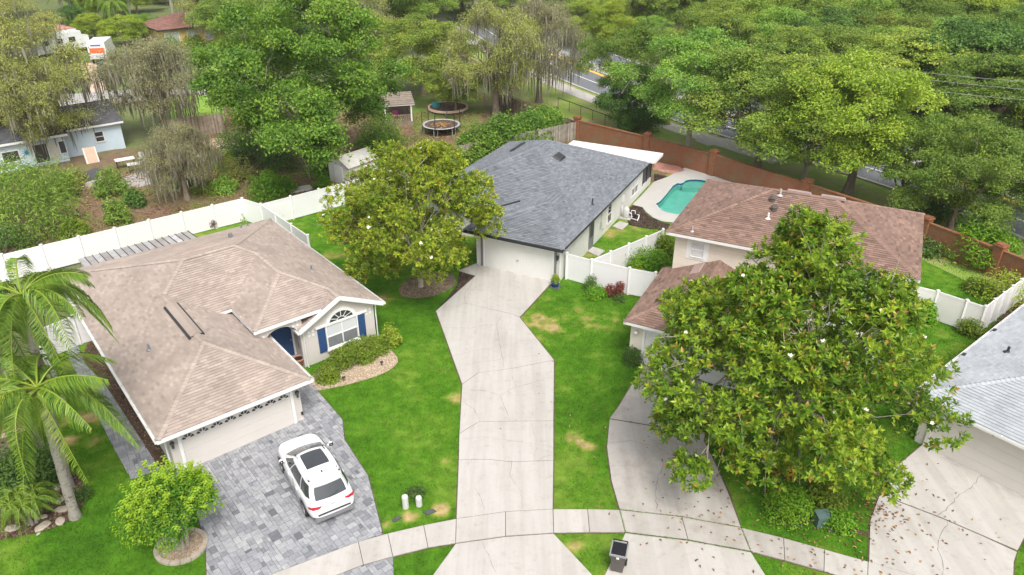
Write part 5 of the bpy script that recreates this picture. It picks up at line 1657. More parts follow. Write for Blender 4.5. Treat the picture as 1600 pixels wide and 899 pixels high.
def magnolia(seed, R, Ht, zb, nc, nros, rc, prof, base_r, leafL=.23, nleaf=9, bark='bark_pale', flowers=30, lean=(0, 0), inner=.25, leaf='leaf_magnolia', split=.25, keepf=None):
    r = np.random.default_rng(seed)
    cl = crown_clumps(r, nc, R, zb, Ht - rc * .6, prof, rc, inner)
    if keepf:
        cl = [c for c in cl if keepf(c[0])]
    tm = MB(); limbs(tm, r, base_r, Ht, cl, Ht * split, 7, lean, .05)
    P, Nn, Ct = sub_points(r, cl, nros, .25, -.6)
    N = len(P)
    ax = Nn * .75 + np.array([0, 0, .55]) + r.normal(0, .3, (N, 3)); ax /= np.linalg.norm(ax, axis=1)[:, None]
    tmp = r.normal(size=(N, 3)); u = np.cross(ax, tmp); u /= np.linalg.norm(u, axis=1)[:, None]; v = np.cross(ax, u)
    k = np.arange(nleaf); ph = k * 2.399
    tilt = np.radians(np.where(k < 3, 32, np.where(k < 6, 58, 82)))[None, :] + r.normal(0, .16, (N, nleaf))
    cp, sp = np.cos(ph)[None, :], np.sin(ph)[None, :]
    rad = u[:, None, :] * cp[..., None] + v[:, None, :] * sp[..., None]
    ld = ax[:, None, :] * np.cos(tilt)[..., None] + rad * np.sin(tilt)[..., None]
    nn = ax[:, None, :] * np.sin(tilt)[..., None] - rad * np.cos(tilt)[..., None]
    L = leafL * r.uniform(.75, 1.2, (N, nleaf)); 
    c = P[:, None, :] + ld * (L * .5)[..., None] - ax[:, None, :] * (k * .012)[None, :, None]
    base = .47 + Ct[:, None] * .9 + r.normal(0, .12, (N, 1)) + np.where(k < 3, .14, 0)[None, :] + r.normal(0, .13, (N, nleaf))
    odd = r.random((N, nleaf)) < .035
    t = np.where(odd, .98, np.clip(base, 0, .92)).ravel()
    LL = L.ravel()
    m = MB(); m.add(*leaf_quads(c.reshape(-1, 3), nn.reshape(-1, 3), LL, LL * r.uniform(.38, .5, len(LL)), r, t, .16, .06, ld.reshape(-1, 3)))
    out = {'trunk': tm.mesh('trunk', M[bark], True), 'crown': m.mesh('crown', M[leaf])}
    fl = []
    if flowers:
        j = r.permutation(N)[:flowers * 4]
        j = [x for x in j if Nn[x][2] > -.1][:flowers]
        for x in j:
            f = MB(); s = r.uniform(.09, .145); p0 = P[x] + ax[x] * .12
            for kk in range(7):
                a = kk * 2 * pi / 7 * 1.0 + r.uniform(-.2, .2); rd = u[x] * cos(a) + v[x] * sin(a)
                e = radians(r.uniform(35, 75)); d = ax[x] * cos(e) + rd * sin(e); nv = ax[x] * sin(e) - rd * cos(e)
                f.add(*leaf_quads((p0 + d * s * .5)[None], nv[None], s * 1.1, s * .75, r, .5, .12, -.08, d[None]))
            f.lathe([(0, -.03), (.025, 0), (.0, .05)], p0, 5)
            fl.append(f.mesh('flower', M['flower']))
    return out, fl

# ---- the two magnolias in front
mg, fl = magnolia(21, 4.5, 9.2, 1.9, 96, 74, .95, dome, .16, .215, 9, leaf='leaf_magnolia_pale', flowers=70, inner=.18, split=.2)
tA = place(mg, 'magnolia_tree', 'rounded yellow green magnolia with white flowers between the tan and grey roofed houses', 'tree', (-5.75, 41.2, 0))
for f in fl:
    link('flower', f, tA)
mg2, fl = magnolia(22, 6.7, 11.9, 2.1, 118, 78, 1.15, taper, .24, .25, 9, flowers=46, inner=.2, keepf=lambda c: not (c[0] < -3.4 and c[1] > .6 and c[2] < 7.5) and c[0] > -6.3 and not (c[0] > 3.4 and c[1] > 2.2) and c[0] < 5.9 and not (c[0] > 4.6 and c[1] < -2.2) and not (c[0] > 3.2 and c[2] > 6) and not (c[0] < -1.2 and c[1] < -3.4) and c[1] > -5.3)
tB = place(mg2, 'magnolia_tree', 'huge dark leaved magnolia with white flowers covering the front of the brown roofed house', 'tree', (11.25, 25.0, 0), 0)
for f in fl:
    link('flower', f, tB)

# ---- small clipped multi-trunk tree by the paver driveway
def shrub_mesh(seed, rx, ry, h, n, L, W_, leaf, zmin=.0, upb=.5, shoot=0, lump=.18, nclump=26):
    r = np.random.default_rng(seed)
    d = r.normal(size=(nclump, 3)); d[:, 2] = np.abs(d[:, 2]) * .9; d /= np.linalg.norm(d, axis=1)[:, None]
    cc = d * np.array([rx, ry, h]) * r.uniform(.62, .82, (nclump, 1))
    cc[:, 2] += zmin
    rr = r.uniform(.7, 1.3, nclump) * lump * (rx + ry + h)
    j = r.integers(0, nclump, n)
    dd = r.normal(size=(n, 3)); dd[:, 2] += .3; dd /= np.linalg.norm(dd, axis=1)[:, None]
    c = cc[j] + dd * rr[j][:, None] * r.uniform(.6, 1.1, (n, 1)); c[:, 2] = np.maximum(c[:, 2], .04)
    nn = dd * .6 + np.array([0, 0, upb]) + r.normal(0, .5, (n, 3))
    ct = r.normal(0, .1, nclump)
    t = np.clip(.47 + ct[j] + r.normal(0, .15, n), 0, .94)
    m = MB(); m.add(*leaf_quads(c, nn, L * r.uniform(.7, 1.3, n), W_ * r.uniform(.7, 1.3, n), r, t))
    if shoot:
        for _ in range(shoot):
            k = r.integers(0, nclump); p = cc[k] + np.array([0, 0, rr[k] * .8]) + r.normal(0, rr[k] * .4, 3); a = np.array([r.normal(0, .3), r.normal(0, .3), 1.]); a /= np.linalg.norm(a)
            q = 14; s = np.linspace(0, .34, q); ph = np.arange(q) * 2.4
            rad = np.stack([np.cos(ph), np.sin(ph), np.full(q, .35)], 1)
            m.add(*leaf_quads(p + a * s[:, None] + rad * L * .5, np.tile(a, (q, 1)) + rad * .2, L, W_, r, np.clip(.72 + .2 * s / .34 + r.normal(0, .08, q), 0, .92), .1, .1, rad))
    st = MB()
    for k in range(0, nclump, 2):
        st.tube([(0, 0, 0), tuple(cc[k] * .5 + np.array([0, 0, .05])), tuple(cc[k])], [.03, .02, .008], 4, cap=False)
    return {'foliage': m.mesh('foliage', M[leaf]), 'stems': st.mesh('stems', M['bark'], True)}
r = np.random.default_rng(5)
sm = shrub_mesh(31, 1.75, 1.75, 1.35, 11000, .13, .065, 'leaf_myrtle', 1.75, .5, 260, .11, 60)
cm = MB()
for k in range(7):
    a = k * .9 + .3; R_ = r.uniform(.1, .32)
    p = [(R_ * cos(a) * .7, R_ * sin(a) * .7, -.1), (R_ * cos(a), R_ * sin(a), .35), (R_ * cos(a) * 1.5 + r.normal(0, .08), R_ * sin(a) * 1.5 + r.normal(0, .08), .95), (cos(a) * .95, sin(a) * .95, 1.9)]
    cm.tube(p, [.13, .095, .075, .05], 7, cap=False)
    for e in range(3):
        b_ = a + r.uniform(-.6, .6); q = r.uniform(.8, 1.4)
        cm.tube([p[2], (cos(b_) * q * .7, sin(b_) * q * .7, 1.7), (cos(b_) * q, sin(b_) * q, 2.4)], [.045, .03, .015], 5, cap=False)
sm['trunk'] = cm.mesh('trunk', M['bark_pale'], True); del sm['stems']
place(sm, 'crape_myrtle', 'small round bright green tree with pale twisted trunks in a stone ring', 'tree', (-12.66, 20.25, 0))
ring = thing('tree_ring', 'oval ring of concrete edging stones round the small bright tree', 'edging', (-12.62, 20.22, 0))
for k in range(15):
    a0, a1 = 2 * pi * k / 15 + .012, 2 * pi * (k + 1) / 15 - .012
    pts = [(.98 * cos(a), .9 * sin(a)) for a in np.linspace(a0, a1, 4)] + [(.80 * cos(a), .73 * sin(a)) for a in np.linspace(a1, a0, 4)]
    MB().prism(pts, -.05, .11 + r.uniform(-.008, .008)).build('edging_stone', M['rock'], ring)
bed('pebble_bed', [(-12.62 + .8 * cos(t), 20.22 + .73 * sin(t)) for t in np.linspace(0, 2 * pi, 24, endpoint=False)], .05, M['pebble'], .04, 1300, seed=12)

# ---- prototypes for the background trees
OAK = [broadleaf(41, 6, 12, 3.0), broadleaf(42, 6, 12, 2.6, 50, prof=ball), broadleaf(43, 6, 12, 3.2, 40, rc=1.7)]
YEL = [broadleaf(44, 6, 11.5, 3.4, 56, 26, 38, .21, .125, 1.3, dome, .38, .33, leaf='leaf_yellow'), broadleaf(45, 6, 11.5, 2.8, 48, leaf='leaf_yellow')]
LAU = [broadleaf(46, 7.4, 15.2, 4.0, 80, 32, 40, .23, .15, 1.4, dome, .42, .36, 'bark_pale', 'leaf_laurel', nmain=8, split=.33)]
MOS = [broadleaf(47, 6, 12, 3.5, 46, 26, 34, .20, .11, 1.45, dome, .55, .42, 'bark', 'leaf_mossy', 1100, split=.35), broadleaf(48, 6, 12, 3.0, 42, 24, 28, .20, .09, 1.5, dome, .5, .45, 'bark', 'leaf_grey', 1500, split=.35, mosslen=(.8, 2.4))]
DRK = [broadleaf(49, 5, 10, 1.0, 46, 24, 32, .26, .17, 1.4, ball, .3, .36, leaf='leaf_dark', split=.2)]
STR = [broadleaf(52, 6, 11, 4.2, 44, 26, 34, .20, .115, 1.2, dome, .28, .32, 'bark_pale', 'leaf_oak', nmain=7, split=.2, upb=.7), broadleaf(53, 6, 11, 4.0, 46, 26, 34, .20, .115, 1.2, flat, .28, .32, 'bark', 'leaf_oak', nmain=6, split=.22, upb=.7)]
ELM = [broadleaf(50, 6, 11, 2.6, 60, 26, 36, .20, .115, 1.25, dome, .30, .30, 'bark_pale', 'leaf_oak', nmain=7, split=.16, upb=.7), broadleaf(51, 6, 11, 3.0, 60, 26, 36, .20, .115, 1.25, dome, .30, .30, 'bark', 'leaf_oak', nmain=6, split=.22, upb=.7)]
def tree(proto, name, label, u, v, R, topv=None, H=None, rot=0., group=None, cat='tree', base=None, R0=6., H0=12.):
    p = Vector((*base, 0)) if base else G(u, v)
    h = H if H else topz(p.y, topv)
    sx = R / R0
    return place(proto, name, label, cat, (p.x, p.y, -.02), rot, (sx, sx, h / H0), group)

tree(LAU[0], 'laurel_oak', 'big dark green oak with ivy covered trunk left of the gazebo', 0, 0, 7.4, H=15.8, rot=.4, base=(-17.2, 61.5), R0=7.4, H0=15.2)
tree(MOS[0], 'moss_oak', 'yellow green oak hung with moss at the top left corner', 0, 0, 6.4, H=13.0, rot=0.3, base=(-47.2, 68.5))
tree(MOS[0], 'moss_oak', 'mossy oak limb overhanging the dark roof of the blue bungalow', 0, 0, 4.2, H=9.8, rot=2.2, base=(-42.3, 65.5))
tree(MOS[1], 'moss_oak', 'grey oak draped in long moss curtains above the far wooden fence', 0, 0, 5.2, H=9.6, rot=1.1, base=(-35.2, 74.0))
tree(MOS[1], 'moss_oak', 'small mossy tree with thin trunk beside the patio table', 293, 312, 2.7, H=6.4, rot=2.0)
tree(MOS[0], 'moss_oak', 'tall moss hung oak with thick pale trunk behind the dark hedge', 775, 182, 4.6, topv=-6, rot=2.5)
tree(MOS[1], 'moss_oak', 'leaning dark trunked oak with grey moss beside the far pavement', 842, 160, 4.4, topv=-10, rot=4.1)
tree(ELM[1], 'oak_tree', 'mid green oak behind the trampolines', 662, 150, 6.2, topv=10, rot=1.2)
tree(OAK[1], 'oak_tree', 'small drooping green tree hanging over the round fire ring', 712, 178, 2.6, H=6.0, rot=.5)
tree(STR[0], 'oak_tree', 'yellow green oak between the road and the brick wall pier', 982, 192, 4.6, topv=18, rot=.4)
tree(DRK[0], 'evergreen_tree', 'dark evergreen bush standing behind the brick wall', 985, 205, 2.6, H=6.0, rot=.3, R0=5, H0=10)
tree(STR[0], 'oak_tree', 'bright green spreading tree with several pale trunks behind the brick wall', 1075, 229, 6.6, topv=30, rot=2.7)
tree(ELM[1], 'oak_tree', 'wide green street tree with dark trunk behind the pool', 1183, 262, 7.0, topv=48, rot=.9)
tree(YEL[0], 'oak_tree', 'large yellow green street tree behind the brown roof', 1325, 302, 6.4, topv=72, rot=.2)
tree(ELM[1], 'oak_tree', 'loose grey green street tree behind the right brick wall', 1483, 358, 4.9, topv=165, rot=3.3)
tree(STR[0], 'oak_tree', 'green street tree at the right edge beyond the brick wall', 1612, 385, 4.2, topv=205, rot=5.0)
tree(ELM[0], 'oak_tree', 'green street tree between the two widest crowns behind the brown roof', 1255, 282, 4.6, topv=95, rot=1.9)
tree(STR[1], 'oak_tree', 'airy green street tree right of the large yellow green one', 1405, 322, 3.6, topv=150, rot=4.4)
for i, (u, v, R_, h, lb) in enumerate(((985, 48, 5.0, 8.5, 'bushy tree left of the white car beyond the road'), (1012, 74, 3.6, 5.0, 'low tree in front of the white car beyond the road'), (1078, 60, 4.6, 8.5, 'bushy tree right of the white car beyond the road'), (955, 78, 4.2, 7.5, 'tree on the far side of the road at the top centre'), (905, 70, 4.5, 8, 'tree above the visible stretch of road at the top centre'), (1110, 105, 4.8, 8.5, 'tree on the far roadside above the pool'))):
    p = G(u, v); place((OAK[1], ELM[0], OAK[0], YEL[1], ELM[1], OAK[2])[i], 'oak_tree', lb, 'tree', (p.x, p.y, -.02), i * 1.7, (R_ / 6, R_ / 6, h / 11.5))
# rows of trees beyond the road and along the top of the picture
r = np.random.default_rng(77)
kinds = [(OAK[0], 'oak_tree', 6, 12), (OAK[1], 'oak_tree', 6, 12), (OAK[2], 'oak_tree', 6, 12), (YEL[1], 'oak_tree', 6, 11.5), (DRK[0], 'evergreen_tree', 5, 10), (ELM[0], 'oak_tree', 6, 11), (MOS[0], 'moss_oak', 6, 12)]
KW = {'evergreen_tree': 'dark evergreen', 'moss_oak': 'mossy oak'}
spots = []
for row, v0, us in (('back row', -6, range(640, 1700, 62)), ('second row', 14, range(650, 1700, 66)), ('third row', 36, range(660, 1720, 70)), ('middle row', 62, range(1090, 1720, 75)), ('next row down', 92, range(1180, 1720, 78)), ('roadside row', 128, range(1120, 1740, 78)), ('near roadside row', 150, range(1220, 1420, 80)), ('lower row', 168, range(1400, 1760, 85)), ('lowest row', 205, range(1530, 1760, 85)), ('back row', -6, range(-40, 640, 66)), ('second row', 14, range(330, 640, 66)), ('third row', 36, range(340, 640, 72)), ('fourth row', 60, range(370, 640, 80)), ('fifth row', 88, range(400, 640, 85)), ('second row', 25, range(-60, 60, 70)), ('third row', 60, range(-80, 60, 70)), ('fourth row', 105, range(-60, 60, 75))):
    for k, u in enumerate(us):
        spots.append((u + r.uniform(-18, 18), v0 + r.uniform(-7, 7), row))
seen = {}
for i, (u, v, row) in enumerate(spots):
    if 1490 < u < 1650 and v < 45: continue
    if 120 < u < 335 and v > 3 and v < 100: continue
    if 215 < u < 340 and v < 8: v = -16
    if 1020 < u < 1056 and 22 < v < 64: continue
    if 700 < u < 960 and v > 55: continue
    p = G(u, v)
    k = kinds[[0, 1, 2, 3, 5, 0, 5, 2, 4, 1][i % 10]] if u > 640 else kinds[[0, 2, 1, 4, 6, 5][i % 6]]
    R_ = r.uniform(5.2, 7.2); h = r.uniform(11, 15) if v < 60 else r.uniform(9, 12) if v < 100 else r.uniform(7.5, 10)
    nm = KW.get(k[1], 'yellow green tree' if k[0] is YEL[1] else ('fine leaved tree' if k[0] is ELM[0] else 'leafy green tree'))
    where = 'beyond the arterial road' if u > 1080 else ('in the woods at the top centre' if u > 640 else ('left of the motorhome' if u < 120 else 'behind the big dark oak'))
    col = ['far left', 'left', 'left of centre', 'centre', 'right of centre', 'right', 'far right'][min(6, int(((u - (1080 if u > 1080 else 640 if u > 640 else -40)) / (620 if u > 1080 else 440 if u > 640 else 680)) * 7))]
    place(k[0], k[1], f'{nm} {where}, {row}, {col}', 'tree', (p.x, p.y, -.03), r.uniform(0, 6.28), (R_ / k[2], R_ / k[2], h / k[3]), 'trees of the wooded belts' if u > 1080 else ('trees along the top' if u > 640 else 'trees behind the side street'))
for i, (u, v, R_, h, lf, lb) in enumerate(((150, 62, 2.6, 4.0, 'leaf_feather', 'round palm like bush left of the box truck'), (200, 70, 2.8, 4.4, 'leaf_feather', 'light green bush right of the box truck'), (120, 50, 2.6, 5, 'leaf_dark', 'dark bush behind the motorhome'), (225, 58, 2.4, 3.6, 'leaf_oak', 'green bush at the left corner of the yellow house'), (170, 30, 3.2, 6, 'leaf_feather', 'tall feathery bush behind the palms'), (130, 12, 3.4, 6, 'leaf_dark', 'dark tree mass behind the palms'), (215, 20, 3.4, 6, 'leaf_feather', 'pale feathery tree left of the slim bare trunk'), (250, 6, 3.6, 7, 'leaf_dark', 'dark tree behind the roof of the yellow house'), (310, 6, 3.6, 7, 'leaf_dark', 'dark tree right of the red canopy'))):
    p = G(u, v)
    place(DRK[0] if lf == 'leaf_dark' else YEL[1] if lf == 'leaf_feather' else OAK[1], 'leafy_tree', lb, 'tree', (p.x, p.y, -.02), i * 1.3, (R_ / 5.5, R_ / 5.5, h / 11))
# ivy on the laurel trunk
n = 2600; a = r.uniform(0, 6.28, n); z = r.uniform(.1, 7.5, n) ** 1.0; rr = .55 + .25 * np.abs(r.normal(0, 1, n)) + .25 * (z < 2)
c = np.stack([rr * np.cos(a), rr * np.sin(a), z], 1); nn = np.stack([np.cos(a), np.sin(a), np.full(n, .6)], 1) + r.normal(0, .4, (n, 3))
iv = thing('ivy_vine', 'bright green ivy climbing the trunk of the big dark oak', 'vine', (-16.6, 61.5, 0))
MB().add(*leaf_quads(c, nn, .26 * r.uniform(.7, 1.3, n), .22, r, np.clip(r.normal(.5, .2, n), 0, .94))).build('foliage', M['leaf_ivy'], iv)
MB().tube([(.4, .1, 0), (.45, -.1, 3), (.38, .1, 7)], .04, 5).build('stem', M['bark'], iv)

# ---- palms
def frond_mesh(seed, L=3.1, droop=1.0, nl=100, ll=.80, w=.020, leaf='leaf_palm', yellow=0):
    r = np.random.default_rng(seed)
    n = 16; t = np.linspace(0, 1, n)
    x = L * (t - .22 * t ** 2.2 * droop); z = L * (.55 * t - .95 * droop * t ** 2.1)
    y = .12 * np.sin(t * 2) * r.normal()
    rach = np.stack([x, y * L * .1, z], 1)
    m = MB(); m.tube(rach, .035 * (1 - .85 * t) + .004, 5, .9, cap=False)
    tt = np.repeat(np.linspace(.14, .99, nl), 2); s = np.tile([-1., 1.], nl)
    i = tt * (n - 1); k = np.minimum(i.astype(int), n - 2); f = (i - k)[:, None]
    p = rach[k] * (1 - f) + rach[k + 1] * f
    T = rach[k + 1] - rach[k]; T /= np.linalg.norm(T, axis=1)[:, None]
    N_ = len(p); side = np.stack([np.zeros(N_), s, np.zeros(N_)], 1)
    l = ll * (np.sin(tt * pi * .86 + .35) ** .6) * r.uniform(.85, 1.1, N_)
    d = side * .8 + T * .55 + np.stack([np.zeros(N_), np.zeros(N_), r.uniform(-.25, .45, N_)], 1); d /= np.linalg.norm(d, axis=1)[:, None]
    p1 = p + d * l[:, None] * .5; p1 = p1 - np.array([0, 0, 1.]) * (l * .08)[:, None]
    p2 = p + d * l[:, None] * .78 - np.array([0, 0, 1.]) * (l * .62 * r.uniform(.7, 1.3, N_))[:, None]
    wv = np.cross(d, np.array([0, 0, 1.])); wv /= np.linalg.norm(wv, axis=1)[:, None]
    wv = wv * .6 + np.array([0, 0, .5]); wv *= w
    V = np.stack([p - wv * .6, p + wv * .6, p1 + wv, p1 - wv, p2], 1).reshape(-1, 3)
    j = np.arange(N_)[:, None] * 5
    tn = np.clip(.5 + yellow + r.normal(0, .16, N_), 0, .99)
    m.add(V, j + np.array([[0, 1, 2, 3]]), tn); m.add(V, j + np.array([[3, 2, 4]]), tn)
    return m.mesh('frond', M[leaf])
FR_ = [frond_mesh(1, 3.1, .95), frond_mesh(2, 3.1, 1.3), frond_mesh(3, 2.9, 1.75), frond_mesh(4, 2.7, 2.2, yellow=.2), frond_mesh(5, 3.1, .55)]
def palm(name, label, base, top, r0=.19, r1=.14, nf=16, sc=1., seed=0, group='queen palms at the left edge', droopmix=(4, 0, 0, 1, 1, 2, 2, 3), cat='palm tree', boots=True):
    r = np.random.default_rng(seed)
    t = thing(name, label, cat, (base[0], base[1], 0), 0, group)
    tp = np.array([top[0] - base[0], top[1] - base[1], top[2]])
    k = np.linspace(0, 1, 14)
    pts = np.stack([tp[0] * k ** 1.15, tp[1] * k ** 1.15, tp[2] * k], 1)
    rad = r0 + (r1 - r0) * k + .012 * np.sin(np.arange(14) * 2.9); rad[0] *= 1.3
    m = MB(); m.tube(pts, rad, 12, cap=False)
    m.build('trunk', M['palm_bark'], t, True)
    m = MB()
    for i in range(int(tp[2] / .16)):          # old leaf rings
        f = (i + .5) / (tp[2] / .16); c = (tp[0] * f ** 1.15, tp[1] * f ** 1.15, tp[2] * f); rr = (r0 + (r1 - r0) * f)
        m.lathe([(rr * .96, -.02), (rr * 1.06, 0), (rr * .96, .02)], c, 12, .3)
    m.build('trunk_rings', M['palm_bark'], t)
    if boots:
        m = MB()
        for i in range(26):
            a = i * 2.4; z = -.75 + .75 * i / 26; q = np.array([cos(a), sin(a), 0])
            b0 = tp + q * r1 * 1.0 + np.array([0, 0, z]); e = b0 + q * .22 + np.array([0, 0, .42]); sd = np.array([-sin(a), cos(a), 0]) * .09
            m.add([b0 - sd, b0 + sd, e + sd * .4, e - sd * .4, b0 - sd + q * .06, b0 + sd + q * .06, e + sd * .4 + q * .03, e - sd * .4 + q * .03], [(0, 1, 2, 3), (4, 5, 6, 7), (0, 1, 5, 4), (1, 2, 6, 5), (2, 3, 7, 6)], r.random())
        m.build('leaf_bases', M['boot'], t)
    for i in range(nf):
        fm = FR_[droopmix[int(i / nf * len(droopmix))]]
        o = link('frond', fm, t)
        o.location = tp + np.array([0, 0, .05 + .25 * (1 - i / nf)])
        o.rotation_euler = (r.normal(0, .15), r.normal(0, .12) - .1, i * 2.399 + r.normal(0, .2))
        s = sc * r.uniform(.88, 1.1); o.scale = (s, s, s)
    return t
palm('queen_palm', 'nearer queen palm with mottled grey trunk rising from the mulch bed', (-17.46, 21.76), (-17.25, 22.0, 5.9), nf=19, seed=3)
palm('queen_palm', 'taller queen palm behind, its crown at the left edge', (-18.58, 23.41), (-18.05, 23.9, 8.7), nf=21, seed=4)
palm('queen_palm', 'queen palm at the left border whose fronds reach over the side gate', (-21.3, 26.0), (-21.6, 26.0, 6.2), nf=17, seed=6)
tp_ = thing('pygmy_palm', 'low multi trunk palm clump with whitish stems in the mulch bed', 'palm tree', (-18.96, 21.42, 0))
for k in range(5):
    a = k * 1.3; m = MB()
    p = [(.12 * cos(a), .12 * sin(a), -.05), (.25 * cos(a), .25 * sin(a), .6), (.45 * cos(a), .45 * sin(a), 1.3)]
    m.tube(p, [.075, .06, .05], 7); m.build('trunk', M['bark_pale'], tp_, True)
    for i in range(7):
        o = link('frond', FR_[(i + k) % 3], tp_); o.location = (.45 * cos(a), .45 * sin(a), 1.3); o.rotation_euler = (0, -.2, i * .9 + k); o.scale = (.36, .36, .36)
for i, (u, v, R_, h) in enumerate(((160, 40, 1.15, 4.5), (185, 52, 1.2, 4.6), (140, 20, 1.3, 6.0), (205, 30, 1.3, 6.5), (115, 35, 1.2, 6), (1010, 42, 1.0, 5.5), (100, 24, 1.2, 6.5), (175, 22, 1.25, 6.0))):
    p = G(u, v)
    palm('cabbage_palm', ['palm right of the far box truck', 'palm further right of the far box truck', 'palm behind the far box truck', 'palm between the truck and the yellow house', 'palm left of the far truck', '', 'palm in the thicket nearest the motorhome', 'tall palm in the thicket at the top left edge'][i] if u < 500 else 'fan palm beside the white car beyond the road', (p.x, p.y), (p.x + .3, p.y, h), .2, .17, 14, R_, 20 + i, 'palms in the far thicket' if u < 500 else None, boots=False)
p = G(1041, 58); tt_ = thing('palm_trunk', 'tall bare pale trunk rising out of the picture beyond the road', 'tree', (p.x, p.y, 0))
MB().tube([(0, 0, -.1), (.1, 0, 5), (.25, 0, 10), (.4, 0, 15)], [.34, .3, .28, .26], 9).build('trunk', M['palm_bark'], tt_, True)
for i in range(12):
    o = link('frond', FR_[i % 3], tt_); o.location = (.4, 0, 15); o.rotation_euler = (0, -.1, i * 2.4)
p = G(272, 32); tt_ = thing('palm_trunk', 'slim bare trunk standing behind the distant yellow house', 'tree', (p.x, p.y, 0))
MB().tube([(0, 0, -.1), (.1, 0, 5), (.0, 0, 12)], [.3, .27, .24], 8).build('trunk', M['palm_bark'], tt_, True)
for i in range(12):
    o = link('frond', FR_[i % 3], tt_); o.location = (0, 0, 12); o.rotation_euler = (0, -.1, i * 2.4)

# ---- shrubs
def shrub(u, v, label, rx, h, leaf, n=3500, L=.13, W_=.07, seed=0, ry=None, rot=0., name='shrub', group=None, cat='shrub', base=None, **kw):
    me = shrub_mesh(seed + 200, rx, ry or rx, h, n, L, W_, leaf, **kw)
    p = Vector((*base, 0)) if base else G(u, v)
    return place(me, name, label, cat, (p.x, p.y, 0), rot, (1, 1, 1), group)
c_ = loc2w(HA, 10.75, 3.35)
shrub(0, 0, 'clipped green hedge under the arched window of the tan roofed house', 2.25, 1.25, 'leaf_hedge', 12000, .11, .06, 1, .72, HA[1], 'hedge', None, 'hedge', c_, nclump=90, lump=.085)
c_ = loc2w(HA, 8.75, 2.75)
shrub(0, 0, 'bushy olive shrub at the left end of the hedge', .62, 1.0, 'leaf_hedge', 3000, .11, .06, 2, base=c_, lump=.12)
c_ = loc2w(HA, 12.95, 3.5)
shrub(0, 0, 'yellow mottled croton bush at the right end of the hedge', .5, 1.25, 'leaf_yellow', 1600, .15, .07, 3, base=c_, lump=.13)
shrub(990, 567, 'dark clipped ball shrub at the corner of the brown roofed garage', .56, 1.12, 'leaf_dark', 5000, .07, .045, 4, lump=.11, nclump=60)
shrub(1012, 425, 'big light green bush inside the fence by the two storey house', 1.25, 1.7, 'leaf_bright', 5200, .17, .07, 5)
shrub(994, 432, 'yellow leaved bush in front of the green bush inside the fence', .55, .95, 'leaf_yellow', 1400, .14, .08, 6)
shrub(1032, 398, 'tall upright green shrub against the wall of the two storey house', .62, 1.9, 'leaf_hedge', 1800, .2, .08, 7)
shrub(928, 464, 'light green leafy plant in front of the white gate', .5, .75, 'leaf_bright', 1400, .15, .06, 8)
shrub(923, 452, 'grey green upright plant against the white gate', .34, 1.0, 'leaf_dark', 700, .13, .05, 9)
shrub(952, 463, 'red leaved plant in front of the white fence', .17, .95, 'leaf_red', 500, .2, .06, 10)
shrub(967, 463, 'second red leaved plant nearer the brown roof by the white fence', .17, 1.1, 'leaf_red', 500, .2, .06, 11)
shrub(940, 463, 'bright low plant between the red plants and the gate', .36, .65, 'leaf_bright', 600, .14, .06, 12)
shrub(968, 470, 'low dark plant beside the red leaved plants', .35, .4, 'leaf_dark', 700, .1, .05, 13)
shrub(1437, 498, 'broad leaved green bush against the cream white fence', .75, 1.15, 'leaf_bright', 1800, .22, .11, 14)
shrub(1515, 522, 'yellow green bush at the corner of the cream white fence', .62, .95, 'leaf_hedge', 1700, .13, .07, 15)
shrub(1225, 800, 'mounded bright green shrub under the huge magnolia', .95, 1.15, 'leaf_bright', 4600, .10, .06, 16)
shrub(1310, 822, 'bright green low shrub beside the green utility box', .55, .7, 'leaf_bright', 1600, .12, .07, 17)
shrub(1285, 790, 'leafy shrub behind the green utility box', .8, 1.0, 'leaf_hedge', 2200, .14, .07, 18)
oc = shrub(1222, 752, 'orange flowered plant at the foot of the huge magnolia', .5, .85, 'leaf_dark', 900, .12, .06, 19)
n = 150; a = r.uniform(0, 6.28, n); b = np.abs(r.normal(.6, .4, n))
c = np.stack([.5 * np.cos(a) * np.cos(b), .5 * np.sin(a) * np.cos(b), .25 + .7 * np.sin(b)], 1)
MB().add(*leaf_quads(c, c + r.normal(0, .3, (n, 3)), .11, .11, r, r.random(n))).build('blossoms', M['orange'], oc)
shrub(1530, 412, 'feathery mango tree in the right back yard', 2.1, 3.2, 'leaf_bright', 5200, .34, .09, 20, name='mango_tree', cat='tree', lump=.13, nclump=40)
shrub(1562, 470, 'pale green airy shrub beside the right back yard fence', 1.3, 1.7, 'leaf_yellow', 1900, .16, .07, 21)
shrub(1528, 455, 'low green plant at the foot of the mango tree', .8, .7, 'leaf_hedge', 1400, .18, .09, 22)
shrub(1447, 395, 'dark weedy shrub at the foot of the right brick wall', 1.2, .8, 'leaf_dark', 1600, .2, .09, 23)
shrub(1466, 345, 'dark shrub behind the brick wall at the right', 1.6, 2.2, 'leaf_dark', 2600, .22, .12, 24)
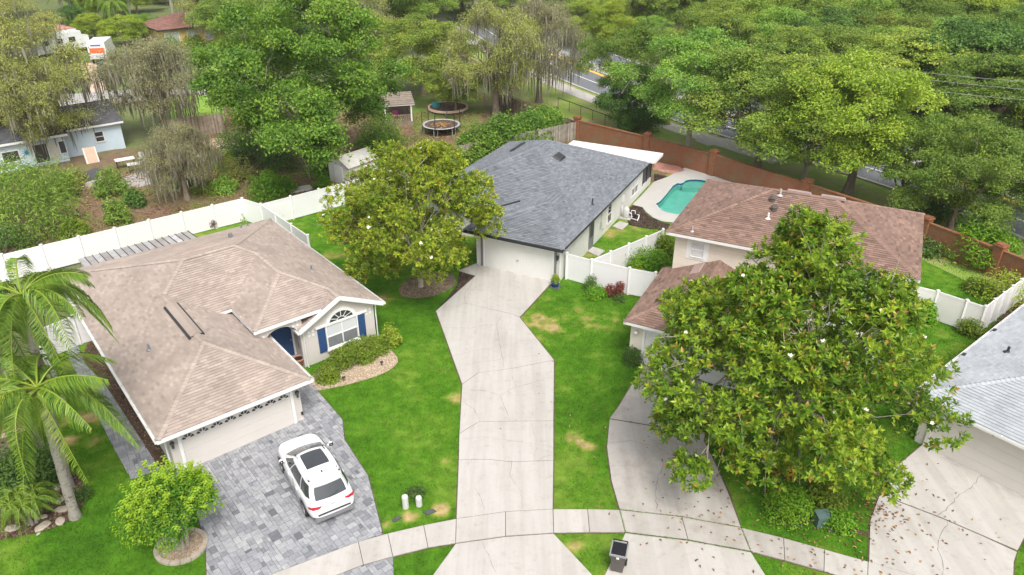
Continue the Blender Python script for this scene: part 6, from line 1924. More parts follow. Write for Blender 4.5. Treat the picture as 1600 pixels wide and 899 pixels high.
# dark hedge by the wooden fence
for i, (u, v, R_, h) in enumerate(((752, 246, 2.1, 3.2), (786, 236, 2.3, 3.6), (822, 226, 2.2, 3.5), (855, 213, 2.0, 3.1))):
    shrub(u, v, ['dark laurel bush next to the trampoline', 'second dark laurel bush along the wooden fence from the trampoline', 'third dark laurel bush along the wooden fence from the trampoline', 'dark laurel bush nearest the brick wall'][i], R_, h, 'leaf_laurel', 5600, .27, .14, 30 + i, group='laurel bushes along the wooden fence', lump=.13, nclump=40)
for i, (u, v, R_) in enumerate(((716, 262, .9), (740, 255, .9), (768, 248, .8), (795, 243, .7))):
    shrub(u, v, ['vine clump on the wooden fence nearest the magnolia', 'second vine clump on the wooden fence from the magnolia', 'third vine clump on the wooden fence from the magnolia', 'vine clump on the wooden fence nearest the grey roof peak'][i], R_, 2.0, 'leaf_oak', 1200, .2, .1, 40 + i, ry=.4, rot=.6, name='vine', group='vines on the wooden fence')
# left back yard thicket
thick = [(15, 335, 2.5, 5.0, 'leaf_feather', 'feathery bright green tree at the left edge behind the white fence'), (88, 312, 1.7, 3.9, 'leaf_feather', 'bright feathery bush in front of the blue bungalow'), (62, 362, 2.7, 5.4, 'leaf_feather', 'big spreading light green tree behind the white fence'), (118, 372, 1.1, 1.5, 'leaf_hedge', 'olive green shrub beside the spreading light green tree'), (8, 398, 2.2, 2.0, 'leaf_dark', 'dark shrub behind the left end of the white fence'),
         (176, 305, 1.3, 2.4, 'leaf_feather', 'green bush beside the cleared ground in the back yard'), (186, 348, .9, 2.2, 'leaf_oak', 'thin leaning shrub in the middle of the back yard'), (212, 322, .8, 1.5, 'leaf_dark', 'small dark bush right of the leaning shrub'), (118, 288, 1.0, 1.5, 'leaf_mossy', 'dry brownish shrub in front of the blue wall'), (280, 290, 1.2, 2.0, 'leaf_dark', 'dark bush at the foot of the small mossy tree'),
         (418, 308, 1.5, 2.4, 'leaf_ivy', 'bright lime green bush behind the white fence corner'), (445, 300, 1.0, 1.4, 'leaf_ivy', 'smaller lime green bush right of the larger one'), (350, 300, 1.1, 1.4, 'leaf_oak', 'low green shrub near the white fence corner'), (368, 280, 1.5, 2.0, 'leaf_mossy', 'straggly yellowish shrub below the dark oak'), (345, 262, 1.3, 1.5, 'leaf_yellow', 'yellow flowering shrub in the back yard'), (320, 300, 1.0, 1.1, 'leaf_oak', 'small green shrub by the mossy tree'),
         (400, 250, 2.2, 2.6, 'leaf_dark', 'dark shrub under the left side of the big oak'), (440, 262, 2.0, 2.0, 'leaf_dark', 'dark shrub near the foot of the big oak'), (372, 245, 2.0, 2.8, 'leaf_dark', 'dark shrub beside the far wooden fence'), (505, 296, .8, 1.1, 'leaf_ivy', 'bright ivy clump at the foot of the big oak'), (588, 250, 1.7, 3.2, 'leaf_laurel', 'green tree leaning over the white shed'), (590, 225, 2.4, 3.8, 'leaf_laurel', 'green bush between the shed and the gazebo'),
         (265, 75, 2.0, 1.9, 'leaf_feather', 'round clipped bush by the yellow house'), (305, 72, 2.4, 1.4, 'leaf_hedge', 'low hedge in front of the yellow house'), (1005, 205, 1.6, 2.6, 'leaf_dark', 'dark bush behind the brick wall near the pier'), (1030, 192, 1.2, 2.0, 'leaf_yellow', 'pale yellowish shrub beside the far pavement'), (1545, 300, 2.8, 4.5, 'leaf_yellow', 'airy yellow green sapling beyond the right road'), (1580, 330, 2.2, 3.0, 'leaf_oak', 'green bush beyond the right road')]
for i, (u, v, R_, h, lf, lb) in enumerate(thick):
    shrub(u, v, lb, R_, h, lf, int(900 + 620 * R_ * h / 2), .30 if lf == 'leaf_feather' else .22, .075 if lf == 'leaf_feather' else .10, 60 + i, lump=.13, nclump=30)
shrub(333, 356, 'purple leaved plant in a terracotta planter by the white fence', .42, .6, 'purple_leaf', 600, .16, .06, 95, base=None, zmin=.35, name='potted_plant', cat='potted plant')
p = G(333, 356); tag(MB().lathe([(0, 0), (.26, .0), (.36, .42), (.32, .42), (.3, .36), (0, .36)], (p.x, p.y, 0), 14).build('planter', M['terracotta']), 'terracotta planter by the white fence behind the tan roof', 'planter')
shrub(381, 345, 'little sapling at the white fence corner', .3, .9, 'leaf_oak', 200, .2, .08, 96)
shrub(429, 346, 'small vine on the white fence at the corner of the tan roofed house', .35, 1.9, 'leaf_dark', 260, .22, .09, 97)
for i, (u, v, R_, h) in enumerate(((10, 770, 1.3, 1.9), (45, 760, 1.1, 1.8), (20, 740, 1.2, 2.0), (72, 745, .7, 1.2))):
    shrub(u, v, 'dark green ' + ['shrub at the left border of the mulch bed', 'shrub behind the pygmy palm stems', 'shrub against the tan house corner', 'shrub at the foot of the queen palm'][i], R_, h, 'leaf_dark', 2600, .14, .08, 110 + i)
shrub(127, 778, 'small dark clump at the edge of the mulch bed beside the palm trunk', .35, .45, 'leaf_dark', 700, .09, .05, 120)
shrub(650, 774, 'grass tuft behind the two white utility posts', .45, .25, 'leaf_dark', 700, .14, .03, 121, name='grass_tuft', cat='plant')
# ------------------------------------------------------------------ the white car
def suv(loc, rot):
    t = thing('parked_car', 'white sport utility car with panoramic glass roof parked on the grey pavers', 'car', loc, rot)
    # local frame: +x forward, z up
    st = [(2.40, .55, .42, .74), (2.34, .72, .34, .86), (2.15, .86, .27, .95), (1.75, .935, .25, 1.02), (1.2, .955, .25, 1.075), (.92, .96, .25, 1.10), (.2, .965, .25, 1.115), (-.8, .965, .25, 1.13), (-1.7, .955, .27, 1.15), (-2.15, .92, .33, 1.14), (-2.34, .86, .40, 1.07), (-2.41, .78, .46, .92)]
    rings = []
    for x, w, zb, zt in st:
        half = [(0, zt + .012), (w * .55, zt + .004), (w * .80, zt - .012), (w * .93, zt - .06), (w * .99, zt - .19), (w, (zb + zt) / 2 - .02), (w * .985, zb + .16), (w * .9, zb), (0, zb)]
        ring = [(x, -y, z) for y, z in half] + [(x, y, z) for y, z in half[1:-1]][::-1]
        rings.append(ring)
    n = len(rings[0]); V = [p for q in rings for p in q]
    F = [(i * n + j, i * n + (j + 1) % n, (i + 1) * n + (j + 1) % n, (i + 1) * n + j) for i in range(len(rings) - 1) for j in range(n)]
    m = MB(); m.add(V, F); m.add(rings[0], [tuple(range(n))[::-1]]); m.add(rings[-1], [tuple(range(n))])
    b = m.build('body', M['car_paint'], t, True)
    sub = b.modifiers.new('sub', 'SUBSURF'); sub.levels = sub.render_levels = 2
    # greenhouse: lower ring, mid ring, roof ring
    lo = [(1.20, .80), (.55, .885), (-.6, .90), (-1.75, .875), (-2.22, .70)]
    hi = [(.16, .60), (-.08, .665), (-.7, .69), (-1.45, .67), (-1.86, .585)]
    zl, zh = [1.08, 1.10, 1.11, 1.13, 1.12], [1.66, 1.70, 1.735, 1.72, 1.665]
    def side(k, f, s):        # point on the side surface
        k0 = min(int(k), 3); g = k - k0
        L0 = np.array([*lo[k0], zl[k0]]) * (1 - g) + np.array([*lo[k0 + 1], zl[k0 + 1]]) * g
        H0 = np.array([*hi[k0], zh[k0]]) * (1 - g) + np.array([*hi[k0 + 1], zh[k0 + 1]]) * g
        p = L0 * (1 - f) + H0 * f; p[1] += .03 * sin(pi * f); p[1] *= s
        return p
    m = MB(); K = np.linspace(0, 4, 17); Fv = np.linspace(0, 1, 5)
    for s in (-1, 1):
        V = [side(k, f, s) for k in K for f in Fv]
        m.add(V, np.array([(i * 5 + j, i * 5 + j + 1, (i + 1) * 5 + j + 1, (i + 1) * 5 + j) for i in range(16) for j in range(4)]))
    def cross(k0, f, u):      # front (k=0) and rear (k=4) surfaces, u -1..1
        p = side(k0, f, 1); bow = (1 - u * u) * (.16 if k0 == 0 else -.09)
        return np.array([p[0] + bow * (1 - .35 * f), p[1] * u, p[2] + .03 * (1 - u * u) * f])
    U = np.linspace(-1, 1, 9)
    for k0 in (0, 4):
        V = [cross(k0, f, u) for f in Fv for u in U]
        m.add(V, np.array([(i * 9 + j, i * 9 + j + 1, (i + 1) * 9 + j + 1, (i + 1) * 9 + j) for i in range(4) for j in range(8)]))
    def top(k, u):
        if k < .01: p = cross(0, 1, u)
        elif k > 3.99: p = cross(4, 1, u)
        else:
            q = side(k, 1, 1); e = min(k, 4 - k)
            bow = (1 - u * u) * (.105 if k < 2 else -.06) * max(0, 1 - e)
            p = np.array([q[0] + bow, q[1] * u, q[2] + .03 * (1 - u * u)])
        return p
    V = [top(k, u) for k in K for u in U]
    m.add(V, np.array([(i * 9 + j, i * 9 + j + 1, (i + 1) * 9 + j + 1, (i + 1) * 9 + j) for i in range(16) for j in range(8)]))
    m.build('cabin', M['car_paint'], t, True)
    def patch(name, fn, a0, a1, b0, b1, mat, off, parent=t, na=8, nb=8, kind=None):
        m = MB(); A = np.linspace(a0, a1, na + 1); B_ = np.linspace(b0, b1, nb + 1)
        V = [fn(a, b) + off(fn(a, b)) for a in A for b in B_]
        m.add(V, np.array([(i * (nb + 1) + j, i * (nb + 1) + j + 1, (i + 1) * (nb + 1) + j + 1, (i + 1) * (nb + 1) + j) for i in range(na) for j in range(nb)]))
        return m.build(name, M[mat], parent, True)
    fo = lambda p: np.array([.012, 0, .012]); ro = lambda p: np.array([-.012, 0, .010]); up = lambda p: np.array([0, 0, .010])
    patch('windshield', lambda f, u: cross(0, f, u), .03, .93, -.93, .93, 'glass', fo)
    patch('rear_window', lambda f, u: cross(4, f, u), .10, .86, -.90, .90, 'glass', ro)
    patch('sunroof', top, .45, 2.35, -.68, .68, 'glass', up)
    for s in (-1, 1):
        so = lambda p, s=s: np.array([0, s * .012, .004])
        for k0, k1 in ((.30, 1.28), (1.36, 2.45), (2.53, 3.55)):
            patch('side_window', lambda k, f, s=s: side(k, f, s), k0, k1, .10, .86, 'glass', so)
        P = [top(k, s * .93) + np.array([0, 0, .055]) for k in np.linspace(.35, 3.3, 9)]
        P = [P[0] - np.array([0, 0, .05])] + P + [P[-1] - np.array([0, 0, .05])]
        rr_ = MB().tube(P, .022, 6).build('roof_rail', M['car_paint'], t, True)
        for k in (.35, 3.1):
            q = top(k, s * .93); MB().box(q[0] - .14, q[0] + .14, q[1] - .03, q[1] + .03, q[2], q[2] + .05).build('rail_foot', M['dark_trim'], rr_)
        # mirrors, lamps, wheels, cladding
        mm = MB().lathe([(0, -.09), (.07, -.07), (.10, 0), (.07, .07), (0, .09)], (.78, s * 1.07, 1.17), 10).box(.72, .84, min(s * .92, s * 1.03), max(s * .92, s * 1.03), 1.12, 1.17).build('mirror', M['car_paint'], t, True)
        MB().box(.69, .72, s * 1.07 - .08, s * 1.07 + .08, 1.10, 1.24).build('mirror_glass', M['black_metal'], mm)
        tl = MB()
        V = [(-2.37, s * .46, .95), (-2.40, s * .60, .92), (-2.36, s * .80, .92), (-2.20, s * .93, .95), (-2.17, s * .945, 1.06), (-2.32, s * .84, 1.07), (-2.385, s * .60, 1.05), (-2.38, s * .46, 1.03)]
        V = [np.array(p) + np.array([-.02, s * .008, .0]) for p in V]
        tl.add(V, [(0, 1, 6, 7), (1, 2, 5, 6), (2, 3, 4, 5)]).build('tail_lamp', M['red_lamp'], t)
        MB().add([(2.33, s * .5, .80), (2.20, s * .86, .80), (2.12, s * .885, .88), (2.28, s * .52, .885)], [(0, 1, 2, 3)]).build('headlight', M['glass'], t)
        for x in (1.46, -1.46):
            w = MB().lathe([(.0, -.11), (.24, -.115), (.355, -.11), (.375, -.05), (.375, .05), (.355, .11), (.24, .115), (0, .11)], (0, 0, 0), 24).build('wheel', M['rubber'], t, True)
            w.location = (x, s * .86, .375); w.rotation_euler = (pi / 2, 0, 0)
            rm = MB().lathe([(0, s * -.118), (.07, s * -.118), (.23, s * -.112), (.245, s * -.118), (.25, s * -.108)], (0, 0, 0), 20)
            rm.build('rim', M['alloy'], w)
            for k in range(5):
                a = k * 1.2566; MB().box(.06, .22, -.02, .02, s * -.128 - .004, s * -.128 + .004, fr=lambda X, Y, Z, a=a: (X * cos(a) - Y * sin(a), X * sin(a) + Y * cos(a), Z)).build('spoke', M['alloy'], w)
            a = np.linspace(-.25, pi + .25, 13)
            m = MB(); V = [(x + r_ * cos(q), s * yy, .375 + r_ * sin(q)) for q in a for r_, yy in ((.385, .955), (.46, .975))]
            m.add(V, np.array([(2 * i, 2 * i + 1, 2 * i + 3, 2 * i + 2) for i in range(12)])).build('wheel_arch', M['grey_trim'], t)
        MB().box(-1.05, 1.05, min(s * .93, s * .985), max(s * .93, s * .985), .26, .40).build('side_sill', M['grey_trim'], t)
        for x in (.15, -.85):
            MB().box(x - .1, x + .1, min(s * .965, s * .99), max(s * .965, s * .99), .93, .96).build('door_handle', M['car_paint'], t)
        MB().box(-.36, -.35, min(s * .955, s * .968), max(s * .955, s * .968), .42, 1.08).build('door_gap', M['dark_trim'], t)
    MB().box(-2.44, -2.30, -.80, .80, .30, .44, taper=.06).build('bumper_cladding', M['grey_trim'], t)
    MB().box(-2.455, -2.40, -.66, .66, .60, .645).build('bumper_step', M['dark_trim'], t)
    MB().box(-2.425, -2.40, -.26, .26, .78, .90).build('licence_plate', M['plate'], t)
    MB().box(-2.43, -2.40, -.10, .10, .945, .985).build('badge', M['galv'], t)
    MB().box(-2.0, -1.82, -.56, .56, 1.70, 1.725, taper=.05).build('spoiler', M['car_paint'], t)
    MB().box(-1.40, -1.28, -.03, .03, 1.75, 1.80, taper=.3).build('antenna_fin', M['dark_trim'], t)
    MB().tube([(-2.32, .12, 1.22), (-2.24, -.35, 1.32)], .012, 4).build('rear_wiper', M['black_metal'], t)
    for y0, y1 in ((.1, .62), (-.5, -.02)):
        MB().tube([(1.12, y0, 1.125), (1.0, y1, 1.20)], .012, 4).build('wiper', M['black_metal'], t)
    MB().box(2.38, 2.42, -.45, .45, .62, .78).build('grille', M['black_metal'], t)
    return t
rw, fw_ = G(479, 806), G(444, 739)
ang = math.atan2(fw_.y - rw.y, fw_.x - rw.x)
mid = (rw + fw_) / 2
suv((mid.x + .90 * sin(ang), mid.y - .90 * cos(ang), .055), ang)

# ------------------------------------------------------------------ wheelie bin
p = G(963, 893)
wb_ = thing('wheelie_bin', 'dark grey wheelie bin with black lid standing at the grass edge', 'bin', (p.x + .05, p.y + .1, .045), radians(-16))
m = MB()
V = [(-.21, -.20, .04), (.21, -.20, .04), (.23, .22, .04), (-.23, .22, .04), (-.27, -.30, .95), (.27, -.30, .95), (.27, .33, .95), (-.27, .33, .95)]
m.add(V, [(0, 3, 2, 1), (0, 1, 5, 4), (1, 2, 6, 5), (2, 3, 7, 6), (3, 0, 4, 7)])
m.build('body', M['bin'], wb_)
m = MB()
for x0, x1, y0, y1 in ((-.31, .31, -.34, -.29), (-.31, .31, .32, .37), (-.31, -.26, -.29, .32), (.26, .31, -.29, .32)):
    m.box(x0, x1, y0, y1, .93, 1.0)
m.build('rim', M['bin_rim'], wb_)
lid = MB().box(-.255, .255, -.285, .315, .97, 1.015, taper=.08).build('lid', M['bin_lid'], wb_)
MB().tube([(-.25, .42, 1.0), (.25, .42, 1.0)], .022, 6).build('handle', M['bin_lid'], wb_)
for s in (-1, 1):
    MB().box(s * .25 - .02, s * .25 + .02, .33, .43, .96, 1.02).build('handle_bracket', M['bin_lid'], wb_)
    w = MB().lathe([(0, -.03), (.13, -.03), (.14, 0), (.13, .03), (0, .03)], (0, 0, 0), 16).build('wheel', M['rubber'], wb_); w.location = (s * .28, .25, .14); w.rotation_euler = (0, pi / 2, 0)
MB().box(-.05, .05, -.315, -.295, .80, .92).build('front_clip', M['white_trim'], wb_)

# ------------------------------------------------------------------ utility posts, covers
for (u, v, h, lb) in ((634, 793, .62, 'taller white utility post on the lawn, left of the pair'), (655, 790, .46, 'shorter white utility post on the lawn, right of the pair')):
    p = G(u, v); t = thing('utility_post', lb, 'utility post', (p.x, p.y, 0))
    MB().lathe([(.13, -.05), (.13, h - .05), (.11, h), (0, h + .02)], (0, 0, 0), 14).build('shell', M['util_grey'], t)
    MB().box(-.04, .04, -.118, -.10, h * .45, h * .6).build('tag_plate', M['white_trim'], t)
for q, lb in (([(612, 813), (624, 807), (628, 810), (615, 817)], 'small dark meter box cover in the lawn near the paver edge'), ([(661, 801), (676, 796), (682, 800), (667, 806)], 'dark meter box cover in the dry grass patch'), ([(1237, 817), (1249, 815), (1254, 821), (1243, 824)], 'grey ground box cover under the huge magnolia'), ([(1294, 827), (1304, 828), (1301, 833), (1293, 831)], 'grey ground cover beside the green utility box')):
    tag(MB().prism(GP(q), -.05, .05).build('ground_box_cover', M['cover']), lb, 'box cover')
p = G(1283, 820); t = thing('utility_box', 'small green utility box partly under the huge magnolia', 'utility box', (p.x, p.y, 0), radians(8))
MB().box(-.27, .27, -.16, .2, -.05, .48).build('cabinet', M['util_green'], t)
MB().add([(-.29, -.19, .46), (.29, -.19, .46), (.29, .22, .54), (-.29, .22, .54), (-.29, -.19, .53), (.29, -.19, .53), (.29, .22, .61), (-.29, .22, .61)], [(4, 5, 6, 7), (0, 1, 5, 4), (1, 2, 6, 5), (2, 3, 7, 6), (3, 0, 4, 7)]).build('lid', M['util_green'], t)
# rocks
for i, (u, v, s) in enumerate(((19, 827, .24), (67, 824, .27), (94, 816, .22), (98, 797, .25), (96, 782, .19), (89, 763, .2), (68, 809, .16), (60, 835, .09))):
    p = G(u, v); rr = np.random.default_rng(i)
    m = MB(); m.lathe([(0, -.05), (s * .95, 0), (s, s * .25), (s * .7, s * .5), (0, s * .6)], (0, 0, .02), 9)
    V = m.v[0]; V *= rr.uniform(.86, 1.14, V.shape); 
    o = m.build('rock', M['rock']); o.location = (p.x, p.y, 0); o.rotation_euler = (0, 0, i * 1.1); o.scale = (1.2, .8, .8)
    tag(o, ['pale rock at the left front of the mulch bed', 'large flat pale rock at the front of the mulch bed', 'pale rock right of the large flat rock', 'upright pale rock beside the nearer palm trunk', 'pale rock behind the upright rock', 'rock at the foot of the shrub by the palm trunk', 'low flat stone between the large rock and the palm clump', 'little white stone at the front of the mulch bed'][i], 'rock', 'rocks in the palm bed')
# path lights in the pebble bed
for i, (u, v) in enumerate(((538, 597), (597, 573))):
    p = G(u, v); t = thing('path_light', ['black path light in the pebbles near the hedge shrub', 'black path light at the right end of the pebbles'][i], 'garden light', (p.x, p.y, 0))
    MB().tube([(0, 0, 0), (0, 0, .3)], .018, 6).build('stake', M['black_metal'], t); MB().lathe([(.02, .24), (.07, .26), (.09, .30), (0, .36)], (0, 0, 0), 10).build('lamp_head', M['black_metal'], t)
p = G(510, 600); tag(MB().tube([(p.x - .1, p.y, .03), (p.x + .02, p.y, .16), (p.x + .1, p.y + .1, .05)], .04, 6).build('hose_end', M['util_grey']), 'pale pipe end at the edge of the pebble bed', 'pipe')
# pots by doors
px_, py_ = loc2w(HA, 8.1, 4.75); t = thing('flower_pot', 'terracotta flower pot with dark soil beside the navy door', 'flower pot', (px_, py_, .02))
MB().lathe([(0, 0), (.2, 0), (.29, .42), (.31, .44), (.31, .5), (.26, .5), (.25, .44)], (0, 0, 0), 16).build('pot', M['terracotta'], t, True); MB().lathe([(.26, .44), (0, .46)], (0, 0, 0), 12).build('soil', M['black_metal'], t)
px_, py_ = loc2w(HB, 4.55, -.15); t = thing('flower_pot', 'blue glazed pot with yellow green plant by the grey roofed garage', 'flower pot', (px_, py_, .0))
MB().lathe([(0, 0), (.2, 0), (.27, .36), (.23, .38), (.2, .3)], (0, 0, 0), 14).build('pot', M['blue_glaze'], t, True)
pl = shrub_mesh(300, .24, .24, .4, 500, .14, .06, 'leaf_yellow', .4)
for k, me in pl.items(): link(k, me, t)
tag(MB().prism(wpoly(HB, [(4.3, -.5), (4.9, -.5), (4.9, .1), (4.3, .1)]), -.05, .03).build('stepping_stone', M['cover']), 'dark square slab under the blue pot', 'slab')
# pool pump and pipes
px_, py_ = loc2w(HB, 5.05, 12.3); t = thing('pool_pump', 'pool filter tank and pump with white pipes beside the grey roofed house', 'pool pump', (px_, py_, 0), HB[1])
MB().lathe([(0, 0), (.22, 0), (.24, .1), (.24, .62), (.18, .78), (.07, .82), (.05, .92), (0, .92)], (0, 0, .08), 16).build('filter_tank', M['stucco_tan'] if 0 else M['util_grey'], t, True)
MB().tube([(.35, .15, .3), (.8, .2, .3)], .11, 10).build('pump_motor', M['black_metal'], t, True)
for P in ([(.2, 0, .5), (.45, -.1, .5), (.5, -.1, .1), (.9, -.2, .1)], [(.8, .2, .35), (1.0, .1, .4), (1.05, -.15, .3), (1.0, -.3, .08)], [(-.2, .1, .2), (-.35, .1, .3), (-.38, .1, .9), (-.3, .15, 1.0)], [(.3, .2, .35), (.35, .25, .6), (.6, .3, .6), (.65, .3, .2)]):
    MB().tube(P, .035, 7).build('pipe', M['white_vinyl'], t, True)
MB().box(-.45, .45, -.4, .4, -.05, .08).build('base_pad', M['concrete'], t)
for i, q in enumerate([(1068, 266), (1172, 285)]):
    pass
# ------------------------------------------------------------------ shed, gazebo, trampoline, fire ring
p = G(532, 288); t = thing('garden_shed', 'small white shed with pale gabled roof beside the ivy covered oak', 'shed', (p.x, p.y, 0), radians(-38))
MB().prism([(-1.3, -.02), (1.3, -.02), (1.3, 3.2), (-1.3, 3.2)], -.05, 1.75).build('wall', M['stucco_white'], t)
MB().add([(-1.3, -.021, 1.75), (1.3, -.021, 1.75), (0, -.021, 2.35)], [(0, 1, 2)]).build('gable', M['stucco_white'], t)
for s in (-1, 1):
    MB().add([(0, -.15, 2.42), (s * 1.45, -.15, 1.72), (s * 1.45, 3.35, 1.72), (0, 3.35, 2.42), (0, -.15, 2.38), (s * 1.45, -.15, 1.68), (s * 1.45, 3.35, 1.68), (0, 3.35, 2.38)], [(0, 1, 2, 3), (4, 5, 6, 7), (0, 1, 5, 4), (1, 2, 6, 5), (2, 3, 7, 6)]).build('roof_slope', M['tarp'], t)
MB().box(-.5, .5, -.06, -.025, .05, 1.6).build('door', M['white_trim'], t)
p = G(622, 193); t = thing('gazebo', 'wooden gazebo with slatted roof, railings and white posts', 'gazebo', (p.x, p.y, 0), radians(14))
for x in (-1.35, 1.35):
    for y in (-1.2, 1.3):
        MB().box(x - .07, x + .07, y - .07, y + .07, -.05, 2.2).build('post', M['white_trim'], t)
MB().box(-1.5, 1.5, -1.3, 1.45, .0, .5).build('floor', M['wood'], t)
for x in np.arange(-1.2, 1.3, .2):
    MB().box(x - .03, x + .03, -1.24, -1.2, .55, 1.15).build('baluster', M['wood'], t)
MB().box(-1.28, 1.28, -1.27, -1.18, 1.15, 1.22).build('rail', M['wood'], t)
for x in (-1.33, 1.33):
    MB().box(x - .03, x + .03, -1.1, 1.2, 1.15, 1.22).build('rail', M['wood'], t)
fr = MB()
for y in (-1.35, 1.4):
    MB().box(-1.7, 1.7, y - .05, y + .05, 2.2, 2.34).build('beam', M['white_trim'], t)
for k in range(14):
    y = -1.45 + k * .23
    MB().add([(-1.75, y, 2.36 + k * .04), (1.75, y, 2.36 + k * .04), (1.75, y + .15, 2.38 + k * .04), (-1.75, y + .15, 2.38 + k * .04), (-1.75, y, 2.33 + k * .04), (1.75, y, 2.33 + k * .04), (1.75, y + .15, 2.35 + k * .04), (-1.75, y + .15, 2.35 + k * .04)], [(0, 1, 2, 3), (4, 7, 6, 5), (0, 4, 5, 1), (3, 2, 6, 7)]).build('roof_slat', M['wood_grey'] if k % 2 else M['wood'], t)
MB().box(-1.6, 1.6, 1.2, 1.25, .5, 2.2).build('back_wall', M['mesh_dark'], t)
tag(MB().lathe([(0, 0), (.35, .0), (.4, .3), (.3, .8), (0, .9)], (p.x - .25, p.y + .1, .5), 10).build('cushion_pile', M['magenta'], None, True), 'magenta covered seat inside the gazebo', 'seat')
p = G(690, 207); t = thing('trampoline', 'round garden trampoline with pale rim and dark net poles', 'trampoline', (p.x, p.y, 0))
R_ = 1.85
MB().lathe([(R_ - .16, .84), (R_ - .14, .88), (R_ + .08, .88), (R_ + .10, .84), (R_ - .16, .84)], (0, 0, 0), 40).build('rim', M['galv'], t, True)
MB().lathe([(R_ - .17, .83), (R_ * .5, .78), (0, .76)], (0, 0, 0), 40).build('jump_mat', M['mesh_dark'], t, True)
for k in range(6):
    a = k * pi / 3 + .3
    lg = MB().tube([(R_ * cos(a - .12), R_ * sin(a - .12), .84), (R_ * cos(a - .1), R_ * sin(a - .1), .03), (R_ * cos(a + .1), R_ * sin(a + .1), .03), (R_ * cos(a + .12), R_ * sin(a + .12), .84)], .035, 6).build('leg', M['galv'], t)
    MB().tube([(1.06 * R_ * cos(a), 1.06 * R_ * sin(a), .3), (1.06 * R_ * cos(a), 1.06 * R_ * sin(a), 2.3)], .04, 6).build('net_pole', M['dark_trim'], t)
m = MB(); rr = np.random.default_rng(2)
for i in range(150):
    a, q = rr.uniform(0, 6.28), rr.uniform(0, 1.6); x, y = q * cos(a), q * sin(a)
    m.add([(x - .1, y, .80), (x, y - .08, .80), (x + .1, y, .81), (x, y + .08, .83)], [(0, 1, 2, 3)], rr.random())
m.build('leaf_litter', M['leaf_litter'], None, kind='stuff').location = (p.x, p.y, .0)
p = G(700, 172); t = thing('trampoline', 'second low round ring with pale edge and brown floor behind the trampoline', 'trampoline', (p.x, p.y, 0))
MB().lathe([(2.05, .2), (2.07, .42), (2.28, .42), (2.3, .2)], (0, 0, 0), 40).build('rim', M['peach'], t, True)
MB().lathe([(2.06, .36), (0, .33)], (0, 0, 0), 40).build('floor', M['mulch'], t)
for k in range(7):
    a = k * .9 + .2; MB().tube([(2.2 * cos(a), 2.2 * sin(a), 0), (2.2 * cos(a), 2.2 * sin(a), .4)], .05, 6).build('leg', M['galv'], t)
tag(MB().lathe([(0, 0), (.45, 0), (.5, .5), (0, .55)], (p.x - 1.3, p.y + .1, .35), 10).build('bucket', M['teal']), 'teal tub standing inside the low round ring', 'tub')
# ------------------------------------------------------------------ back yard bits
for (u, v, sx, sy, h, rot, lb) in ((198, 262, 1.6, .8, .8, .6, 'white garden table near the blue bungalow'), (214, 268, 1.3, .8, .72, .5, 'glass topped patio table with dark legs')):
    p = G(u, v); t = thing('garden_table', lb, 'table', (p.x, p.y, .02), rot)
    MB().box(-sx / 2, sx / 2, -sy / 2, sy / 2, h - .05, h).build('table_top', M['white_trim'] if 'white' in lb else M['util_grey'], t)
    for x in (-sx / 2 + .1, sx / 2 - .1):
        for y in (-sy / 2 + .1, sy / 2 - .1):
            MB().box(x - .025, x + .025, y - .025, y + .025, 0, h - .05).build('leg', M['dark_trim'], t)
for i, (u, v) in enumerate(((222, 255), (232, 258))):
    p = G(u, v); t = thing('garden_chair', ['pale patio chair behind the glass topped table', 'pale patio chair at the right end of the glass topped table'][i], 'chair', (p.x, p.y, .02), i * 1.2)
    MB().box(-.25, .25, -.25, .25, .42, .46).build('seat', M['util_grey'], t); MB().box(-.25, .25, .21, .25, .46, .95).build('backrest', M['util_grey'], t)
    for x in (-.22, .22):
        for y in (-.22, .22):
            MB().box(x - .02, x + .02, y - .02, y + .02, 0, .42).build('leg', M['dark_trim'], t)
p = G(146, 255); t = thing('leaning_panel', 'cream slatted panel leaning against the pale blue wall', 'panel', (p.x, p.y, 0), HF[1])
MB().add([(-.55, 0, 0), (.55, 0, 0), (.55, .45, 1.35), (-.55, .45, 1.35), (-.55, .06, 0), (.55, .06, 0), (.55, .51, 1.35), (-.55, .51, 1.35)], [(0, 1, 2, 3), (4, 7, 6, 5), (0, 3, 7, 4), (1, 5, 6, 2), (3, 2, 6, 7)]).build('board', M['peach'], t)
for x in (-.5, .44):
    MB().add([(x, -.03, 0), (x + .08, -.03, 0), (x + .08, .42, 1.35), (x, .42, 1.35)], [(0, 1, 2, 3)]).build('edge_strip', M['white_trim'], t)
for (u, v, L, lb) in ((40, 262, 2.2, 'white bench like plank in front of the blue wall'), (46, 256, 1.4, 'white board stacked behind the plank by the blue wall')):
    p = G(u, v); o = MB().box(-L / 2, L / 2, -.3, .3, .35, .45).box(-L / 2 + .1, -L / 2 + .2, -.25, .25, 0, .35).box(L / 2 - .2, L / 2 - .1, -.25, .25, 0, .35).build('bench', M['white_trim']); o.location = (p.x, p.y, 0); o.rotation_euler = (0, 0, .7); tag(o, lb, 'bench')
rr = np.random.default_rng(8)
for i, (u, v) in enumerate(((140, 288), (146, 292), (152, 286), (185, 292), (196, 289), (205, 294), (306, 250), (312, 246), (318, 252), (300, 256))):
    p = G(u, v); o = MB().box(-.5, .5, -.22, .22, 0, .18, taper=.1).build('paving_stone', M['rock'] if i % 2 else M['concrete']); o.location = (p.x, p.y, .01); o.rotation_euler = (.05, 0, rr.uniform(0, 3)); tag(o, 'loose pale paving stone lying in the left back yard', 'stone', 'loose stones in the back yard')
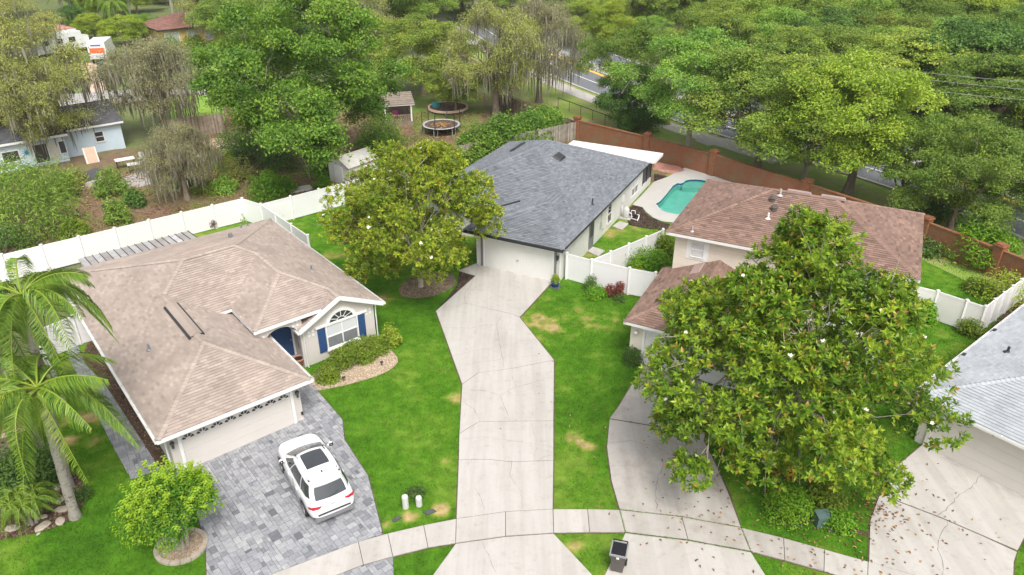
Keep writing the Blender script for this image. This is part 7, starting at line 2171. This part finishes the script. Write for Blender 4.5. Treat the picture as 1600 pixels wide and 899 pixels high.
for (u, v, lb) in ((168, 325, 'black bag lying on the bare ground in the back yard'), (193, 405, '')):
    if lb:
        p = G(u, v); m = MB().lathe([(0, 0), (.4, .02), (.38, .22), (.15, .34), (0, .36)], (0, 0, 0), 9); m.v[0] *= rr.uniform(.8, 1.2, m.v[0].shape); o = m.build('black_bag', M['black_metal'], None, True); o.location = (p.x, p.y, 0); tag(o, lb, 'bag')
p = G(470, 297); o = MB().box(-.9, .9, -.5, .5, 0, .12).build('pallet', M['tarp']); o.location = (p.x, p.y, .02); o.rotation_euler = (0, 0, .5); tag(o, 'pale flat board lying near the white fence below the big oak', 'board')
# ------------------------------------------------------------------ vehicles far away
def wheel(t, x, y, r_=.4):
    w = MB().lathe([(0, -.12), (r_ * .9, -.12), (r_, 0), (r_ * .9, .12), (0, .12)], (0, 0, 0), 14).build('wheel', M['rubber'], t); w.location = (x, y, r_); w.rotation_euler = (pi / 2, 0, 0)
p = G(157, 101); t = thing('box_truck', 'white box truck with orange red striped rear parked in the far driveway', 'truck', (p.x, p.y, 0), radians(104))
MB().box(0, 4.6, -1.15, 1.15, .75, 3.0).build('cargo_box', M['white_trim'], t)
MB().add([(4.65, -1.0, .6), (4.65, 1.0, .6), (4.65, 1.0, 2.0), (4.65, -1.0, 2.0), (6.4, -.95, .6), (6.4, .95, .6), (6.3, .95, 1.25), (6.3, -.95, 1.25), (5.5, -.95, 2.0), (5.5, .95, 2.0)], [(0, 3, 2, 1), (3, 8, 9, 2), (8, 7, 6, 9), (7, 4, 5, 6), (0, 4, 7, 8, 3), (1, 2, 9, 6, 5)]).build('cab', M['white_trim'], t)
MB().box(-.03, 0, -.95, .95, 1.55, 2.25).build('rear_stripe', M['red_paint'], t)
MB().box(-.035, 0, -.6, .7, 2.5, 2.7).build('rear_lettering_band', M['blue_paint'], t)
MB().box(-.04, 0, -1.0, 1.0, .8, 1.4).build('rear_door', M['util_grey'], t)
for x in (1.0, 5.4):
    for y in (-1.0, 1.0): wheel(t, x, y, .42)
p = G(168, 112); t = thing('parked_car', 'grey green car parked behind the box truck in the far driveway', 'car', (p.x, p.y, 0), radians(104))
def small_car(t, mat):
    st = [(2.1, .62, .5, .72), (1.9, .82, .3, .82), (1.0, .87, .25, .95), (0, .88, .25, 1.0), (-1.2, .87, .25, 1.0), (-2.0, .82, .3, .95), (-2.15, .7, .5, .8)]
    rings = []
    for x, w, zb, zt in st:
        half = [(0, zt), (w * .9, zt - .03), (w, (zb + zt) / 2), (w * .92, zb), (0, zb)]
        rings.append([(x, -y, z) for y, z in half] + [(x, y, z) for y, z in half[1:-1]][::-1])
    n = 8; m = MB(); m.add([q for r_ in rings for q in r_], [(i * n + j, i * n + (j + 1) % n, (i + 1) * n + (j + 1) % n, (i + 1) * n + j) for i in range(6) for j in range(n)]); m.add(rings[0], [tuple(range(8))[::-1]]); m.add(rings[-1], [tuple(range(8))])
    m.build('body', mat, t, True)
    MB().add([(.95, -.78, .95), (.95, .78, .95), (-1.75, .76, .97), (-1.75, -.76, .97), (.25, -.58, 1.42), (.25, .58, 1.42), (-1.2, .56, 1.42), (-1.2, -.56, 1.42)], [(4, 5, 6, 7)]).build('roof', mat, t)
    MB().add([(.95, -.78, .95), (.95, .78, .95), (-1.75, .76, .97), (-1.75, -.76, .97), (.25, -.58, 1.415), (.25, .58, 1.415), (-1.2, .56, 1.415), (-1.2, -.56, 1.415)], [(0, 1, 5, 4), (1, 2, 6, 5), (2, 3, 7, 6), (3, 0, 4, 7)]).build('windows', M['glass'], t)
    for x in (1.3, -1.3):
        for y in (-.78, .78): wheel(t, x, y, .33)
small_car(t, M['util_green'])
p = G(1034, 50); t = thing('parked_car', 'white car partly hidden by trees beyond the road', 'car', (p.x, p.y, .02), radians(20)); small_car(t, M['car_paint'])
p = G(96, 84); t = thing('motorhome', 'white motorhome half hidden by the mossy oak at the top left', 'motorhome', (p.x, p.y, 0), radians(60))
MB().box(-4, 3.2, -1.2, 1.2, .55, 3.0, taper=.03).build('body', M['car_paint'], t); MB().box(3.2, 4.3, -1.1, 1.1, .5, 2.2, taper=.1).build('cab', M['car_paint'], t)
for x in (-3, -1, 1): MB().box(x, x + 1, -1.205, -1.19, 1.6, 2.3).build('window', M['glass'], t)
MB().box(-1, 0, -.5, .5, 2.98, 3.2).build('roof_unit', M['white_trim'], t)
for x in (-2.4, 2.6):
    for y in (-1.05, 1.05): wheel(t, x, y, .42)
p = G(293, 5); o = MB().add([(-1.6, 0, 2.2), (1.6, 0, 2.2), (1.6, 2.2, 2.2), (-1.6, 2.2, 2.2), (0, 1.1, 3.0)], [(0, 1, 4), (1, 2, 4), (2, 3, 4), (3, 0, 4)]).build('canopy', M['red_paint']); o.location = (p.x, p.y, 0)
for x in (-1.5, 1.5):
    for y in (.1, 2.1): MB().box(x - .04, x + .04, y - .04, y + .04, 0, 2.22).build('pole', M['galv'], o)
tag(o, 'small red canopy at the top edge behind the yellow house', 'canopy')
# ------------------------------------------------------------------ power lines
for i, (a, b, sag, lb) in enumerate((((1270, 90, 9.0), (1640, 130, 8.3), .25, 'uppermost overhead power line at the right'), ((1270, 98, 8.6), (1640, 143, 7.9), .25, 'middle overhead power line at the right'), ((1290, 117, 8.2), (1640, 159, 7.5), .25, 'lowest of the three parallel overhead power lines'), ((1540, 204, 6.4), (1640, 215, 6.2), .08, 'short stretch of overhead cable beside the airy sapling'))):
    A_, B_ = G(*a), G(*b)
    P = [tuple(A_.lerp(B_, k / 14) - Vector((0, 0, sag * 4 * (k / 14) * (1 - k / 14)))) for k in range(15)]
    tag(MB().tube(P, .02, 5).build('power_line', M['wire']), lb, 'power line')
# ------------------------------------------------------------------ fallen leaves under the huge magnolia
rr = np.random.default_rng(99)
P = np.concatenate([np.array(c_) + rr.normal(0, s_, (n_, 2)) for c_, s_, n_ in [(tuple(G(1300, 800)[:2]), 1.8, 260), (tuple(G(1150, 740)[:2]), 1.8, 90), (tuple(G(1400, 830)[:2]), 1.2, 75), (tuple(G(1375, 800)[:2]), .5, 60), (tuple(G(1480, 790)[:2]), 1.7, 24), (tuple(G(1080, 840)[:2]), 1.6, 30), (tuple(G(1260, 870)[:2]), 1.6, 60), (tuple(G(1150, 770)[:2]), 1.2, 50), (tuple(G(930, 640)[:2]), 2.0, 36), (tuple(G(1180, 690)[:2]), 2.4, 200)]])
n = len(P); z = np.full(n, .075); a = rr.uniform(0, 6.28, n)
c = np.stack([P[:, 0], P[:, 1], z], 1); nn = np.stack([rr.normal(0, .3, n), rr.normal(0, .3, n), np.ones(n)], 1)
MB().add(*leaf_quads(c, nn, rr.uniform(.10, .19, n), .065, rr, rr.random(n), .3)).build('fallen_leaves', M['leaf_litter'], kind='stuff')
# leaf litter in the left back yard
n = 26000; P = np.stack([rr.uniform(-36, 6, n), rr.uniform(43, 82, n)], 1); P = P[inside(P, soil)]; n = len(P)
c = np.stack([P[:, 0], P[:, 1], np.full(n, .03)], 1); nn = np.stack([rr.normal(0, .4, n), rr.normal(0, .4, n), np.ones(n)], 1)
MB().add(*leaf_quads(c, nn, rr.uniform(.12, .26, n), .10, rr, np.clip(rr.normal(.4, .25, n), 0, 1), .3)).build('leaf_litter', M['leaf_litter'], kind='stuff')
n = 30000; P = np.stack([rr.uniform(-36, 6, n), rr.uniform(43, 82, n)], 1); P = P[inside(P, soil)]; P = P[vnoise(P, 3.2, 9) + .4 * vnoise(P, 1.1, 10) > .9]; n = len(P)
c = np.stack([P[:, 0], P[:, 1], np.full(n, .08)], 1); nn = np.stack([rr.normal(0, 1, n), rr.normal(0, 1, n), np.full(n, .35)], 1)
MB().add(*leaf_quads(c, nn, rr.uniform(.18, .35, n), .07, rr, np.clip(rr.normal(.45, .2, n), 0, .9))).build('weeds', M['leaf_hedge'], kind='stuff')

# ------------------------------------------------------------------ thin moist air over the far trees
m = MB(); b_ = (-330, 330, -4, 420, -2.6, 30.0)
hz = m.box(b_[0], b_[1], b_[2], b_[3], b_[4], b_[5]).build('haze', [])
hm = bpy.data.materials.new('haze'); hm.use_nodes = True
hn, hl = hm.node_tree.nodes, hm.node_tree.links
hn.remove(hn['Principled BSDF'])
pv_ = hn.new('ShaderNodeVolumePrincipled'); pv_.inputs['Color'].default_value = (.90, .93, .95, 1); pv_.inputs['Density'].default_value = .00018
hl.new(pv_.outputs[0], hn['Material Output'].inputs['Volume'])
hz.data.materials.append(hm); hz['kind'] = 'stuff'
